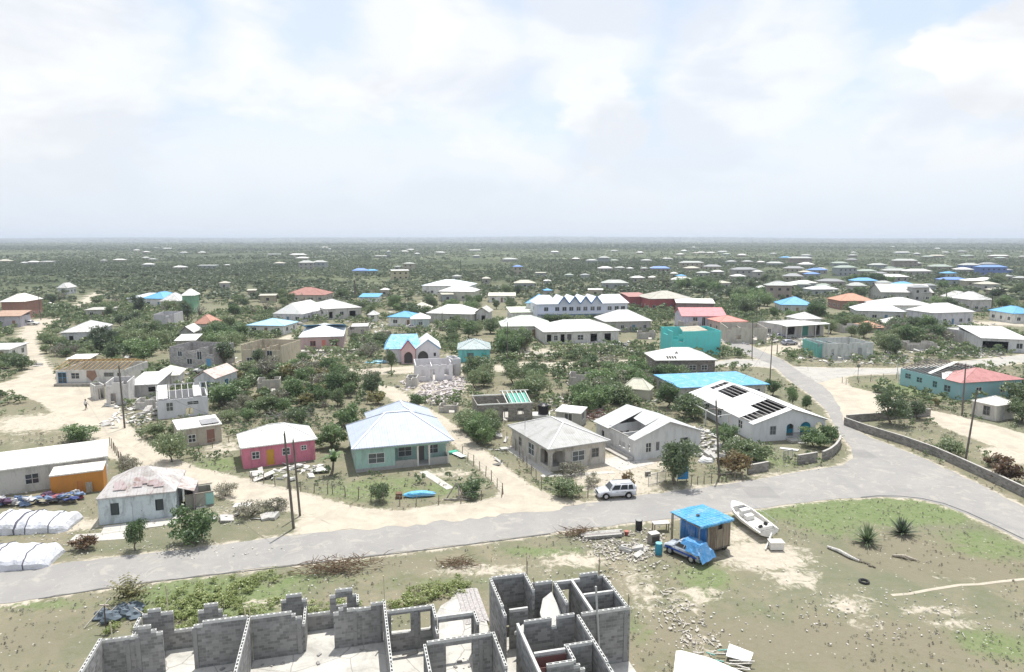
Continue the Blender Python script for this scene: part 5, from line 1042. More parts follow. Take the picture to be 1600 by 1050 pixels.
# ---------------------------------------------------------------- far houses: (u, v of the wall foot, width px, roof, storeys, where)
RF = {'w': roofm((.66, .66, .64), .3), 'p': roofm((.40, .42, .40), .4), 'g': roofm((.27, .28, .29), .4), 'b': BLUR, 'v': BL2, 'c': roofm((.48, .46, .38), .4), 'n': roofm((.30, .36, .31), .4)}
RN = {'w': 'white', 'p': 'pale grey', 'g': 'dull grey', 'b': 'bright blue', 'v': 'violet blue', 'c': 'cream', 'n': 'grey green'}
FAR = [
 (5, 411, 18, 'c', 1, 'cut by the left edge far out in the scrub'), (36, 414, 8, 'w', 1, 'tiny one left of two white roofs on the left'), (49, 413, 18, 'w', 1, 'first of the pair of white roofs far left'), (72, 412, 18, 'w', 1, 'flat second of the pair of white roofs far left'),
 (185, 409, 18, 'w', 1, 'alone in the scrub above the white track'), (160, 410, 9, 'p', 1, 'tiny one left of the lone white hip roof'), (231, 417, 17, 'w', 1, 'lowest of the little cluster above the blue roof'), (227, 405, 10, 'w', 1, 'top of the little cluster above the blue roof'), (237, 408, 12, 'p', 1, 'right part of the little cluster above the blue roof'),
 (279, 422, 19, 'w', 1, 'above the green walled tower house'), (323, 419, 29, 'p', 1, 'long and flat, right of the green walled tower house'), (354, 418, 7, 'w', 1, 'tiny one right of the long flat grey roof'),
 (212, 392, 10, 'w', 1, 'leftmost speck of the far upper row on the left'), (227, 395, 10, 'w', 1, 'second speck of the far upper row on the left'), (243, 388, 8, 'p', 1, 'highest speck of the far upper row on the left'), (260, 389, 14, 'w', 1, 'widest speck of the far upper row on the left'), (285, 396, 12, 'w', 1, 'fifth speck of the far upper row on the left'), (315, 396, 11, 'w', 1, 'last speck of the far upper row on the left'),
 (428, 399, 20, 'w', 1, 'flat one above the twin grey houses'), (464, 400, 26, 'w', 1, 'long bright one above the twin grey houses'), (471, 406, 20, 'w', 1, 'just under the long bright one'), (435, 415, 17, 'c', 1, 'dim one left of the twin grey houses'), (478, 420, 24, 'p', 2, 'left of the twin bluish grey houses'), (498, 419, 22, 'p', 2, 'right of the twin bluish grey houses'), (506, 387, 14, 'w', 1, 'small far one above the dark wood edge'), (515, 390, 5, 'w', 1, 'speck right of the small far one'),
 (563, 428, 26, 'v', 1, 'big one beside a smaller blue roof in the scrub'), (580, 428, 18, 'b', 1, 'small one touching the violet roof'), (626, 436, 28, 'w', 2, 'hip roof on cream walls beyond the blue flat roof'), (620, 421, 9, 'p', 1, 'little one behind the cream walled house'), (637, 422, 18, 'p', 2, 'tall pale block behind the cream walled house'), (594, 402, 18, 'w', 1, 'flat one beside a small white tower'), (607, 401, 6, 'w', 3, 'tiny white tower'),
 (632, 394, 12, 'w', 1, 'left of three specks beyond the tower'), (641, 391, 12, 'w', 1, 'top of three specks beyond the tower'), (652, 398, 9, 'w', 1, 'right of three specks beyond the tower'), (686, 396, 17, 'w', 1, 'alone between the three specks and the far trio'), (742, 392, 20, 'w', 1, 'bright one in the far trio'), (731, 381, 12, 'w', 1, 'highest of the far trio'), (744, 402, 12, 'p', 1, 'lowest of the far trio'), (798, 408, 24, 'p', 1, 'hip roof against the dark wood'), (712, 438, 14, 'p', 1, 'among palms above the white complex'), (760, 442, 14, 'c', 1, 'small one right of the palms'),
 (899, 407, 13, 'w', 1, 'small white hip in the dark wood'), (926, 410, 18, 'p', 1, 'first of three dim ones in the dark wood'), (943, 410, 18, 'p', 2, 'second of three dim ones in the dark wood'), (960, 410, 14, 'n', 1, 'third of three dim ones in the dark wood'), (867, 395, 14, 'w', 1, 'far bright one above the white hip'), (960, 393, 12, 'p', 1, 'left of two far ones above the dim row'), (1000, 396, 12, 'w', 1, 'right of two far ones above the dim row'), (1010, 410, 18, 'p', 1, 'hip roof right of the dim row'), (1045, 407, 12, 'p', 1, 'small one above the violet roof'), (1069, 393, 10, 'w', 1, 'first of four far specks'), (1085, 387, 7, 'w', 1, 'highest of four far specks'), (1097, 396, 13, 'w', 1, 'third of four far specks'), (1130, 395, 16, 'p', 1, 'last of four far specks'),
 (1082, 420, 38, 'p', 2, 'large pale villa beyond the red building'), (1114, 421, 28, 'g', 1, 'long wing right of the large pale villa'), (1033, 424, 30, 'v', 1, 'wide one left of the large pale villa'), (970, 423, 16, 'p', 1, 'left of three huts left of the violet roof'), (986, 424, 10, 'w', 1, 'middle of three huts left of the violet roof'), (1007, 424, 12, 'p', 1, 'right of three huts left of the violet roof'), (1145, 412, 16, 'p', 1, 'first of a pair above the two storey white block'), (1170, 412, 16, 'p', 1, 'second of a pair above the two storey white block'), (1190, 413, 12, 'w', 1, 'tiny one left of the big dull house'),
 (809, 428, 16, 'v', 2, 'narrow one beside the dark tree in the middle'), (846, 432, 17, 'c', 1, 'flat pale slab right of the narrow violet one'), (857, 463, 14, 'b', 1, 'small one just behind the school'), (1166, 434, 40, 'g', 2, 'big dull two storey house'), (1156, 438, 22, 'w', 1, 'white hip in front of the big dull house'), (1186, 438, 14, 'w', 2, 'white two storey block joined to the big dull house'),
 (820, 450, 34, 'c', 1, 'long low one left of the palm group'), (962, 450, 42, 'p', 1, 'long one with pillars behind the school'), (1065, 444, 34, 'w', 1, 'neat white hip beyond the red building'), (1053, 433, 12, 'w', 1, 'little one above the neat white hip'), (1130, 450, 30, 'c', 1, 'broad one right of the neat white hip'), (1190, 458, 18, 'w', 1, 'bright one between the two tree clumps'), (930, 462, 24, 'w', 1, 'flat one just behind the school ridge'),
 (1212, 415, 25, 'p', 1, 'left end of the crowded right hand rows'), (1252, 411, 36, 'p', 2, 'pale villa with balcony in the upper row'), (1263, 417, 22, 'w', 1, 'terrace roof in front of the pale villa'), (1242, 424, 30, 'g', 1, 'dull one under the pale villa'), (1281, 427, 28, 'v', 1, 'upper of two violet blue ones'), (1272, 434, 22, 'v', 1, 'lower of two violet blue ones'), (1240, 438, 30, 'g', 1, 'dull hip left of the violet blue pair'), (1261, 450, 36, 'w', 1, 'white hip left of the big white hip'), (1233, 453, 26, 'w', 1, 'small white one over the pale two storey house'), (1218, 466, 40, 'p', 2, 'two storey house left of the blue hip roof'), (1290, 461, 46, 'w', 1, 'big white hip with three bumps'), (1300, 447, 40, 'g', 1, 'grey hip behind the big white hip'), (1262, 401, 16, 'p', 1, 'dim one above the pale villa'),
 (1325, 430, 34, 'n', 2, 'green grey one with arches'), (1357, 429, 28, 'n', 1, 'green grey one beside the arches'), (1375, 418, 26, 'p', 1, 'with a dark gable window in the upper row'), (1415, 416, 36, 'p', 2, 'long upper row villa in the middle right'), (1402, 428, 38, 'p', 1, 'plain one under the upper row villa'), (1438, 429, 40, 'w', 1, 'broad clean hip right of the plain one'), (1472, 421, 32, 'n', 1, 'wide one beside the dark bush'), (1400, 439, 44, 'w', 1, 'behind the streaked hall roof'), (1354, 446, 38, 'b', 1, 'pale walled one left of the streaked hall'), (1492, 444, 40, 'v', 1, 'pointed one right of the streaked hall'), (1518, 425, 28, 'p', 2, 'left neighbour of the blue painted building'), (1553, 429, 42, 'v', 2, 'blue painted building in the right rows'), (1524, 446, 30, 'w', 1, 'roof next to the pointed violet blue one'), (1548, 452, 30, 'c', 1, 'beige one right of the pointed violet blue one'), (1575, 427, 16, 'g', 1, 'small one right of the blue painted building'), (1597, 441, 18, 'p', 1, 'cut by the right edge in the rows'), (1578, 438, 12, 'p', 1, 'tiny one near the right edge'),
 (1411, 396, 24, 'w', 1, 'bright irregular one above the rows'), (1434, 398, 9, 'w', 1, 'speck right of the bright irregular one'), (1396, 386, 6, 'w', 1, 'isolated speck near the skyline'), (1466, 389, 8, 'w', 1, 'isolated speck right of the skyline speck'), (1465, 402, 22, 'c', 1, 'hip roof under the isolated speck'), (1334, 401, 13, 'p', 1, 'pair member left of the bright irregular one'), (1335, 396, 9, 'p', 1, 'upper pair member left of the bright irregular one'), (1514, 402, 20, 'n', 1, 'green grey one left of the long bright roof'), (1563, 402, 28, 'w', 1, 'long bright roof near the right edge'), (1505, 394, 13, 'p', 1, 'far one above the green grey roof'), (1547, 394, 9, 'p', 1, 'far one above the long bright roof'), (1598, 403, 8, 'w', 1, 'speck at the right edge'),
 (1480, 396, 12, 'p', 1, 'between the specks of the far right'), (1210, 398, 10, 'p', 1, 'far speck above the left end of the rows'), (1340, 452, 20, 'p', 1, 'half hidden left of the hall by the green tree'), (1440, 470, 30, 'g', 2, 'ruined frame in front of the streaked hall'), (1325, 478, 28, 'c', 1, 'cream flat roof left of the orange red one'), (1560, 462, 26, 'c', 1, 'beige ruin right of the twin roofs'), (700, 470, 20, 'c', 1, 'flat cream one over the greyish hip roof'), (418, 472, 26, 'c', 1, 'cream flat one left of the white barn'), (350, 450, 16, 'c', 1, 'small one right of the tower house'), (393, 463, 14, 'c', 1, 'tiny flat one before the red roof'), (905, 486, 10, 'w', 1, 'small one at the foot of the school'), (600, 462, 14, 'w', 1, 'small one right of the light blue roof'), (855, 446, 12, 'w', 1, 'narrow one by the palm group'),
 (1020, 440, 14, 'w', 1, 'pointed little one before the palms'), (1100, 432, 20, 'p', 1, 'low one under the long wing'), (1515, 480, 18, 'p', 1, 'partly hidden under the twin roofs')]
rg = random.Random(77)
MORE = [(x, y, w_) for x, y, w_ in [(1225 + k * 29 + rg.uniform(-8, 8), 406 + (k * 7 % 4) * 9 + rg.uniform(-3, 3), rg.uniform(14, 26)) for k in range(13)] + [(1215 + k * 40 + rg.uniform(-10, 10), 447 + rg.uniform(-4, 8), rg.uniform(20, 30)) for k in range(9)] + [(880 + k * 36 + rg.uniform(-12, 12), 430 + rg.uniform(-8, 12), rg.uniform(14, 24)) for k in range(8)] + [(1040 + k * 24, 402 + rg.uniform(-6, 6), rg.uniform(9, 14)) for k in range(6)]]
FAR += [(x, y, w_, rg.choice('wwpgnc') if i % 9 else 'b', 1, None) for i, (x, y, w_) in enumerate(MORE)]
for i, (u, v, wpx, rc, st, where) in enumerate(FAR):
    filler = where is None; where = where or ''
    rg = random.Random(i * 13 + 5)
    p = G(u, v + 1.2); sc = (G(u + 1, v + 1.2) - p).length; w_ = wpx * sc; h = 3.1 * st if st < 3 else 9; d_ = max(5, min(w_, 13) * rg.uniform(.6, .75)); rz = R(rg.uniform(-16, 16)); rz = rz * min(1, 14 / w_)
    rh = min(w_, d_) * .5 * rg.uniform(.3, .42)
    wc = rg.choice([(.42, .40, .37), (.5, .49, .47), (.36, .31, .27), (.38, .41, .42), (.46, .42, .33)])
    if 'blue painted' in where: wc = (.16, .25, .55)
    if 'cream walls' in where: wc = (.56, .50, .34)
    t = thing('house' if st < 3 else 'tower', f'{RN[rc]} roofed house, {where}' if st < 3 else where + ' beside the flat white roof far off', 'house' if st < 3 else 'tower', (p.x, p.y, 0), rz)
    if filler: t['label'] = RN[rc] + ' roofed small house lost among the crowded distant rows on the right'; t['group'] = RN[rc] + ' roofed houses in the distant rows'
    x0, x1 = -w_ / 2, w_ / 2; keep_rect(p, rz, x0 - 2, x1 + 2, -9, d_)
    S = MB()
    if 'flat' in where: S.slab([(x0, 0, h + .15), (x1, 0, h + .15), (x1, d_, h + .5), (x0, d_, h + .5)], .14)
    else: hip(S, x0, x1, 0, d_, h + .15, rh)
    S.build('roof', RF[rc], t)
    nW = max(1, int(w_ / 4)); op = {'F': [((k + .5) / nW, .9 + 3 * s, 1.3, 1.2, 'hole') for k in range(nW) for s in range(st)]} if v > 395 else {}
    walls(t, x0 + .5, x1 - .5, .5, d_ - .5, h, paint(tuple(c * .85 for c in wc), .4), op, detail=0)
    if v > 418 and op:
        f = MB()
        for k in range(nW):
            for s in range(st): cx = x0 + .5 + (k + .5) / nW * (w_ - 1); f.box(cx - .6, cx + .6, .58, .62, .95 + 3 * s, 2.05 + 3 * s)
        f.build('window', GL, t)
# ---------------------------------------------------------------- unfinished block building in front
def unfinished():
    rz = R(14); t = thing('unfinished_building', 'roofless grey concrete block building shell with white slab floors', 'building', (0, 0, 0), rz)
    BM = block_m(); TOPM = concrete((.55, .55, .53), 3, .4); SL = concrete((.52, .50, .46), .6, .75); cnt = [0]
    def capstrip(cp, x0, x1, y0, y1, zt, ax):
        """hollow blocks seen from above: two shells and cross webs"""
        e = .035; zb = zt - .2
        if ax == 'x':
            cp.box(x0, x1, y0, y0 + e, zb, zt); cp.box(x0, x1, y1 - e, y1, zb, zt); n = max(1, round((x1 - x0) / .36))
            for i in range(n + 1):
                c = x0 + (x1 - x0) * i / n; a, b = max(x0, c - .06), min(x1, c + .06)
                if b - a > .01: cp.box(a, b, y0 + e, y1 - e, zb, zt - .004)
        else:
            cp.box(x0, x0 + e, y0, y1, zb, zt); cp.box(x1 - e, x1, y0, y1, zb, zt); n = max(1, round((y1 - y0) / .36))
            for i in range(n + 1):
                c = y0 + (y1 - y0) * i / n; a, b = max(y0, c - .06), min(y1, c + .06)
                if b - a > .01: cp.box(x0 + e, x1 - e, a, b, zb, zt - .004)
    def wall(ax, c, a0, a1, prof, holes=(), th=.17, z0=.2, hollow=True, lab=None):
        """ax x: front face at y=c, runs a0..a1 in x; y: left face at x=c. prof: [(a0,a1,zt)]"""
        cnt[0] += 1; dz = cnt[0] * .0021; mb = MB(); cp = MB()
        if not isinstance(prof, (list, tuple)): prof = [(a0, a1, prof)]
        fn = (lambda a, n, z: (a, c + n, z)) if ax == 'x' else (lambda a, n, z: (c + n, a, z))
        zm = max(p[2] for p in prof) + dz - .2; nt = [(p[0], p[1], p[2] + dz - .2, zm + 1) for p in prof if p[2] + dz - .2 < zm - 1e-4]
        if ax == 'x': panel(mb, fn, a0, a1, z0, zm, th, list(holes), nt)
        else: panel(mb, lambda a, n, z: (c + th - n, a, z), a0, a1, z0, zm, th, list(holes), nt)
        w_ = mb.build('wall', BM, t)
        for p in prof:
            if hollow: (capstrip(cp, p[0], p[1], c, c + th, p[2] + dz, 'x') if ax == 'x' else capstrip(cp, c, c + th, p[0], p[1], p[2] + dz, 'y'))
            else: (cp.box(p[0], p[1], c, c + th, p[2] + dz - .2, p[2] + dz) if ax == 'x' else cp.box(c, c + th, p[0], p[1], p[2] + dz - .2, p[2] + dz))
        cp.build('block_course', TOPM, w_)
    # left house
    wall('y', -15.7, 33, 44.1, 3.2)
    wall('x', 44.15, -15.7, -12.1, [(-15.7, -13.5, 3.0), (-13.5, -12.75, 3.6), (-12.75, -12.45, 3.25), (-12.45, -12.1, 3.05)])
    wall('x', 46.7, -13.95, -8.7, [(-13.95, -13.6, 3.0), (-13.6, -12.8, 3.3), (-12.8, -12.05, 3.0), (-12.05, -10.5, 1.6), (-10.5, -10.1, 2.8), (-10.1, -9.2, 3.2), (-9.2, -8.95, 2.7), (-8.95, -8.7, 2.2)])
    wall('y', -14.15, 44.36, 46.65, [(44.36, 45.4, 2.6), (45.4, 46.65, 2.9)])
    wall('x', 44.15, -10.25, -6.95, [(-10.25, -9.7, 3.2), (-9.7, -6.95, 3.4)])
    wall('y', -6.95, 33, 44.35, [(33, 41, 3.35), (41, 44.35, 3.3)])
    wall('x', 44.15, -6.74, -3.55, [(-6.74, -4.2, 3.3), (-4.2, -3.95, 3.1), (-3.95, -3.55, 2.85)])
    wall('x', 46.7, -5.1, .05, [(-5.1, -4.75, 2.8), (-4.75, -3.7, 3.15), (-3.7, -3.35, 2.7), (-3.35, -1.8, 1.5), (-1.8, -1.4, 2.7), (-1.4, -.2, 3.1), (-.2, .05, 2.6)], [(-1.35, -.6, 1.9, 2.5)])
    wall('y', -3.55, 44.36, 46.65, [(44.36, 46.65, 2.2)]); wall('y', .06, 44.36, 46.65, [(44.36, 45.6, 2.0), (45.6, 46.65, 2.6)])
    wall('x', 44.15, -1.5, 1.8, [(-1.5, -1.15, 2.8), (-1.15, -.85, 3.1), (-.85, -.6, 3.35), (-.6, -.1, 2.95), (-.1, 1.0, 2.9), (1.0, 1.8, 3.15)])
    wall('y', 1.82, 33, 44.34, [(33, 37, 3.2), (37, 44.34, 3.25)])
    wall('x', 42.8, 2.04, 5.0, 3.2, [(2.28, 3.58, 1.5, 2.88), (4.25, 4.93, 1.5, 2.85)])
    wall('y', 5.02, 40.4, 43.0, [(40.4, 41.3, 2.6), (41.3, 43, 3.2)])
    wall('x', 41.3, 5.24, 7.6, 3.2, [(5.3, 7.5, .2, 2.8)], hollow=False)
    wall('y', 7.62, 39.6, 41.5, [(39.6, 40.1, 2.2), (40.1, 41.5, 3.2)])
    wall('x', 39.5, 7.85, 8.7, 1.3)
    wall('x', 38.6, 4.2, 8.3, 3.22, [(5.37, 7.08, .2, 2.8)]); wall('y', 3.95, 33, 38.5, 3.2); wall('y', 8.34, 33, 38.75, [(33, 35.2, 2.9), (35.2, 38.75, 3.2)])
    # right house, one metre taller
    wall('x', 44.05, 9.5, 12.0, 4.0); wall('y', 9.3, 39.4, 44.0, [(39.4, 40.2, 3.8), (40.2, 44.0, 4.0)]); wall('y', 11.85, 41.7, 44.0, 4.0); wall('x', 42.55, 12.1, 13.55, 4.0)
    wall('y', 13.58, 39.6, 42.5, 4.0); wall('x', 42.3, 13.8, 15.55, 4.0, [(13.9, 14.75, .2, 3.4)], hollow=False); wall('x', 42.4, 15.57, 17.25, [(15.57, 16.9, 4.3), (16.9, 17.25, 4.0)])
    wall('y', 14.85, 38.3, 42.28, 4.0, hollow=False); wall('y', 17.27, 38.28, 42.6, 4.0); wall('x', 40.3, 15.1, 17.24, 3.95, hollow=False)
    wall('x', 38.05, 14.13, 17.5, 4.0, z0=-.1); wall('x', 38.05, 10.3, 13.65, [(10.3, 12.1, 4.0), (12.1, 12.45, 3.4), (12.45, 13.65, 4.05)])
    wall('y', 13.75, 30, 38.0, [(30, 33, 3.9), (33, 35.2, 4.0), (35.2, 38.0, 4.0)]); wall('y', 9.75, 30, 38.0, 4.0, hollow=False)
    wall('x', 35.0, 11.95, 13.7, 4.0); wall('x', 34.7, 10.0, 11.9, 4.0, hollow=False); wall('y', 12.0, 33.6, 34.95, 4.0); wall('x', 33.5, 10.4, 12.7, [(10.4, 12.0, 4.0), (12.0, 12.4, 3.7), (12.4, 12.7, 3.4)])
    wall('x', 41.2, 10.1, 11.4, 3.0, hollow=False)
    f = MB(); f.box(9.96, 11.95, 34.65, 34.69, .3, 3.8); f.box(10.0, 11.98, 33.72, 33.75, .3, 3.8); f.build('red_plaster', plain((.20, .10, .09)), t)
    # floors
    f = MB(); f.prism([(-15.6, 30), (9.2, 30), (9.2, 43.2), (9.5, 49), (9.45, 49.8), (7.8, 49.95), (7.2, 48.6), (6.3, 47.8), (5.1, 45.2), (1.6, 45.4), (1.4, 44.35), (-.1, 44.3), (-.1, 46.8), (-5, 46.8), (-5, 44.3), (-8.8, 44.3), (-8.8, 46.8), (-14, 46.8), (-14, 44.3), (-15.6, 44.3)], -.2, .2); f.build('floor_slab', SL, t)
    f = MB(); f.box(9.25, 17.5, 30, 38.04, -.2, .197); f.box(9.25, 17.5, 38.06, 42.6, -.2, .198); f.build('floor_slab', SL, t)
    rr = random.Random(12); f = MB()
    for k in range(150):
        x, y = rr.uniform(-15, 17), rr.uniform(34, 44); s = rr.uniform(.04, .16); M = Matrix.Translation((x, y, .2)) @ Matrix.Rotation(rr.uniform(0, 6), 4, 'Z'); f.box(-s, s, -s * .6, s * .6, .001, s * .6, M)
    tag(f.build('floor_rubble', concrete((.3, .29, .28)), t), kind='stuff')
    f = MB()
    for k in range(5): f.slab([(7.7 + k * .36, 44.8 + k * .1, .24), (8.04 + k * .36, 44.8, .24), (8.06 + k * .36, 49.6, .26), (7.75 + k * .36, 49.7, .26)], .03)
    f.build('form_board', wood((.46, .43, .42), .5), t)
    # concrete pilasters, slightly proud of the blocks
    for x, y, zt in ((-14.15, 44.1, 3.0), (-13.55, 44.1, 3.0), (-10.2, 44.1, 3.2), (-3.75, 44.1, 2.9), (-.1, 44.1, 2.95), (1.5, 44.1, 3.1), (12.4, 38.0, 3.3), (3.95, 42.75, 3.1), (7.6, 38.55, 3.1), (17.2, 38.0, 3.9)): f = MB(); f.box(x - .13, x + .13, y, y + .05, .21, zt - .17); f.build('pilaster', concrete((.26, .26, .255), 2, .3), t)
    # steel, pipes and sticks rising from the walls
    S = MB(); ST = MB()
    for x, y, zt, L in ((12.05, 44.1, 4, 1.3), (17.0, 42.5, 4.3, 1.4), (17.38, 38.2, 4, .9), (11.9, 41.8, 4, .9), (9.4, 42, 4, .7), (8.45, 37.6, 3.2, .8), (-9.0, 46.8, 2.7, .9), (-7.5, 45.1, .2, 2.3), (9.4, 40.8, 3.9, .8)): S.tube((x, y, zt - .3), (x + .05, y, zt + L), .02, None, 5); S.tube((x + .1, y + .05, zt - .3), (x + .12, y + .05, zt + L * .7), .02, None, 5)
    S.build('rebar', plain((.10, .07, .06)), t)
    for x, y, z0, L in ((-12.35, 46.8, 2.9, 2.0), (-15.0, 44.25, 2.9, 1.2), (-6.8, 44.3, 2.6, 1.6), (-7.05, 44.2, 2.6, 1.5), (1.95, 44.2, 2.9, 2.2)): ST = MB(); ST.bar((x, y, z0), (x - .05, y, z0 + L), .07); ST.build('timber_stake', wood((.60, .56, .38)), t)
    S = MB(); S.tube((15.4, 37.9, .2), (15.0, 37.9, 5.9), .07, None, 10); S.build('upright_pipe', plain((.42, .42, .41)), t)
    S = MB(); S.bar((2.2, 38.2, .3), (1.9, 34, .25), .1); S.bar((2.9, 42.1, .35), (3.9, 42.2, .4), .08, .05); S.bar((-.3, 41, .28), (.9, 37, .26), .08); S.build('timber', wood((.40, .37, .33)), t)
    return t, rz
UB, rzU = unfinished()
def ul(x, y, z=0): return Vector((x * math.cos(rzU) - y * math.sin(rzU), x * math.sin(rzU) + y * math.cos(rzU), z))
KEEP.append([tuple(ul(*p)[:2]) for p in ((-16, 28), (17.8, 28), (17.8, 42.9), (12.3, 44.6), (9.6, 50.3), (7.6, 50.3), (4.8, 46.2), (1.9, 45.6), (.3, 47), (-14.3, 47), (-16, 44.6))])
f = MB(); f.slab([(0, -1.7, 2.5), (.5, -2.2, 2.3), (1.3, -2.0, 2.45), (1.4, -.7, 2.9), (1.25, .9, 3.5), (.5, .5, 3.3), (.0, -.5, 2.9)], .2); f.slab([(-1.9, -.9, 2.0), (0, -.7, 1.6), (.3, -.1, 1.85), (-.8, 0, 2.15)], .2)
tag(obj('fallen_slab', f.mesh('fallen_slab', concrete((.56, .55, .52), 1.5, .4))), 'broken white slab tilted between the walls of the taller block rooms', 'slab'); o = bpy.data.objects['fallen_slab']; o.location = ul(12.1, 41.2, 0); o.rotation_euler = (0, 0, rzU)
# big pale roof panel lying in the grass at the bottom
def sheet_pile(label, u, v, rz, polys, mat, sticks=0, seed=1, stickm=None):
    p = G(u, v); t = thing('fallen_roof_panel', label, 'roof panel', p, rz); f = MB()
    for P in polys: f.slab(P, .06)
    f.build('sheet', mat, t); S = MB(); rg = random.Random(seed)
    for i in range(sticks): a = Vector((rg.uniform(1.6, 5), rg.uniform(.2, 2.3), rg.uniform(.05, .4))); S.bar(a, a + Vector((rg.uniform(.5, 1.8), rg.uniform(-.9, .3), rg.uniform(-.05, .25))), .08, .06)
    S.build('timber', stickm or wood((.5, .47, .42)), t)
sheet_pile('large white roof sheet lying flat on the grass at the bottom edge', 1050, 1052, R(-6), [[(-.2, -1.5, .25), (5.6, -2.2, .3), (5.2, -.6, .45), (2.7, 1.2, .45), (.9, 1.95, .4), (.5, 1.9, .38)]], plain((.78, .77, .74), .6, 0, 'sheet'), 0)
sheet_pile('smaller white roof sheet with teal edge beside splintered timber', 1148, 1030, R(-14), [[(-.6, -.3, .35), (.9, -.7, .4), (1.2, .35, .45), (-.3, .95, .5)]], plain((.78, .78, .76), .6, 0, 'sheet'), 0)
p = G(1120, 1036); t = thing('broken_timber_heap', 'splintered white frame timber between the two fallen roof sheets', 'timber', p); rg = random.Random(3)
for i in range(16):
    S = MB(); a = Vector((rg.uniform(-1.4, 1.6), rg.uniform(-.9, 1.2), rg.uniform(.05, .35))); S.bar(a, a + Vector((rg.uniform(.5, 1.6), rg.uniform(-.7, .1), rg.uniform(-.1, .15))), .09, .05); S.build('timber', wood((.58, .55, .50) if i % 4 else (.2, .45, .4)), t)

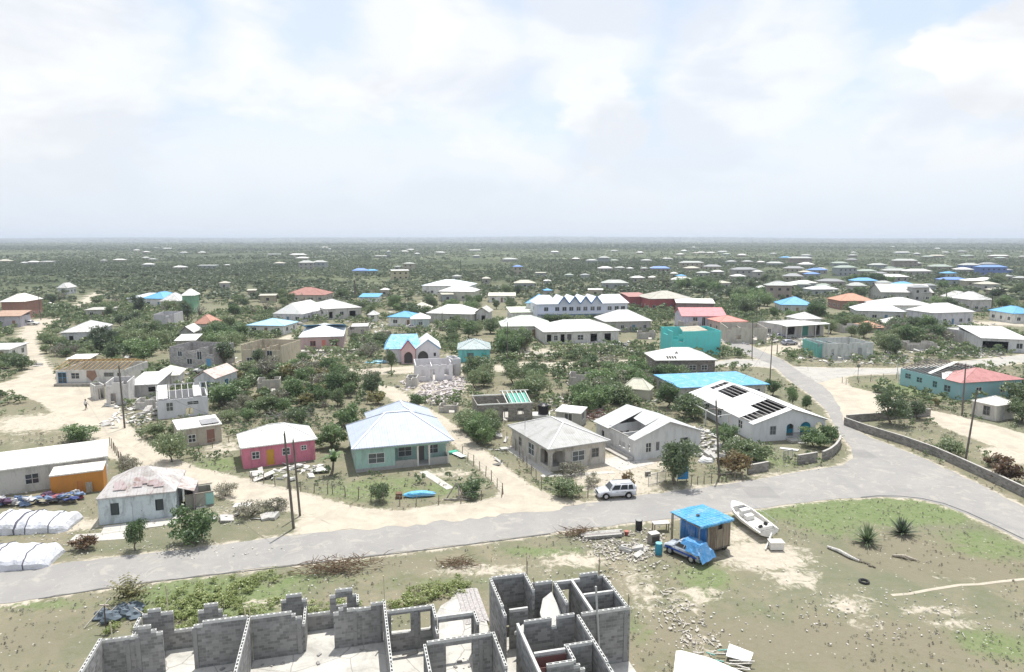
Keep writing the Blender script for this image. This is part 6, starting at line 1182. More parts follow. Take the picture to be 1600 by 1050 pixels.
# ---------------------------------------------------------------- vehicles
def bevelled(mb, name, mat, parent, wd, seg=2):
    import bmesh
    o = mb.build(name, mat, parent, uv=False); bm = bmesh.new(); bm.from_mesh(o.data); bmesh.ops.remove_doubles(bm, verts=bm.verts, dist=1e-4)
    es = [e for e in bm.edges if len(e.link_faces) == 2 and e.calc_face_angle(0) > .3]
    bmesh.ops.bevel(bm, geom=es, offset=wd, segments=seg, affect='EDGES', clamp_overlap=True); bmesh.ops.recalc_face_normals(bm, faces=bm.faces)
    bm.to_mesh(o.data); bm.free(); o.data.polygons.foreach_set('use_smooth', [True] * len(o.data.polygons)); o.data.update(); return o
def car(label, loc, rz, style='suv', color=(.55, .57, .6), L=4.1, Wd=1.75, H=1.7, cat=None, name=None, group=None):
    t = thing(name or ('parked_car' if style != 'pickup' else 'pickup_truck'), label, cat or ('car' if style != 'pickup' else 'pickup truck'), loc, rz, group); c = carpaint(color); w2 = Wd / 2; r = .36 if style != 'sedan' else .31; zb = .3
    fx, rx = L * .31, -L * .30; belt = .98 if style != 'sedan' else .86
    def archp(cx): return [(cx + (r + .07) * math.cos(a), max(zb, r + (r + .07) * math.sin(a) * .98)) for a in [math.pi * k / 6 for k in range(7)]]
    prof = [(-L / 2, zb)] + archp(rx)[::-1] + archp(fx)[::-1] + [(L / 2 - .05, zb), (L / 2, .62), (L / 2 - .12, .84), (L * .22, belt), (-L / 2 + .03, belt), (-L / 2, .7)]
    B = MB(); B.vprism(prof, lambda a, n, z: (a, w2 - n, z), Wd)
    body = bevelled(B, 'body', c, t, .045)
    g = {'suv': (L * .235, L * .10, -L * .44, -L * .475), 'sedan': (L * .2, L * .05, -L * .22, -L * .40), 'hatch': (L * .24, L * .09, -L * .36, -L * .46), 'pickup': (L * .2, L * .1, -L * .10, -L * .13)}[style]
    k = .12; zt = H - .04
    def ring(x0, x1, z, w_): return [(x0, -w_, z), (x0, w_, z), (x1, w_, z), (x1, -w_, z)]
    lo = ring(g[0], g[3], belt - .03, w2 - .05); hi = ring(g[1], g[2], zt, w2 - k - .05); C_ = MB()
    C_.quad(*hi); 
    for i in range(4): C_.quad(lo[i], lo[(i + 1) % 4], hi[(i + 1) % 4], hi[i])
    C_.quad(*lo[::-1]); bevelled(C_, 'cabin', c, t, .05)
    lerp = lambda a, b, f_: tuple(a[i] + (b[i] - a[i]) * f_ for i in range(3))
    def pane(nm, A, Bq, Cq, Dq, u0, u1, v0=.16, v1=.86):
        """glass on a cabin face A-B (bottom) D-C (top)"""
        P = []
        for uu, vv in ((u0, v0), (u1, v0), (u1, v1), (u0, v1)): P.append(Vector(lerp(lerp(A, Bq, uu), lerp(Dq, Cq, uu), vv)))
        n = (P[1] - P[0]).cross(P[3] - P[0]).normalized(); m = MB(); ctr = sum(P, Vector()) / 4
        if n.dot(ctr - Vector((0, 0, belt))) < 0: n = -n
        m.quad(*[p + n * .012 for p in P]); m.quad(*[p + n * .002 for p in P][::-1]); m.build(nm, GL, t)
    pane('windscreen', lo[1], lo[0], hi[0], hi[1], .07, .93); pane('rear_window', lo[3], lo[2], hi[2], hi[3], .1, .9, .25, .85)
    for a, b, cc, d in ((lo[0], lo[3], hi[3], hi[0]), (lo[2], lo[1], hi[1], hi[2])):
        rev = a is lo[2]
        spans = {'suv': [(.08, .38), (.42, .70), (.74, .93)], 'sedan': [(.14, .45), (.49, .80)], 'hatch': [(.10, .44), (.48, .84)], 'pickup': [(.1, .85)]}[style]
        for s0, s1 in spans:
            if rev: s0, s1 = 1 - s1, 1 - s0
            pane('side_window', a, b, cc, d, s0, s1)
    TY = plain((.02, .02, .02), .8, 0, 'tyre_rubber'); RI = plain((.5, .5, .52), .35, .6, 'wheel_rim')
    for x in (fx, rx):
        for s in (-1, 1):
            wm_ = MB(); wm_.tube((x, s * (w2 - .22), r), (x, s * (w2 + .005), r), r, None, 18); wh = wm_.build('wheel', TY, t, uv=False); q = MB(); q.tube((x, s * (w2 - .01), r), (x, s * (w2 + .02), r), r * .6, r * .55, 10); q.build('rim', RI, wh, uv=False)
    for s in (-1, 1):
        q = MB(); q.box(L / 2 - .13, L / 2 - .02, s * (w2 - .30) - .16, s * (w2 - .30) + .16, .62, .78); q.build('headlight', plain((.7, .72, .74), .15, 0, 'lamp_glass'), t)
        q = MB(); q.box(-L / 2 - .012, -L / 2 + .05, s * (w2 - .13) - .07, s * (w2 - .13) + .07, .68, .92); q.build('tail_light', plain((.4, .02, .02), .2, 0, 'lamp_glass'), t)
        q = MB(); q.box(g[0] - .28, g[0] - .14, s * (w2 + .08) - .07, s * (w2 + .08) + .07, belt + .02, belt + .16); q.build('wing_mirror', c, t)
        q = MB()
        for xx in (L * .02, -L * .2): q.box(xx - .08, xx + .08, s * (w2 + .008) - .01, s * (w2 + .008) + .01, belt - .16, belt - .12)
        q.build('door_handle', plain((.2, .2, .2)), t)
    q = MB(); q.box(L / 2 - .06, L / 2 + .05, -w2 + .08, w2 - .08, .3, .5); q.box(-L / 2 - .05, -L / 2 + .06, -w2 + .08, w2 - .08, .3, .5); q.build('bumper', plain(tuple(x * .6 for x in color)), t)
    q = MB(); q.box(L / 2 - .015, L / 2 + .01, -.42, .42, .58, .74); q.build('grille', plain((.03, .03, .03)), t)
    if style == 'suv':
        q = MB()
        for s in (-1, 1): q.bar((L * .06, s * (w2 - .28), H), (-L * .40, s * (w2 - .28), H), .04)
        q.build('roof_rack', plain((.2, .2, .2)), t); q = MB(); q.tube((-L / 2 - .2, .1, .95), (-L / 2 - .01, .1, .95), .33, None, 16); q.build('spare_wheel', c, t)
    if style == 'pickup':
        q = MB(); q.box(-L / 2 + .08, g[3] - .02, -w2 + .1, w2 - .1, belt - .01, belt + .012); q.build('cargo_bed', plain((.05, .05, .05)), t)
        q = MB(); q.box(-L / 2, -L / 2 + .07, -w2 + .02, w2 - .02, belt - .01, belt + .13)
        for s in (-1, 1): q.box(-L / 2 + .071, g[3] - .01, s * (w2 - .06) - .04, s * (w2 - .06) + .04, belt - .01, belt + .13)
        q.build('bed_side', c, t)
    return t
# silver car at the verge, nose to the left
a = G(934, 782); b = G(992, 778.5); d = b - a
car('silver white off road car parked at the roadside near the metal gate', (a + b) / 2 + Vector((0, .8, .024)), math.atan2(d.y, d.x) + math.pi, 'suv', (.62, .64, .68), d.length * 1.0, 1.75, 1.68)
t = car('silver car with blue stripe and a blue tarpaulin over its back', G(1071, 869), R(130), 'suv', (.46, .50, .56), 3.7, 1.6, 1.6)
f = MB(); rg = random.Random(2)
NX, NY = 9, 9
grid = [[None] * NY for _ in range(NX)]
for i in range(NX):
    for j in range(NY):
        x = .0 - i * .30; y = -.96 + j * 1.92 / (NY - 1); e = abs(y) > .72; z_ = 1.74 if abs(y) < .7 else (1.35 if abs(y) < .85 else .95 + .1 * rg.random())
        if i > 6: z_ = min(z_, 1.74 - (i - 6) * .62)
        grid[i][j] = (x + rg.uniform(-.05, .05), y * (1 if i < 7 else 1.08), max(.12, z_ + rg.uniform(-.05, .06)))
for i in range(NX - 1):
    for j in range(NY - 1):
        if (i < 2 and not 2 <= j <= 6): continue
        f.quad(grid[i][j], grid[i + 1][j], grid[i + 1][j + 1], grid[i][j + 1])
tp = f.mesh('car_tarpaulin', tarp((.06, .25, .52))); o = obj('car_tarpaulin', tp); o.location = t.location; o.rotation_euler = t.rotation_euler; so_ = o.modifiers.new('s', 'SOLIDIFY'); so_.thickness = .03
tag(o, 'crumpled blue tarpaulin tied over the rear of the silver car', 'tarpaulin')
f = MB(); f.box(-1.7, 1.65, -.815, -.80, .58, .74); f.build('side_stripe', plain((.03, .08, .35)), t)
f = MB(); f.box(-1.7, 1.65, .80, .815, .58, .74); f.build('side_stripe', plain((.03, .08, .35)), t)
car('white pickup parked behind the dove grey cottage', G(318, 583), R(196), 'pickup', (.62, .62, .62), 5.0, 1.8, 1.65)
car('white pickup truck at the side of the dirt track far left', G(47, 508), R(8), 'pickup', (.7, .7, .7), 5.2, 1.8, 1.7)
car('small white car standing alone in the grass on the left', G(79, 478), R(35), 'hatch', (.68, .68, .66), 4.0, 1.7, 1.5)
car('dark pickup with white bonnet behind the twin gabled house', G(700, 516), R(10), 'pickup', (.10, .10, .11), 5.2, 1.8, 1.75)
car('white sedan with curved roof behind the blue tarpaulin roof', G(645, 513), R(4), 'sedan', (.66, .66, .66), 4.6, 1.75, 1.4)
car('white pickup half buried in broken timber below the long white house', G(965, 543), R(184), 'pickup', (.60, .60, .60), 5.0, 1.8, 1.7)
car('pale blue car beside the sea green end of the long ruin', G(1289, 555), R(-8), 'sedan', (.45, .52, .60), 4.5, 1.75, 1.4)
car('grey car parked by the heap of wrecked vehicles', G(1233, 539), R(15), 'hatch', (.36, .38, .44), 4.2, 1.75, 1.5)
car('lilac grey car lying among the wrecks in front of the shop', G(1216, 528), R(170), 'sedan', (.42, .40, .50), 4.4, 1.75, 1.4)
car('white car on the upper side of the heap of wrecks', G(1226, 521), R(12), 'sedan', (.6, .6, .64), 4.5, 1.75, 1.4)
car('dark car parked under the carport roof at the right', G(1553, 543), R(20), 'suv', (.05, .05, .06), 4.5, 1.8, 1.7)
car('black car beside the carport, half outside its shade', G(1537, 537), R(40), 'hatch', (.05, .05, .05), 4.1, 1.75, 1.5)

# ---------------------------------------------------------------- boat on the verge
def boat():
    a = G(1203, 846); b = G(1146, 803); d = b - a; L = d.length; rz = math.atan2(d.y, d.x); t = thing('boat', 'open white motorboat without engine standing tilted on bare ground by the road', 'boat', a.lerp(b, .5), rz)
    st = [(-.5, .98, .5, .95), (-.3, 1.05, .42, .97), (0, 1.08, .38, 1.02), (.2, .98, .38, 1.1), (.35, .75, .45, 1.2), (.44, .42, .62, 1.3), (.5, .06, 1.0, 1.38)]
    H_ = MB(); I = MB(); sec = []
    for x, w_, zk, zg in st: sec.append([(x * L, -w_, zg), (x * L, -w_ * .85, zk + .15), (x * L, 0, zk - .22), (x * L, w_ * .85, zk + .15), (x * L, w_, zg)])
    for s0, s1 in zip(sec, sec[1:]):
        for k in range(4): H_.quad(s0[k], s1[k], s1[k + 1], s0[k + 1])
    H_.quad(*sec[0]); H_.build('hull', plain((.70, .69, .66), .45, 0, 'gelcoat'), t)
    ins = []
    for x, w_, zk, zg in st[:-1]: ins.append([(x * L * .97, -(w_ - .14), zg + .01), (x * L * .97, -(w_ - .2), zk + .25), (x * L * .97, (w_ - .2), zk + .25), (x * L * .97, (w_ - .14), zg + .01)])
    for s0, s1 in zip(ins[:5], ins[1:5]):
        for k in range(3): I.quad(s0[k], s0[k + 1], s1[k + 1], s1[k])
    I.quad(*ins[0][::-1]); I.quad(*ins[4]); I.build('deck', plain((.62, .60, .56), .6, 0, 'gelcoat'), t)
    G_ = MB()
    for s0, s1, i0, i1 in zip(sec, sec[1:5], ins, ins[1:5]):
        G_.slab([s0[0], s1[0], i1[0], i0[0]], .03); G_.slab([i0[3], i1[3], s1[4], s0[4]], .03)
    G_.slab([sec[4][0], sec[5][0], sec[6][0], sec[6][4], sec[5][4], sec[4][4]], .05); G_.build('gunwale', plain((.75, .74, .71), .45, 0, 'gelcoat'), t)
    C_ = MB(); C_.prism([(.7, -.5), (1.5, -.35), (1.5, .35), (.7, .5)], .62, 1.35); C_.build('console', plain((.66, .65, .62), .5, 0, 'gelcoat'), t)
    for q in ((-.1, .5, -.4, .4, .65, 1.1), (-2.6, -2.1, -.8, .8, .72, 1.05)): C_ = MB(); C_.box(*q); C_.build('seat', plain((.66, .65, .62), .5, 0, 'gelcoat'), t)
    W_ = MB(); W_.slab([(1.35, -.4, 1.4), (1.6, -.35, 1.36), (1.6, .35, 1.36), (1.35, .4, 1.4)], .03); W_.build('windscreen', GL, t)
    S = MB(); pts = [(-L * .46, -1.0, 1.02), (-L * .46, -1.0, 1.5), (L * .1, -1.05, 1.6), (L * .32, -.85, 1.6)]; S.path(pts, [.02] * 4, 5); S.path([(p[0], -p[1], p[2]) for p in pts], [.02] * 4, 5)
    for x in (-L * .2, L * .1): S.tube((x, -1.05, 1.05), (x, -1.05, 1.57), .018, None, 5); S.tube((x, 1.05, 1.05), (x, 1.05, 1.57), .018, None, 5)
    S.build('rail', plain((.6, .6, .6), .3, .8), t)
    q = MB(); q.tube((-2.2, -.35, 1.1), (-2.2, -.2, 1.2), .2, None, 12); q.tube((-2.5, .4, 1.06), (-2.45, .45, 1.22), .2, None, 12); q.build('hatch_ring', plain((.03, .03, .03)), t)
    q = MB(); q.box(-1.6, -1.4, -.6, .6, 0, .35); q.box(1.2, 1.4, -.4, .4, 0, .4); q.build('keel_block', wood((.3, .27, .22)), t); t.rotation_euler[0] = R(-7); t.location.z = .12
    keep_rect(t.location, rz, -L / 2, L / 2, -1, 1)
boat()
p = G(1212, 858); f = MB(); f.box(-.6, .6, -.4, .4, .1, .75); f.box(-.65, .65, -.45, .45, .752, .8); tag(obj('white_crate', f.mesh('crate', plain((.66, .64, .6)))), 'white box standing at the stern of the motorboat', 'box'); bpy.data.objects['white_crate'].location = p
f = MB(); f.bar((0, 0, .05), (1.1, 1.5, .9), .1, .3); o = tag(obj('loose_plank', f.mesh('plank', plain((.7, .68, .64)))), 'white plank leaning against the box behind the boat', 'plank'); o.location = G(1196, 860)

# ---------------------------------------------------------------- hut on wheels under a blue tarpaulin
def tarp_hut():
    a = G(1104, 869); b = G(1139, 859); d = b - a; rz = math.atan2(d.y, d.x); t = thing('tarp_hut', 'plank hut on wheels with bright blue tarpaulin roof and open front bay', 'hut', a, rz); keep_rect(a, rz, -2.6, d.length + .3, -.2, 4)
    W_ = d.length; Dp = 3.4; h = 3.0; f = MB(); fn = lambda q, n, z: (q, n, z)
    panel(f, fn, 0, W_ - .05, .5, h, .06, [(W_ * .42, W_ * .66, 2.2, 2.8)]); panel(f, lambda q, n, z: (W_ - .05 - n, .07 + q, z), 0, Dp - .1, .5, h, .06); f.build('wall', wood((.30, .25, .19), .6), t)
    S = MB()
    for x in (.0, W_ * .42, W_ * .7, W_ - .05): S.box(x, x + .07, -.05, -.003, .4, h)
    S.build('batten', wood((.40, .35, .28)), t)
    S = MB(); S.box(W_ * .12, W_ * .36, -.03, -.004, .5, 2.5); S.build('door', wood((.20, .16, .12)), t)
    S = MB(); S.box(-.1, W_ + .1, -.02, Dp, .35, .49); S.build('chassis', plain((.1, .09, .08)), t)
    for x in (.25, W_ - .35):
        q = MB(); q.tube((x, .15, .32), (x, .35, .32), .32, None, 14); q.build('wheel', plain((.02, .02, .02), .8, 0, 'tyre_rubber'), t)
    S = MB(); rg = random.Random(6); n = 10
    gz = [[h + .12 - .1 * (j / n) + rg.uniform(-.04, .05) for j in range(n + 1)] for i in range(n + 1)]
    X = lambda i: -1.2 + (W_ + 1.3) * i / n
    Y = lambda j: -.35 + (Dp + .6) * j / n
    for i in range(n):
        for j in range(n): S.quad((X(i), Y(j), gz[i][j]), (X(i + 1), Y(j), gz[i + 1][j]), (X(i + 1), Y(j + 1), gz[i + 1][j + 1]), (X(i), Y(j + 1), gz[i][j + 1]))
    for i in range(n): S.quad((X(i), Y(0) - .02, gz[i][0] - .22 - rg.random() * .12), (X(i + 1), Y(0) - .02, gz[i + 1][0] - .22), (X(i + 1), Y(0), gz[i + 1][0]), (X(i), Y(0), gz[i][0]))
    r = S.build('roof_tarpaulin', tarp((.07, .35, .64)), t, smooth=True); m = r.modifiers.new('s', 'SOLIDIFY'); m.thickness = .03
    S = MB()
    for j in range(n):
        y0, y1 = .0 + (Dp) * j / n, .0 + (Dp) * (j + 1) / n; k0, k1 = .12 * math.sin(j * 1.9), .12 * math.sin((j + 1) * 1.9); S.quad((-.12 + k0, y0, .3), (-.12 + k1, y1, .3), (-.06, y1, h + .02), (-.06, y0, h + .02))
    for i in range(6):
        x0, x1 = -.1 + i * .12, -.1 + (i + 1) * .12
    r = S.build('side_tarpaulin', tarp((.04, .20, .50)), t, smooth=True); m = r.modifiers.new('s', 'SOLIDIFY'); m.thickness = .025
    S = MB()
    for x, y in ((-1.15, -.2), (-1.15, Dp), (W_ * .5, Dp + .05), (-1.0, Dp)): S.tube((x, y, 0), (x, y, h - .02), .05, None, 7)
    S.bar((-1.15, -.2, h - .03), (-1.15, Dp, h - .03), .08); S.build('post', wood((.32, .28, .22)), t)
    S = MB(); S.blob((.3, 1.6, h + .17), (.18, .16, .1), 3); S.build('weight_stone', plain((.08, .08, .08)), t)
tarp_hut()
f = MB(); f.box(0, 1.8, -.03, .03, 0, 1.5); f.box(0, 1.8, 1.0, 1.05, 0, .9)
# ---------------------------------------------------------------- things lying about by the road
def prop(name, label, cat, u, v, rz, parts, group=None):
    t = thing(name, label, cat, G(u, v), R(rz), group)
    for nm, mb, m in parts: mb.build(nm, m, t)
    return t
def mbof(fn): m = MB(); fn(m); return m
BLACK = plain((.03, .03, .03)); WH = plain((.66, .65, .62))
prop('oil_drum', 'black upright drum on the verge beside the white table', 'drum', 998, 828, 0, [('drum', mbof(lambda m: (m.tube((0, 0, 0), (0, 0, .98), .33, None, 18), m.tube((0, 0, .3), (0, 0, .34), .345, None, 18), m.tube((0, 0, .64), (0, 0, .68), .345, None, 18), m.tube((0, 0, .975), (0, 0, 1.0), .35, None, 18))), BLACK), ('lid', mbof(lambda m: m.tube((0, 0, .985), (0, 0, 1.02), .3, None, 18)), plain((.3, .3, .29)))])
prop('water_barrel', 'teal blue barrel standing left of the car with the tarpaulin', 'barrel', 1029, 866, 0, [('barrel', mbof(lambda m: m.path([(0, 0, 0), (0, 0, .3), (0, 0, .75), (0, 0, 1.05)], [.28, .34, .34, .28], 16)), plain((.04, .25, .36))), ('rim', mbof(lambda m: m.tube((0, 0, 1.0), (0, 0, 1.08), .3, None, 16)), plain((.2, .45, .5)))])
prop('table', 'weathered white topped table standing by the road left of the blue hut', 'table', 1032, 829, 8, [('tabletop', mbof(lambda m: m.box(-.8, .8, -.4, .4, .78, .86)), plain((.55, .53, .49)))] + [('leg', mbof(lambda m, x=x, y=y: m.box(x - .04, x + .04, y - .04, y + .04, 0, .779)), wood((.35, .3, .25))) for x in (-.7, .7) for y in (-.3, .3)])
prop('stove', 'rusty grey metal stove box in the middle of the debris', 'stove', 1021, 848, 20, [('body', mbof(lambda m: m.box(-.45, .45, -.35, .35, .06, .95)), plain((.25, .23, .21))), ('top', mbof(lambda m: m.box(-.48, .48, -.38, .38, .952, 1.0)), plain((.5, .48, .45))), ('door', mbof(lambda m: m.box(-.36, .36, -.38, -.352, .2, .75)), plain((.08, .07, .07)))])
prop('lumber_stack', 'long stack of grey boards lying beside the asphalt road', 'boards', 942, 838, 10, [('board', mbof(lambda m, i=i: m.box(-2.2 + .1 * (i % 3), 1.7 + .3 * (i % 2), -.6 + .28 * (i % 4), -.36 + .28 * (i % 4), .06 + .12 * (i // 4), .13 + .12 * (i // 4))), wood((.5, .48, .45) if i % 3 else (.35, .32, .3))) for i in range(12)] + [('trestle', mbof(lambda m: m.box(-2, -1.85, -.7, .6, 0, .055)), wood((.3, .27, .22)))])
prop('red_bucket', 'small dull red bucket lying in front of the boards', 'bucket', 979, 836, 0, [('bucket', mbof(lambda m: m.tube((0, 0, 0), (0, 0, .4), .16, .22, 12)), plain((.32, .08, .07))), ('rim', mbof(lambda m: m.tube((0, 0, .38), (0, 0, .41), .235, None, 12)), plain((.4, .15, .12)))])
prop('rotten_log', 'split white log lying in the grass near the spiky plants', 'log', 1322, 870, -62, [('log', mbof(lambda m: m.path([(-1.9, 0, .16), (-.8, .12, .2), (.4, -.05, .2), (1.2, .1, .14)], [.12, .17, .15, .08], 8)), wood((.62, .60, .56))), ('bark', mbof(lambda m: [m.blob((-1.8 + i * .28, .32 + .12 * math.sin(i * 2.1), .08), (.16, .12, .1), i) for i in range(16)]), wood((.22, .19, .15)))])
prop('driftwood', 'short chunk of pale wood right of the split white log', 'log', 1412, 873, -28, [('log', mbof(lambda m: m.path([(-.9, 0, .12), (0, .1, .2), (1.0, 0, .1)], [.1, .18, .07], 8)), wood((.45, .40, .32))), ('branch', mbof(lambda m: m.path([(-.2, .1, .2), (.5, -.5, .15)], [.07, .03], 6)), wood((.3, .26, .2)))])
prop('tyre', 'old black tyre lying flat in the dry grass', 'tyre', 1350, 910, 0, [('tyre', mbof(lambda m: [m.tube((.34 * math.cos(a), .34 * math.sin(a), .1), (.34 * math.cos(a + .4), .34 * math.sin(a + .4), .1), .09, None, 6) for a in [k * .393 for k in range(16)]]), BLACK)])
prop('water_tank', 'black plastic water tank on a white slab behind the grey hipped roof', 'tank', 849, 651, 0, [('tank', mbof(lambda m: m.path([(0, 0, .5), (0, 0, 1.9), (0, 0, 2.15)], [.85, .85, .4], 20)), plain((.02, .02, .025), .4)), ('stand', mbof(lambda m: m.box(-2.6, 1.1, -1.2, 1.2, 0, .49)), plain((.6, .6, .58)))])
prop('wrapped_bundle', 'long bundle wrapped in light blue tarpaulin inside the garden fence', 'bundle', 656, 776, 8, [('bundle', mbof(lambda m: m.blob((0, 0, .3), (1.8, .45, .35), 4, .12, 14, 8)), tarp((.10, .42, .72))), ('board', mbof(lambda m: (m.box(-2.6, -1.9, -.4, .3, 0, .6),)), wood((.2, .12, .08)))])
prop('timber_tripod', 'leaning grey timbers stacked like a tripod at the garden gate', 'timber', 712, 780, 0, [('timber', mbof(lambda m, q=q: m.bar(*q, .14)), wood((.38, .35, .3))) for q in (((-1, 0, .05), (.1, 0, 1.9)), ((.9, .2, .05), (.1, 0, 1.9)), ((-1.2, -.3, .1), (1.2, -.3, .1)), ((.4, -.4, 0), (.3, .1, 1.6)))])
prop('tarp_strip', 'white and green sheet lying beside the lane right of the mint house', 'sheet', 716, 712, -55, [('sheet', mbof(lambda m: (m.slab([(-1.6, -.5, .2), (1.4, -.4, .25), (1.5, .4, .3), (-1.5, .45, .22)], .05))), plain((.62, .68, .68))), ('green_edge', mbof(lambda m: m.box(-1.6, -.9, -.7, .6, .02, .3)), plain((.06, .4, .28)))])
prop('blue_door_panel', 'blue boards propped up under the round tree by the gate', 'panel', 1066, 752, 6, [('panel', mbof(lambda m: (m.box(-.6, .55, -.03, .03, .25, 1.9), m.box(-.3, .8, .2, .26, .2, 1.5))), plain((.04, .24, .52))), ('leg', mbof(lambda m: (m.box(-.6, -.52, -.03, .03, 0, .249), m.box(.47, .55, -.03, .03, 0, .249))), wood((.3, .25, .2)))])
prop('broken_table', 'white board on broken legs in the rough plot beside the utility poles', 'table', 379, 797, 5, [('tabletop', mbof(lambda m: m.slab([(-.85, -.45, .55), (.8, -.5, .62), (.85, .4, .66), (-.8, .45, .6)], .08)), WH)] + [('leg', mbof(lambda m, x=x: m.bar((x, 0, 0), (x * .9, 0, .5), .08)), wood((.4, .36, .3))) for x in (-.7, .65)])
prop('white_board', 'pale board lying on blocks between the pink and the mint house', 'board', 503, 738, 12, [('board', mbof(lambda m: m.slab([(-.9, -.5, .35), (.9, -.55, .4), (.95, .5, .42), (-.85, .55, .38)], .07)), WH), ('block', mbof(lambda m: (m.box(-.6, -.3, -.2, .2, 0, .28), m.box(.3, .6, -.2, .2, 0, .3))), BLK)])
prop('ramp', 'pale timber ramp leading up to the pink house', 'ramp', 412, 748, 35, [('board', mbof(lambda m: m.slab([(-1.2, -.6, .1), (1.2, -.6, .7), (1.2, .5, .7), (-1.2, .5, .1)], .07)), plain((.58, .55, .5))), ('support', mbof(lambda m: m.box(.7, .95, -.5, -.2, 0, .5)), BLACK)])
prop('white_slab_piece', 'white concrete piece in the weeds in front of the arched house', 'slab', 1233, 703, -28, [('slab', mbof(lambda m: m.slab([(-1.2, -.25, .12), (1.1, -.3, .15), (1.2, .3, .2), (-1.1, .3, .15)], .12)), WH)])
prop('white_boat_shell', 'small white upturned tub beside the pole by the reddish bush', 'tub', 1103, 722, 0, [('tub', mbof(lambda m: m.blob((0, 0, .0), (1.1, .55, .6), 8, .08, 12, 6, True)), plain((.66, .66, .65)))])
prop('road_sign', 'round topped dark sign on a post beside the pale side road', 'sign', 1340, 594, 0, [('post', mbof(lambda m: m.tube((0, 0, 0), (0, 0, 2.9), .05, None, 6)), wood((.25, .22, .18))), ('sign_plate', mbof(lambda m: m.tube((0, -.03, 2.9), (0, .03, 2.9), .38, None, 14)), plain((.2, .2, .17)))])
prop('iron_post', 'thin dark iron post with a bent top beside the unfinished building', 'post', 166, 985, 0, [('post', mbof(lambda m: m.path([(0, 0, 0), (0, 0, 1.5), (.05, 0, 2.0)], [.05, .045, .04], 6)), plain((.1, .07, .06))), ('cross_piece', mbof(lambda m: m.bar((-.3, 0, 1.95), (.35, 0, 1.95), .09)), plain((.4, .35, .3)))])
# covered stacks, clothes
def hump(label, u, v, rz, L, Wd, H):
    t = thing('covered_stack', label, 'covered stack', G(u, v), R(rz)); rg = random.Random(u); n, m = 22, 12; gr = []
    for i in range(n + 1):
        x = -L / 2 + L * i / n; e = min(1, min(i, n - i) / 2.2 + .12); row = []
        for j in range(m + 1):
            a = math.pi * j / m; k = e ** .5; row.append((x + (rg.uniform(-.05, .05)), -math.cos(a) * Wd / 2 * (k * .35 + .65) * (1 + rg.uniform(-.05, .05)), max(0, math.sin(a) ** .62 * H * k * (1 - .018 * i + .07 * math.sin(i * 1.3) + rg.uniform(-.06, .06)))))
        gr.append(row)
    f = MB()
    for i in range(n):
        for j in range(m): f.quad(gr[i][j], gr[i + 1][j], gr[i + 1][j + 1], gr[i][j + 1])
    f.quad(*gr[0]); f.quad(*gr[-1][::-1]); f.build('cover', tarp((.58, .59, .63)), t, smooth=True)
    for i in (3, 8, 11, 17):
        S = MB()
        for j in range(m): a, b = Vector(gr[i][j]), Vector(gr[i][j + 1]); S.bar(a + Vector((0, 0, .03)), b + Vector((0, 0, .03)), .09 if i % 8 else .24, .03)
        S.build('strap', plain((.10, .10, .13)), t)
    keep_rect(t.location, R(rz), -L / 2, L / 2, -Wd / 2, Wd / 2)
hump('upper white covered stack with dark straps beside the heap of clothes', 58, 822, 6, 7.2, 3.8, 1.6)
hump('lower white covered stack with dark straps beside the road', 12, 878, 8, 8.0, 3.8, 1.7)
p = G(58, 786); t = thing('clothes_heap', 'long heap of blue, red and white clothes in front of the long white house', 'clothes', p, R(8)); cols = [(.06, .08, .2), (.3, .1, .11), (.5, .5, .52), (.14, .2, .33), (.04, .04, .05), (.2, .27, .4), (.5, .48, .44), (.05, .06, .14), (.10, .06, .10), (.3, .28, .2), (.5, .5, .5), (.12, .14, .2)]; rg = random.Random(8)
for i in range(44):
    f = MB(); x = -4.4 + 8.6 * i / 43; f.blob((x, rg.uniform(-.8, .8), rg.uniform(.2, .8)), (rg.uniform(.25, .7), rg.uniform(.2, .5), rg.uniform(.08, .3)), i, .65, 9, 5); f.build('garment', plain(cols[rg.randrange(len(cols))], .9, 0, 'cloth'), t)
keep_rect(p, R(8), -4.6, 4.6, -1.2, 1.2)
# ---------------------------------------------------------------- utility poles
def pole(label, u, v, h, cross=False, lean=(0, 0), group=None, r=.14):
    t = thing('utility_pole', label, 'pole', G(u, v), 0, group); m = MB(); top = Vector((lean[0], lean[1], h)); m.tube((0, 0, -.2), top, r, r * .65, 10); m.build('shaft', wood((.17, .15, .13), .5), t)
    m = MB(); m.tube(top, top + Vector((0, 0, .25)), .05, .04, 6); m.build('insulator', plain((.1, .1, .1)), t)
    if cross:
        m = MB(); m.bar(top + Vector((-.9, 0, -1.0)), top + Vector((.9, 0, -1.0)), .12); m.build('crossarm', wood((.25, .22, .2)), t)
    return t
P1 = pole('taller of the two dark wooden poles in front of the pink house', 459, 826, 9.6, False, (-.45, 0))
P2 = pole('shorter of the two dark wooden poles in front of the pink house', 469, 806, 8.0, False, (-.35, 0), r=.12)
pole('tall dark pole beside the narrow roofless ruin on the left', 195, 669, 9.4, False, (-.1, 0))
pole('tall pole with crossarm in front of the round tree and the white gabled house', 1124, 746, 9.3, True, (-.8, 0))
pole('tall dark pole behind the long block wall', 1508, 722, 8.8, False, (1.3, 1.0))
pole('tall dark pole beside the teal house', 1503, 650, 8.2, False, (.5, 1))
pole('tall thin pole beside the road behind the stripped roof', 1203, 595, 9.0, False, (0, 0), r=.12)
pole('tall thin pole left of the bend near the turquoise building', 1175, 560, 9.6, False, (-.3, 0), r=.12)
pole('dark pole rising between the trees near the middle', 793, 572, 9.6, False, r=.13)
pole('stout dark post near the light blue flat roof', 555, 466, 8.5, r=.5)
pole('short dark post at the bend of the road', 1214, 553, 2.2, r=.14)
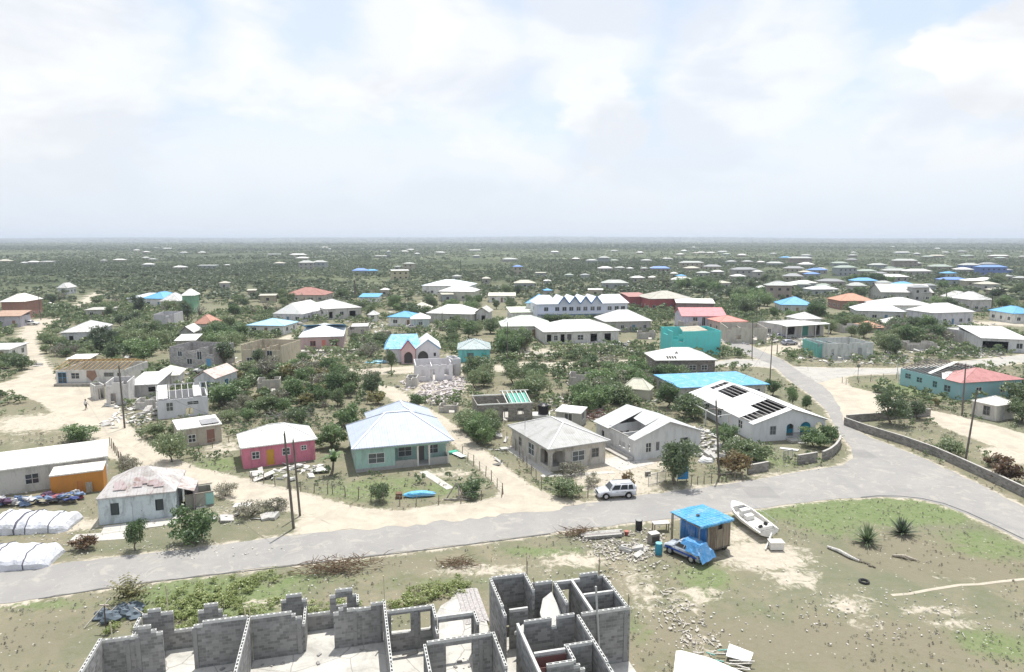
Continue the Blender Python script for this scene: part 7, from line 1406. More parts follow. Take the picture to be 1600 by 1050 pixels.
pole('thin pole far left above the dirt track', 64, 500, 9.5, r=.14); pole('thin pole in front of the blue hip roof row', 1182, 500, 8, r=.14); pole('thin pole behind the greyish hip roof', 691, 507, 9, r=.12)
pole('thin pole left of the tower in the dark wood', 862, 432, 12, r=.2); pole('pale pole before the far wood right of the palms', 720, 438, 14, r=.25)

# ---------------------------------------------------------------- the walker
def person(label, u, v, rz):
    o = obj('person', None); bpy.data.objects.remove(o)
    J = {'pel': (0, 0, .92), 'wst': (0, .01, 1.08), 'chs': (0, .02, 1.28), 'nck': (0, .01, 1.45), 'hd0': (0, -.01, 1.53), 'hd1': (0, -.02, 1.62), 'hd2': (0, 0, 1.70)}
    for s, n in ((-1, 'l'), (1, 'r')):
        st = .16 * s
        J.update({n + 'sh': (s * .17, .02, 1.38), n + 'el': (s * .23, .02 + st * .4, 1.12), n + 'wr': (s * .24, -.08 + st * .9, .9), n + 'pa': (s * .24, -.11 + st, .83), n + 'hp': (s * .09, 0, .88), n + 'kn': (s * .1, -.06 - st * .8, .50), n + 'an': (s * .1, .02 - st * 1.5, .09), n + 'to': (s * .11, -.13 - st * 1.5, .04)})
        for k, (dx, dy, dz) in enumerate(((-.025, -.04, -.07), (-.008, -.045, -.085), (.008, -.045, -.08), (.022, -.04, -.065), (-.03, -.03, -.03))): J[n + 'f%d' % k] = (s * .24 + dx * s, -.11 + st + dy, .83 + dz)
    E_ = [('pel', 'wst'), ('wst', 'chs'), ('chs', 'nck'), ('nck', 'hd0'), ('hd0', 'hd1'), ('hd1', 'hd2')]
    for n in 'lr': E_ += [('chs', n + 'sh'), (n + 'sh', n + 'el'), (n + 'el', n + 'wr'), (n + 'wr', n + 'pa'), ('pel', n + 'hp'), (n + 'hp', n + 'kn'), (n + 'kn', n + 'an'), (n + 'an', n + 'to')] + [(n + 'pa', n + 'f%d' % k) for k in range(5)]
    Rr = {'pel': .15, 'wst': .13, 'chs': .155, 'nck': .055, 'hd0': .08, 'hd1': .1, 'hd2': .075}
    Rn = {'sh': .065, 'el': .045, 'wr': .03, 'pa': .035, 'hp': .095, 'kn': .06, 'an': .042, 'to': .035}
    names = list(J); me = bpy.data.meshes.new('person'); me.from_pydata([J[k] for k in names], [(names.index(a), names.index(b)) for a, b in E_], []); me.update()
    me.materials.append(plain((.10, .06, .04), .6, 0, 'skin')); t = obj('person', me); tag(t, label, 'person'); t.location = G(u, v, .012); t.rotation_euler = (0, 0, rz)
    sk = t.modifiers.new('skin', 'SKIN'); sv = me.skin_vertices[0].data
    for i, k in enumerate(names): r = Rr.get(k) or Rn.get(k[1:]) or .009; sv[i].radius = (r, r * (.72 if k in ('pel', 'wst', 'chs') else 1)); sv[i].use_root = (k == 'pel')
    ss = t.modifiers.new('sub', 'SUBSURF'); ss.levels = 1; ss.render_levels = 2
    m = MB(); m.path([(0, .01, 1.42), (0, .015, 1.3), (0, .01, 1.1), (0, 0, .93)], [.12, .19, .165, .17], 14)
    for s in (-1, 1): m.path([(s * .14, .02, 1.39), (s * .22, .02, 1.22)], [.09, .075], 8)
    sh2 = m.build('shirt', plain((.68, .66, .66), .9, 0, 'cloth'), t, True)
    m = MB()
    for s in (-1, 1): m.path([(s * .07, 0, .98), (s * .1, -.02, .75), (s * .1, -.05 - .1 * s, .47)], [.14, .115, .085], 10)
    m.build('shorts', plain((.03, .03, .035), .9, 0, 'cloth'), t, True)
    m = MB(); m.blob((0, .015, 1.68), (.105, .115, .085), 2, .05, 12, 8); m.build('hair', plain((.015, .012, .01), .9, 0, 'hair'), t, True)
person('person in white top and dark shorts walking along the pale dirt track', 134.5, 640, R(160))

# small heaps between the middle houses
for nm, lb, ct, u, v, L, W2, H, m in (('tarp_heap', 'bright blue tarpaulin heap behind the bright white roof', 'tarpaulin', 217, 584, 4, 2.4, 1.6, tarp((.06, .25, .6))), ('blue_boards', 'blue boards lying by the pickup behind the cottage', 'boards', 289, 574, 3.6, 1.2, 1.3, tarp((.08, .3, .5))), ('white_mound', 'white gravel mound beside the road near the turquoise building', 'mound', 1180, 527, 7, 4, 1.6, concrete((.55, .53, .5))), ('blue_sheet', 'pale blue sheets spread in the yard left of the twin gabled house', 'sheets', 588, 566, 5, 3, .5, tarp((.25, .5, .62))), ('white_mound', 'cream sand mound in the middle of the bare plot below the long white house', 'mound', 845, 557, 9, 5, .9, concrete((.5, .47, .4))), ('scrap_heap', 'heap of grey scrap in front of the white barn like house', 'scrap', 458, 508, 7, 3, 1.5, plain((.36, .34, .32))), ('scrap_heap', 'pale timber heap beside the dove grey cottage', 'scrap', 352, 590, 6, 3, 1.3, plain((.5, .48, .43))), ('scrap_heap', 'dark scrap heap under the carport at the right', 'scrap', 1500, 548, 6, 3, 1.2, plain((.2, .18, .17)))):
    f = MB(); f.blob((0, 0, 0), (L / 2, W2 / 2, H), len(lb), .3, 14, 7, True); o = f.build(nm, m); o.location = G(u, v); tag(o, lb, ct)
for u, v, w_, d_, h, c_, lb in ((420, 612, 4, 3, 2.2, (.4, .38, .34), 'small grey roofless shed inside the big thicket'), (228, 640, 3, 2.4, 1.6, (.5, .48, .45), 'low white ruined box left of the stripped white house'), (560, 525, 6, 4, 2.4, (.45, .42, .38), 'beige walled yard ruin behind the pink grey house'), (1010, 530, 5, 4, 2, (.4, .38, .35), 'low broken wall box left of the turquoise building'), (1440, 548, 7, 4, 2.0, (.42, .40, .37), 'low grey foundation right of the big tree clump'), (905, 603, 4, 3, 2.2, (.45, .43, .4), 'small pale ruined shed in the green belt'), (330, 560, 5, 4, 2.6, (.38, .36, .34), 'grey broken annex right of the two storey ruin'), (700, 645, 3, 2, 1.2, (.45, .42, .38), 'low block stub behind the mint house lane'), (1080, 516, 5, 4, 2.6, (.45, .42, .38), 'beige yard ruin behind the turquoise building'), (1330, 520, 6, 4, 2.4, (.48, .46, .43), 'pale broken box behind the long white ruin')):
    p = G(u, v); t = thing('ruin', lb, 'ruin', p, R(rg.uniform(-12, 15))); q = rg.uniform(.2, .5); walls(t, -w_ / 2, w_ / 2, 0, d_, h, paint(c_, .7), {'F': [(.7, .05, .9, h * .75, 'hole')]}, notch={'F': [(0, w_ * q, h * .75, h + 1)], 'R': [(0, d_ * q, h * .6, h + 1)], 'B': [(w_ * .3, w_ * .7, h * .7, h + 1)]}, detail=0); f = MB(); f.box(-w_ / 2 + .2, w_ / 2 - .2, .2, d_ - .2, 0, .06); f.build('floor_slab', PALE, t); keep_rect(p, 0, -w_ / 2 - 1, w_ / 2 + 1, -2.5, d_ + .5)
# ---------------------------------------------------------------- vegetation
RS = np.random.RandomState(11)
def leafquads(C, size, rs, flat=.0, elong=1.0):
    """one randomly turned leaf-clump quad per centre"""
    n = len(C); A = rs.normal(size=(n, 3)); A[:, 2] *= (1 - flat); A /= np.linalg.norm(A, axis=1)[:, None] + 1e-9
    B = rs.normal(size=(n, 3)); B -= (B * A).sum(1)[:, None] * A; B /= np.linalg.norm(B, axis=1)[:, None] + 1e-9
    s = (size * rs.uniform(.6, 1.35, n))[:, None]; A = A * s * elong; B = B * s * .62
    V = np.stack([C - A * .9 - B * .35, C + B * .9 - A * .1, C + A + B * .2, C - B * .8 + A * .15], 1).reshape(-1, 3)
    return V, np.arange(n * 4).reshape(-1, 4)
def crown_pts(n, lobes, rs, ncl=None, sig=.16):
    lob = np.array(lobes, float); vol = lob[:, 3] * lob[:, 4] * lob[:, 5]; ncl = ncl or max(14, n // 40)
    k = rs.choice(len(lob), ncl, p=vol / vol.sum()); d = rs.normal(size=(ncl, 3)); d /= np.linalg.norm(d, axis=1)[:, None]; r = rs.uniform(.35, 1, ncl) ** .55
    CC = lob[k, :3] + d * lob[k, 3:] * r[:, None]; w_ = rs.randint(0, ncl, n); mean = lob[:, 3:].mean()
    P = CC[w_] + rs.normal(size=(n, 3)) * sig * mean * np.array([1.25, 1.25, .8])
    P[:, 2] = np.maximum(P[:, 2], .08); ct = rs.uniform(0, 1, ncl)
    return P, np.clip(ct[w_] * .65 + rs.uniform(0, .38, n), 0, 1), CC
def lobes_round(w, h, z0, k, rs, rag=.35):
    """k uneven lobes filling a crown of width w from z0 to h"""
    out = [(0, 0, (z0 + h) / 2, w * .33, w * .33, (h - z0) * .4)]
    for i in range(k):
        a = 2 * math.pi * i / k + rs.uniform(-.4, .4); q = rs.uniform(.2, .36) * w; s = rs.uniform(.14, .25) * w
        out.append((math.cos(a) * q, math.sin(a) * q, z0 + (h - z0) * rs.uniform(.25, .78), s, s, s * rs.uniform(.6, .95)))
    return out
def make_plant(kind, seed, n, w, h, z0, leaf, mat, trunk=True, k=6, bare=6, sig=.27, size=None):
    """returns (crown mesh, trunk mesh)"""
    rs = np.random.RandomState(seed); P, T, CC = crown_pts(n, lobes_round(w, h, z0, k, rs), rs, sig=sig)
    V, Q = leafquads(P, leaf, rs); cm = npmesh('crown', V, Q, mat, T); tm = None
    if trunk:
        m = MB(); rg = random.Random(seed); r = .035 * h
        fork = Vector((rg.uniform(-.1, .1) * w, rg.uniform(-.1, .1) * w, max(z0 * .8, h * .18))); m.path([(0, 0, -.1), fork * .55 + Vector((.04 * w, 0, 0)), fork], [r * 1.4, r, r * .8], 7)
        for i in rs.choice(len(CC), min(len(CC), 9 + bare), replace=False):
            c = Vector(CC[i]) * (1.0 if rg.random() > .3 else 1.12); mid = fork.lerp(c, .5) + Vector((rg.uniform(-.08, .08) * w, rg.uniform(-.08, .08) * w, .05 * h)); m.path([fork, mid, c], [r * .6, r * .33, r * .1], 5)
        tm = m.mesh('trunk', BARK, uv=False)
    return cm, tm
PL = {}
def plants(key, var, **kw): PL[key] = [make_plant(key, 100 * i + sum(map(ord, key)), **kw) for i in range(var)]
plants('bush', 3, n=2600, w=3.6, h=2.6, z0=.1, leaf=.13, mat=LEAF['scrub'], k=7)
plants('greenbush', 2, n=2800, w=3.6, h=2.8, z0=.1, leaf=.13, mat=LEAF['green'], k=7)
plants('greybush', 2, n=1500, w=3.4, h=2.2, z0=.1, leaf=.10, mat=LEAF['grey'], k=6, bare=14)
plants('tree', 3, n=3600, w=5.2, h=4.8, z0=.6, leaf=.16, mat=LEAF['scrub'], k=8)
plants('greentree', 3, n=3800, w=5.2, h=4.9, z0=.6, leaf=.16, mat=LEAF['green'], k=8)
plants('darktree', 2, n=4000, w=4.8, h=5.4, z0=.7, leaf=.155, mat=LEAF['dark'], k=8)
plants('brownbush', 1, n=900, w=3.0, h=2.3, z0=.2, leaf=.16, mat=LEAF['brown'], k=6, bare=10)
plants('yellowbush', 1, n=1100, w=3.0, h=2.3, z0=.2, leaf=.17, mat=LEAF['yellow'], k=6)
plants('bare', 2, n=260, w=4.2, h=3.8, z0=.8, leaf=.12, mat=LEAF['grey'], k=7, bare=40)
def frond_plant(seed, nf, L, droop, up, mat, trunk_h=0, wd=.2, leaflets=True):
    rs = np.random.RandomState(seed); V = []; Q = []; T = []
    for i in range(nf):
        a = 2 * math.pi * i / nf * 2.4 + rs.uniform(-.2, .2); e = rs.uniform(*up); l = L * rs.uniform(.75, 1.1); t_ = rs.uniform(0, 1); prev = None
        d = np.array([math.cos(a), math.sin(a)]); side = np.array([-d[1], d[0], 0]); ns = 7
        for s in range(ns + 1):
            f = s / ns; x = l * f * math.cos(e) ; z_ = trunk_h + l * f * math.sin(e) - droop * l * f * f; c = np.array([d[0] * x, d[1] * x, z_]); wv = wd * (math.sin(math.pi * min(1, f * .9 + .1)) if leaflets else (1 - f) * .9 + .05)
            if leaflets and s > 0:
                for sg in (-1, 1):
                    tip = c + side * sg * wv * 2.6 + np.array([d[0], d[1], 0]) * wv * .8 - np.array([0, 0, wv * .9]); b = len(V); V += [c, c + np.array([d[0], d[1], 0]) * l / ns * .55, tip + np.array([0, 0, .02]), tip]; Q.append([b, b + 1, b + 2, b + 3]); T.append(t_)
            cur = (c - side * wv * (.12 if leaflets else 1), c + side * wv * (.12 if leaflets else 1))
            if prev is not None: b = len(V); V += [prev[0], prev[1], cur[1], cur[0]]; Q.append([b, b + 1, b + 2, b + 3]); T.append(t_)
            prev = cur
    cm = npmesh('fronds', np.array(V), np.array(Q), mat, np.array(T)); tm = None
    if trunk_h: m = MB(); m.path([(.35, 0, -.1), (.12, 0, trunk_h * .4), (0, 0, trunk_h + .05)], [.2, .14, .11], 8); tm = m.mesh('trunk', BARK, uv=False)
    return cm, tm
PL['palm'] = [frond_plant(s, 17, 3.0, .75, (.1, 1.1), LEAF['palm'], 5.2, .24) for s in (1, 2)]
PL['agave'] = [frond_plant(s, 90, 1.6, .15, (.15, 1.45), LEAF['dark'], .12, .12, False) for s in (3, 4)]
PL['yucca'] = [frond_plant(5, 40, 2.3, .35, (.3, 1.4), LEAF['yellow'], .5, .12)]
PL['banana'] = [frond_plant(6, 16, 2.6, .55, (.5, 1.3), LEAF['green'], 1.3, .34, False)]
CN = {'bush': 'bush', 'greenbush': 'bush', 'greybush': 'bush', 'bare': 'tree', 'brownbush': 'bush', 'yellowbush': 'bush', 'tree': 'tree', 'greentree': 'tree', 'darktree': 'tree', 'palm': 'palm tree', 'agave': 'plant', 'yucca': 'plant', 'banana': 'plant'}
H0 = {'bush': 2.6, 'greenbush': 2.8, 'greybush': 2.2, 'bare': 3.8, 'brownbush': 2.3, 'yellowbush': 2.3, 'tree': 4.8, 'greentree': 4.9, 'darktree': 5.4, 'palm': 7, 'agave': 1.55, 'yucca': 2.6, 'banana': 3.4}
NPL = [0]
TREEXY = []
def plant(kind, pos, h, label, group=None, rz=None, wf=1.0):
    NPL[0] += 1; rg = random.Random(NPL[0] * 31); cm, tm = PL[kind][rg.randrange(len(PL[kind]))]; s = h / H0[kind]
    nm = {'bush': 'bush', 'tree': 'tree', 'palm tree': 'palm_tree', 'plant': 'spiky_plant' if kind != 'banana' else 'leafy_plant'}[CN[kind]]
    t = thing(nm, label, CN[kind], (pos.x, pos.y, 0), rz if rz is not None else rg.uniform(0, 6.28), group); t.scale = (s * wf, s * wf, s)
    obj('crown' if kind not in ('palm', 'agave', 'yucca', 'banana') else 'fronds', cm, t)
    if tm: obj('trunk', tm, t)
    TREEXY.append((pos.x, pos.y, h)); return t
def one(kind, u, v, h, label, wf=1.0): return plant(kind, G(u, v), h, label, None, None, wf)
one('darktree', 1056, 756, 5.6, 'round dense dark green tree at the roadside by the metal gate', .92)
one('tree', 1393, 664, 5.2, 'lone leaning tree growing behind the corner of the block wall', .95)
one('darktree', 1432, 654, 3.2, 'smaller dark crown just right of the lone leaning tree', 1.1)
one('greenbush', 303, 850, 3.3, 'round green bush at the roadside below the roofless grey shed', 1.0)
one('greenbush', 126, 688, 2.4, 'wide green bush on the pale ground beside the dirt track', 1.5)
one('greentree', 212, 860, 3.0, 'thin young tree on the verge in front of the weathered house', .6)
one('bush', 268, 722, 3.8, 'upright bush at the edge of the dirt track by the tan house', .75)
one('yucca', 201, 944, 3.1, 'tall yellow green spiky palm plant on the verge beside the unfinished building', .9)
one('agave', 1355, 849, 2.1, 'left one of two spiky dark agaves in the dry clearing', .8)
one('agave', 1410, 835, 1.8, 'right one of two spiky dark agaves in the dry clearing', 1.0)
one('banana', 522, 742, 4.4, 'tall light green leafy plant between the pink and the mint house', .8)
one('greenbush', 520, 700, 3.6, 'green bush behind the tall leafy plant between two houses', .9)
one('greentree', 746, 692, 4.2, 'green tree with slim trunks beside the sandy lane', .85)
one('bush', 592, 784, 2.0, 'soft grey green bush inside the wire fence of the mint house', .8)
one('greenbush', 735, 775, 1.8, 'low green shrub at the right end of the garden fence', 1.3)
one('bush', 886, 776, 2.2, 'loose flowering bush in front of the dirty white house', 1.2)
one('greybush', 925, 760, 1.5, 'small grey shrub under the window of the dirty white house')
one('brownbush', 983, 768, 2.4, 'bush with reddish flowers behind the parked silver car', .6)
one('greybush', 892, 742, 1.7, 'grey twiggy shrub against the porch of the dirty white house', 1.5)
one('brownbush', 1142, 741, 3.2, 'reddish brown bush beside the pole with crossarm', 1.0)
one('bush', 1180, 722, 2.4, 'bush at the corner of the white gabled house by the side path', 1.4)
one('greenbush', 1272, 699, 2.6, 'bright green bush in front of the blue arches', 1.15)
one('greenbush', 1297, 690, 2.3, 'green bush just inside the curved block wall', 1.0)
one('greentree', 1133, 700, 3.3, 'green shrub left of the white gabled house front', .9)
one('bush', 1150, 715, 2.6, 'bush with white bits between the two gabled houses', 1.2)
one('greentree', 1238, 634, 3.2, 'left one of two small trees behind the stripped roof', .6)
one('greentree', 1260, 640, 2.6, 'right one of two small trees behind the stripped roof', .7)
one('greentree', 1207, 618, 3, 'small tree showing over the ridge beside the blue tarpaulin roof', .9)
one('brownbush', 1578, 753, 3.0, 'orange brown dying bush behind the block wall', 1.0)
one('brownbush', 1553, 730, 1.9, 'low orange brown bush beside the white sandy patch', 1.2)
one('bush', 1487, 712, 2.4, 'grey green bush leaning on the inner side of the long block wall', 1.1)
one('yellowbush', 1462, 634, 1.5, 'tiny bush alone in the grass near the teal house', .7)
one('tree', 1596, 660, 4.2, 'bushy tree cut by the edge behind the cream hut', 1.1)
one('brownbush', 128, 858, 1.4, 'brown heap of dead brushwood in front of the pale slab', 1.4)
one('greybush', 352, 775, 1.6, 'bare crooked shrub beside the roofless grey shed', 1.2)
one('greybush', 392, 806, 1.7, 'grey dry shrub in front of the white broken table', 1.3)
one('greybush', 430, 800, 1.6, 'grey dry shrub at the foot of the utility poles', 1.2)
one('darktree', 580, 622, 5.0, 'tall very dark tree at the edge of the thicket by the lane', .8)
one('greentree', 650, 640, 2.8, 'round green tree right behind the mint house roof')
one('tree', 612, 580, 4.8, 'slim dark tree in front of the pink porch gable', .5)
one('darktree', 352, 572, 6.0, 'bright leafy big tree left of the pale ruined balcony', 1.0)
one('darktree', 405, 578, 5.0, 'dark narrow tree in front of the pale ruined balcony', .7)
one('darktree', 53, 492, 6.0, 'dark round tree beside the brown two storey house', 1.0)
one('darktree', 218, 490, 7.5, 'dark leaning tree below the blue roof on the left', .8)
one('greentree', 1285, 547, 3, 'narrow green shrub in front of the sea green wall', .5)
one('darktree', 292, 500, 7, 'dark tree at the foot of the green walled tower house', .9)
for u, v, h, lb in ((847, 458, 10, 'dark palm left of the school, taller one'), (1035, 448, 9, 'first palm of the clump in front of the violet blue roof'), (1028, 450, 8, 'second palm of the clump in front of the violet blue roof'), (1042, 451, 8, 'third palm of the clump in front of the violet blue roof'), (1548, 493, 9, 'palm with drooping fronds beside the broad white roof'), (1000, 457, 8, 'lone palm before the white houses behind the school'), (1477, 478, 9, 'palm like tree beside the streaked hall'), (738, 440, 9, 'left palm near the white complex'), (752, 446, 9, 'middle palm near the white complex'), (728, 452, 8, 'right palm near the white complex'), (1105, 448, 8, 'palm before the long grey wing')): one('palm', u, v, h, lb, 1.2)

KB = [(min(p[0] for p in P), max(p[0] for p in P), min(p[1] for p in P), max(p[1] for p in P), P) for P in KEEP]
def blocked(X, Y, pad=0.0):
    r = np.zeros(len(X), bool)
    for x0, x1, y0, y1, P in KB:
        m = (X > x0 - pad) & (X < x1 + pad) & (Y > y0 - pad) & (Y < y1 + pad)
        if m.any():
            i = np.where(m)[0]; h = inpoly(X[i], Y[i], P)
            if pad: h |= distpoly(X[i], Y[i], P) < pad
            r[i] |= h
    return r
def sandat(X, Y):
    ix = np.clip(np.searchsorted(gx, X), 0, nx_ - 1); iy = np.clip(np.searchsorted(gy, Y), 0, ny_ - 1); return sandA[iy, ix], grassA[iy, ix]
def thicket(label, group, poly, n, kinds, h, seed, mind=2.2):
    rg = random.Random(seed); P = [tuple(G(u, v)[:2]) for u, v in poly]; x0, x1 = min(p[0] for p in P), max(p[0] for p in P); y0, y1 = min(p[1] for p in P), max(p[1] for p in P); got = []
    for _ in range(n * 60):
        if len(got) >= n: break
        x, y = rg.uniform(x0, x1), rg.uniform(y0, y1); hh = rg.uniform(*h)
        if not inpoly(np.array([x]), np.array([y]), P)[0] or blocked(np.array([x]), np.array([y]), .9 + hh * .22)[0]: continue
        if any((x - a) ** 2 + (y - b) ** 2 < mind * mind for a, b in got): continue
        got.append((x, y)); plant(rg.choice(kinds), Vector((x, y, 0)), hh, label, group, None, rg.uniform(.85, 1.2))
    return len(got)
B3 = ['bush', 'greenbush', 'tree', 'greentree', 'greybush', 'bare', 'yellowbush', 'darktree']
thicket('scrubby tree in the dense thicket behind the pink and mint houses', 'thicket behind the pink and mint houses', [(330, 640), (350, 603), (420, 572), (475, 577), (520, 592), (600, 602), (602, 640), (560, 655), (525, 690), (500, 672), (440, 655), (370, 662)], 52, B3 + ['greentree'], (1.8, 4.6), 1)
thicket('bush in the green belt behind the grey roofed and the roofless house', 'green belt behind the grey roofed houses', [(870, 600), (930, 572), (1000, 588), (1045, 610), (1088, 640), (1100, 668), (1040, 640), (985, 628), (930, 652), (880, 628)], 34, ['greentree', 'bush', 'tree', 'greenbush', 'bare', 'greybush'], (1.8, 4.6), 2)
thicket('leafy tree beside the broken rafters in the middle', 'trees beside the broken rafters', [(725, 612), (730, 588), (790, 580), (850, 590), (862, 625), (845, 640), (800, 612)], 14, ['greentree', 'tree', 'bush'], (2.6, 4.4), 3)
thicket('big tree in the clump right of the white house with two windows', 'big tree clump on the left', [(152, 545), (160, 515), (200, 505), (250, 520), (262, 560), (205, 575), (160, 570)], 17, ['tree', 'darktree', 'greentree'], (4, 6), 4, 3)
thicket('bright green tree behind the cottage and pickup', 'bright trees behind the cottage', [(310, 530), (345, 520), (385, 532), (372, 566), (335, 560)], 8, ['greentree', 'greentree', 'tree'], (4.5, 6.2), 5, 3)
thicket('dark tree around the pole in the middle', 'dark trees around the middle pole', [(784, 560), (790, 540), (820, 536), (826, 562)], 6, ['darktree', 'greentree'], (4, 6), 6, 2.6)
thicket('bush of the row right of the sandy lane by the mint house', 'bushes right of the sandy lane', [(690, 640), (720, 640), (775, 675), (760, 700), (730, 690)], 10, ['bush', 'greenbush', 'bush'], (1.8, 3.0), 7, 1.8)
thicket('tree of the big clump behind the long white ruin', 'clump behind the long white ruin', [(1368, 555), (1372, 530), (1400, 515), (1440, 512), (1470, 530), (1470, 552), (1420, 562)], 17, ['darktree', 'tree', 'greentree', 'greybush'], (3.5, 6), 8, 3)
thicket('tree between the white shop and the collapsed roofs', 'trees right of the white shop', [(1292, 520), (1310, 500), (1345, 505), (1370, 530), (1330, 528)], 11, ['tree', 'greentree', 'bush'], (3, 5), 9, 3)
thicket('scrub tree in the field left of the dirt track', 'scrub at the left edge', [(0, 586), (0, 545), (30, 540), (42, 560), (36, 582)], 8, ['bush', 'greenbush', 'tree'], (2, 3.6), 10)
thicket('bush between the dirt track and the white house with two windows', 'bushes inside the bend of the dirt track', [(66, 555), (60, 530), (90, 522), (96, 545), (150, 548), (140, 560), (90, 562)], 14, ['bush', 'greybush', 'bush'], (1.8, 3.2), 11)
thicket('bush left of the roofless white stripped house', 'bushes among the left ruins', [(200, 690), (220, 670), (330, 660), (350, 610), (370, 640), (370, 670), (300, 700), (260, 705)], 9, ['greybush', 'bush'], (1.4, 2.6), 12)
thicket('bush behind the weathered house along the posts', 'bushes along the row of stubby posts', [(172, 705), (200, 715), (214, 735), (178, 730)], 7, ['greybush', 'yellowbush'], (1.0, 1.9), 13, 1.2)
thicket('dark tree in the clump right of the turquoise building', 'clump right of the lilac house', [(1142, 487), (1160, 465), (1190, 462), (1200, 485), (1175, 497)], 12, ['darktree', 'greentree', 'tree'], (4.5, 7.5), 14, 4)
thicket('dark tree between the pink roof and the wide pale roofs', 'trees behind the red building', [(1060, 455), (1085, 447), (1130, 452), (1125, 463)], 9, ['darktree', 'greentree'], (5, 8), 15, 5)
thicket('bush around the blue tarpaulin roof and its pointed hut', 'bushes by the blue tarpaulin roof', [(1020, 585), (1048, 585), (1095, 605), (1085, 640), (1050, 622), (1025, 605)], 12, ['greentree', 'bush', 'darktree'], (2.4, 4.2), 16, 2.4)
thicket('tree below the terrace and behind the red marked house', 'trees behind the pink grey house', [(560, 560), (545, 530), (570, 515), (600, 530), (598, 558)], 10, ['bush', 'tree', 'greybush'], (2, 4), 17)
thicket('tree in the belt between the teal and the long white houses', 'belt between the teal and long white houses', [(690, 540), (700, 512), (740, 500), (780, 520), (800, 545), (775, 555), (772, 530)], 15, ['tree', 'bush', 'greentree'], (2.6, 4.6), 18, 3)
thicket('dark shrub around the black water tank yard', 'shrubs by the water tank', [(800, 655), (812, 640), (838, 640), (836, 658)], 5, ['bush', 'greybush'], (1.5, 2.6), 19, 1.6)
thicket('green brown tree in the belt below the school', 'belt below the white two storey building', [(842, 510), (850, 500), (905, 496), (945, 500), (940, 508), (880, 510)], 10, ['greentree', 'tree', 'bush'], (3, 4.6), 20, 3.4)
thicket('dry bush of the right hand plot beyond the teal house', 'bushes beyond the teal house', [(1585, 625), (1600, 600), (1640, 600), (1640, 650), (1592, 640)], 6, ['tree', 'bush'], (2.5, 4), 21)
thicket('scattered tree among the left hand houses', 'scattered trees left', [(0, 520), (60, 470), (400, 470), (470, 500), (420, 520), (300, 530), (220, 500), (110, 500)], 22, ['tree', 'darktree', 'bush', 'greentree', 'bare'], (3.5, 6), 22, 6)
thicket('scattered tree among the houses below the red roof', 'scattered trees centre', [(400, 500), (420, 465), (820, 462), (830, 500), (700, 510), (560, 500)], 34, ['tree', 'darktree', 'greentree', 'bush', 'bare'], (3.5, 6.5), 23, 6)
thicket('scattered tree among the right hand houses', 'scattered trees right', [(1130, 520), (1140, 440), (1600, 440), (1600, 505), (1420, 505), (1300, 500)], 42, ['tree', 'darktree', 'greentree', 'greentree'], (4, 7), 24, 7)
print('plants', NPL[0])

# ---- countless scrub, weeds, litter: one object per kind of stuff
def clump_lib(kindseed, n, var, flat=.8, leaf=.16, sig=.24):
    lib = []
    for i in range(var):
        rs = np.random.RandomState(kindseed + i); P, T, CC = crown_pts(n, lobes_round(1.0, .8, .08, 5, rs), rs, ncl=max(6, n // 7), sig=sig); V, Q = leafquads(P, leaf, rs); lib.append((V, Q, T))
    return lib
def scatter_mesh(name, X, Y, S, lib, mat, label, hz=1.0, tintbase=None, Z=None):
    Vs, Qs, Ts = [], [], []; off = 0; rs = np.random.RandomState(len(X)); k = rs.randint(0, len(lib), len(X)); a = rs.uniform(0, 6.28, len(X))
    for j, (V, Q, T) in enumerate(lib):
        i = np.where(k == j)[0]
        if not len(i): continue
        c, s = np.cos(a[i])[:, None], np.sin(a[i])[:, None]; sc = S[i][:, None]
        W3 = np.stack([(V[None, :, 0] * c - V[None, :, 1] * s) * sc + X[i][:, None], (V[None, :, 0] * s + V[None, :, 1] * c) * sc + Y[i][:, None], V[None, :, 2] * sc * hz + (0 if Z is None else Z[i][:, None])], -1)
        Vs.append(W3.reshape(-1, 3)); n = len(V); Qs.append((Q[None] + (off + np.arange(len(i)) * n)[:, None, None]).reshape(-1, 4)); off += n * len(i)
        tb = rs.uniform(-.3, .3, len(i)) if tintbase is None else tintbase[i]; Ts.append(np.clip(T[None] * .75 + .12 + tb[:, None], 0, 1).ravel())
    me = npmesh(name, np.concatenate(Vs), np.concatenate(Qs), mat, np.concatenate(Ts)); return tag(obj(name, me), label, kind='stuff')
from mathutils import noise as mn
def fbm(X, Y, s, o=0): return np.array([mn.fractal(Vector((x * s + o, y * s, o * .7)), 1.0, 2.0, 4) for x, y in zip(X, Y)])
def fan(n, y0, y1, rs, bias=1.0, wide=.95):
    r = (rs.uniform(0, 1, n) ** bias) * (y1 - y0) + y0; x = rs.uniform(-1, 1, n) * (r * wide + 6); return x, r
# weeds and low tufts near the camera
rs = np.random.RandomState(5); X, Y = fan(25000, 40, 150, rs); sa, ga = sandat(X, Y); f1 = fbm(X, Y, .09); keep = ~blocked(X, Y, .15) & (sa < .45) & (f1 + rs.uniform(-.3, .3, len(X)) > .0 - ga * .3)
X, Y, f1 = X[keep], Y[keep], f1[keep]; S = rs.uniform(.12, .36, len(X)) * np.where(Y > 72, 1.8, 1.0)
scatter_mesh('weeds', X, Y, S, clump_lib(50, 14, 6, leaf=.2), LEAF['grey'], 'low tufts of grey green weeds on the rough ground', .7)
rs = np.random.RandomState(6); X, Y = fan(16000, 38, 120, rs); sa, ga = sandat(X, Y); keep = ~blocked(X, Y, .1) & (ga > .35) & (sa < .5); X, Y = X[keep], Y[keep]
scatter_mesh('grass', X, Y, rs.uniform(.10, .22, len(X)), clump_lib(60, 12, 5, leaf=.22), leafm((.11, .15, .07), (.15, .19, .09), (.21, .24, .13), 'grass_blades'), 'fresh green grass patches beside the road', .6)
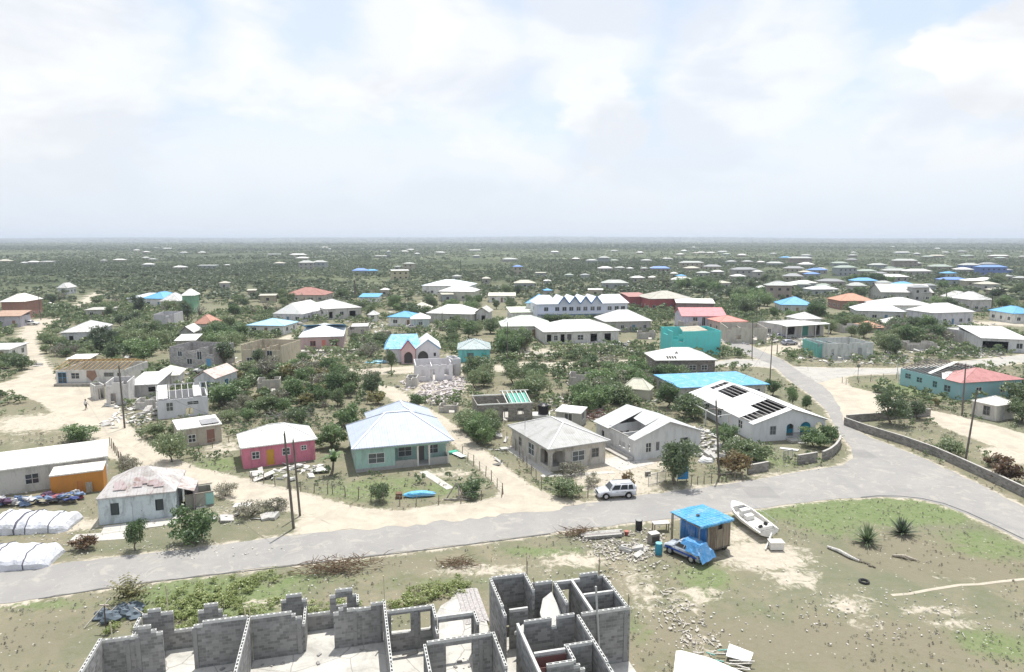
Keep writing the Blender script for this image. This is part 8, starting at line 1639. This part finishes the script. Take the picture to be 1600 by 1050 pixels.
# green weeds behind and inside the shell's bays
pts = [G(u, v) for u, v in [(285, 960), (300, 975), (310, 950), (330, 940), (345, 930), (290, 940), (265, 950), (300, 925), (320, 955), (370, 920), (400, 915), (275, 975), (295, 985), (360, 950), (640, 942), (660, 935), (690, 925), (700, 920), (620, 945), (710, 915), (670, 925), (380, 955), (415, 950), (540, 955), (500, 950), (350, 915), (430, 905), (250, 985), (200, 980)]]
X = np.array([p.x for p in pts for _ in range(10)]) + rs.uniform(-1.3, 1.3, len(pts) * 10); Y = np.array([p.y for p in pts for _ in range(10)]) + rs.uniform(-1.1, 1.1, len(pts) * 10)
scatter_mesh('undergrowth', X, Y, rs.uniform(.4, 1.1, len(X)), clump_lib(70, 130, 5, leaf=.085), leafm((.17, .22, .06), (.26, .31, .10), (.35, .40, .16), 'weed_leaves'), 'bright green weeds growing against the block building', .75)
# bushes on the rough ground from the road to the middle distance
rs = np.random.RandomState(7); X, Y = fan(50000, 72, 300, rs, .75); sa, ga = sandat(X, Y); f1 = fbm(X, Y, .035); f2 = fbm(X, Y, .012, 5)
keep = ~blocked(X, Y, .7) & (sa < .5) & (ga < .75) & (f1 * .8 + f2 * .5 + rs.uniform(-.35, .35, len(X)) > np.where(Y < 120, .16, .12)); X, Y = X[keep], Y[keep]
S = rs.uniform(.8, 2.4, len(X)) * np.where(Y < 110, .55, np.where(Y > 150, 1.15, 1.0)) * np.where(rs.uniform(size=len(X)) > .88, 1.6, 1); gm_ = f2[keep] + rs.uniform(-.25, .25, len(X)) > .08
print('mid bushes', len(X))
scatter_mesh('scrub', X[~gm_], Y[~gm_], S[~gm_], clump_lib(80, 60, 7, leaf=.11), LEAF['scrub'], 'uncounted low scrub between the houses', .9)
scatter_mesh('green_scrub', X[gm_], Y[gm_], S[gm_], clump_lib(85, 60, 7, leaf=.11), leafm((.10, .15, .07), (.18, .235, .11), (.28, .33, .18), 'bush_leaves'), 'uncounted greener bushes between the houses', 1.0)
# far scrub
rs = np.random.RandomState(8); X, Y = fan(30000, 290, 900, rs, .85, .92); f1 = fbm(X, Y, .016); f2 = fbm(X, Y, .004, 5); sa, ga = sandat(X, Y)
keep = ~blocked(X, Y, .8) & (sa < .6) & (f1 * .9 + f2 * .9 + rs.uniform(-.3, .3, len(X)) > -.16); X, Y, f1, f2 = X[keep], Y[keep], f1[keep], f2[keep]; S = rs.uniform(2.5, 6.5, len(X)) * (1 + .25 * (rs.uniform(size=len(X)) > .85)); print('far', len(X))
scatter_mesh('scrub_woodland', X, Y, S, clump_lib(90, 34, 6, leaf=.17), LEAF['far'], 'uncounted scrub trees reaching back from the village', .62, np.clip(f2 * -1.0 + rs.uniform(-.22, .22, len(X)) - .12 - .2 * ((Y > 400) & (X > -140)), -.5, .45))  # lower tint across centre and right: a cloud's shadow put into the leaf colour
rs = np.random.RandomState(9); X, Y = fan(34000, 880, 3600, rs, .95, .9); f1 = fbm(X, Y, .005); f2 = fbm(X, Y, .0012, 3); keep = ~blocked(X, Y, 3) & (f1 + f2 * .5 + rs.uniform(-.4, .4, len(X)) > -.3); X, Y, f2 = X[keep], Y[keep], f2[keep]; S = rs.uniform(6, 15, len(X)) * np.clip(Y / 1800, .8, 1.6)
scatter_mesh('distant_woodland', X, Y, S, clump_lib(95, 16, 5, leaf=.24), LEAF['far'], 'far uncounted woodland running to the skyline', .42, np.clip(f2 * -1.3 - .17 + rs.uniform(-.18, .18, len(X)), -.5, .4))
rs = np.random.RandomState(10); X, Y = fan(9000, 3500, 12000, rs, 1.2, .9); S = rs.uniform(14, 40, len(X)); S *= np.clip(Y / 5000, .8, 1.8); Zb = ground_height(X, Y)
scatter_mesh('skyline_woodland', X, Y, S, clump_lib(97, 12, 4, leaf=.3), LEAF['far'], 'dark band of woodland along the horizon', .22, rs.uniform(-.5, -.25, len(X)), Zb)
# stones and litter
def chips(name, areas, mat, label, seed, size=(.08, .3), plank=.4):
    rs = random.Random(seed); m = MB()
    for u, v, ru, rv, n in areas:
        c = G(u, v); rx = (G(u + ru, v) - c).length; a, b = G(u, v - rv), G(u, v + rv); ry = abs(a.y - b.y) / 2; cy = (a.y + b.y) / 2
        for _ in range(n):
            k = math.sqrt(rs.random()); th = rs.uniform(0, 6.28); x, y = c.x + rx * k * math.cos(th), cy + ry * k * math.sin(th)
            M = Matrix.Translation((x, y, rs.uniform(.0, .12))) @ Matrix.Rotation(rs.uniform(0, 6.28), 4, 'Z') @ Matrix.Rotation(rs.uniform(-.4, .4), 4, 'X') @ Matrix.Rotation(rs.uniform(-.35, .35), 4, 'Y'); s = rs.uniform(*size)
            if rs.random() < plank: m.box(-s * 2.2, s * 2.2, -s * .3, s * .3, 0, .06, M)
            else: m.box(-s, s, -s * .7, s * .7, -.02, s * .5, M)
    return tag(m.build(name, mat, uv=False), label, kind='stuff')
chips('rubble', [(688, 612, 36, 22, 420), (705, 598, 24, 10, 160), (640, 600, 18, 10, 50)], plain((.50, .46, .45), .8, 0, 'rubble'), 'pale rubble and planks spread below the roofless white cottage', 1, (.12, .42), .6)
chips('litter', [(975, 862, 50, 16, 330), (1010, 838, 30, 12, 110), (1062, 960, 34, 40, 90), (930, 848, 40, 10, 110), (1095, 1005, 30, 20, 50), (990, 890, 60, 30, 60)], plain((.46, .43, .38), .8, 0, 'rubble'), 'scattered broken timber and stones around the verge', 2, (.03, .13), .35)
chips('stones', [(800, 960, 700, 90, 260), (1080, 985, 60, 50, 60), (1400, 960, 160, 40, 130), (250, 860, 200, 14, 90), (390, 800, 60, 22, 90), (100, 840, 60, 20, 70), (330, 640, 120, 50, 160), (1460, 690, 60, 40, 90), (1240, 725, 60, 12, 60), (720, 700, 80, 60, 90), (960, 740, 60, 20, 60)], plain((.50, .48, .44), .9, 0, 'stone'), 'small pale stones strewn over the bare ground', 3, (.03, .085), .1)
chips('village_debris', [(300, 600, 110, 40, 468), (240, 640, 50, 30, 216), (950, 545, 40, 12, 252), (1230, 530, 36, 16, 252), (1480, 545, 70, 14, 432), (1340, 560, 100, 10, 216), (1440, 510, 120, 10, 288), (560, 540, 60, 24, 162), (1000, 600, 120, 30, 162), (1120, 700, 50, 30, 216), (900, 640, 60, 20, 126), (660, 505, 90, 14, 216), (480, 560, 70, 14, 144), (1150, 530, 40, 10, 108), (20, 760, 60, 16, 72), (1520, 600, 60, 20, 108), (1100, 490, 80, 10, 144), (330, 520, 60, 14, 144), (460, 738, 40, 14, 45)], plain((.55, .53, .50), .8, 0, 'rubble'), 'pale storm debris lying between the village houses', 4, (.12, .5), .5)
chips('loose_sheets', [(300, 600, 120, 40, 60), (240, 640, 50, 30, 30), (960, 545, 50, 14, 30), (1230, 528, 40, 16, 40), (1480, 545, 80, 16, 50), (1340, 555, 100, 12, 24), (1440, 505, 120, 12, 40), (560, 530, 80, 24, 30), (1010, 600, 110, 30, 20), (1130, 700, 50, 26, 24), (640, 500, 140, 14, 40), (440, 738, 50, 12, 4), (780, 700, 30, 30, 10), (370, 812, 60, 12, 7), (120, 560, 90, 14, 20), (975, 860, 40, 10, 5)], roofm((.62, .61, .58), .5, .2), 'torn roof sheets and boards lying between the houses', 9, (.25, .8), .35)
# brushwood
def twigs(name, label, u, v, rz, L, Wd, H, n, seed, mat, cat):
    rs = random.Random(seed); m = MB()
    for _ in range(n):
        a = Vector((rs.gauss(0, L / 4), rs.gauss(0, Wd / 4), rs.uniform(0, H * .7))); d = Vector((rs.gauss(0, .8), rs.gauss(0, .5), rs.uniform(-.1, .45))) * rs.uniform(.4, 1.0); m.path([a, a + d * .6 + Vector((0, 0, .05)), a + d + Vector((rs.uniform(-.2, .2), rs.uniform(-.2, .2), .05))], [.035, .022, .008], 4)
    o = m.build(name, mat, uv=False); tag(o, label, cat); o.location = G(u, v); o.rotation_euler = (0, 0, R(rz))
BR = wood((.20, .14, .09), 1); twigs('brushwood_heap', 'tangled heap of dead brown branches at the near edge of the road', 530, 892, 12, 6.2, 2.2, 1.3, 330, 1, BR, 'branches')
twigs('brushwood_heap', 'thin dark branches piled at the left end of the board stack', 905, 836, 14, 3.4, 1.4, .8, 150, 2, BR, 'branches')
twigs('brushwood_heap', 'low scatter of brown twigs in the grass behind the block building', 716, 882, 5, 3.6, 1.6, .5, 120, 3, BR, 'branches')
twigs('brushwood_heap', 'dark red brown brush heap beside the water tank yard', 925, 655, 5, 7, 3, 2.0, 240, 4, wood((.16, .07, .06)), 'branches')
twigs('brushwood_heap', 'grey dead branches in the thicket behind the pink house', 455, 658, 5, 9, 4, 2.2, 240, 5, wood((.30, .28, .27)), 'branches')
m = MB(); rg = random.Random(3)
for i in range(9): m.blob((rg.uniform(-1.3, 1.3), rg.uniform(-.6, .6), rg.uniform(.1, .35)), (rg.uniform(.5, .9), rg.uniform(.3, .6), rg.uniform(.25, .5)), i, .35, 10, 6)
t = thing('net_heap', 'blue grey heap of netting with sticks beside the spiky palm plant', 'netting', G(188, 962), R(25)); m.build('netting', plain((.13, .16, .19), .95, 0, 'netting'), t)
for q in (((-2.2, -.9, .05), (-.6, .5, 1.3)), ((.4, .2, .9), (1.7, -.9, .1)), ((-1.4, -.8, .05), (-.2, .1, .8))): m = MB(); m.bar(*q, .07); m.build('stick', wood((.45, .42, .36)), t)

for lb, pts in (('thin sagging cable from the crossarm pole towards the bend of the road', [(1124, 746, 9.0, -.8), (1203, 595, 8.8, 0), (1175, 560, 9.2, -.3)]), ('thin sagging cable from the two poles to the pole by the dirt track', [(459, 826, 9.4, -.45), (195, 669, 9.2, -.1), (64, 500, 9, 0)])):
    m = MB(); Pp = [G(u, v) + Vector((dx, 0, h)) for u, v, h, dx in pts]
    for a, b in zip(Pp, Pp[1:]):
        q = [a.lerp(b, k / 12) - Vector((0, 0, 1.3 * 4 * (k / 12) * (1 - k / 12))) for k in range(13)]; m.path(q, [.018] * 13, 4)
    tag(m.build('overhead_cable', plain((.06, .06, .06)), uv=False), lb, 'cable')
# ---------------------------------------------------------------- the air
def haze(n):
    v = n.add('VolumePrincipled', {'Color': (.80, .88, 1, 1), 'Density': HAZE, 'Anisotropy': .2}); n.add('OutputMaterial', {'Volume': v.outputs[0]})
HAZE = .00017
m = MB(); m.box(-26500, 26500, -3500, 27500, -4, 76); tag(m.build('haze', material('haze_air', haze), uv=False), 'thin bluish haze in the air over the plain', kind='stuff')
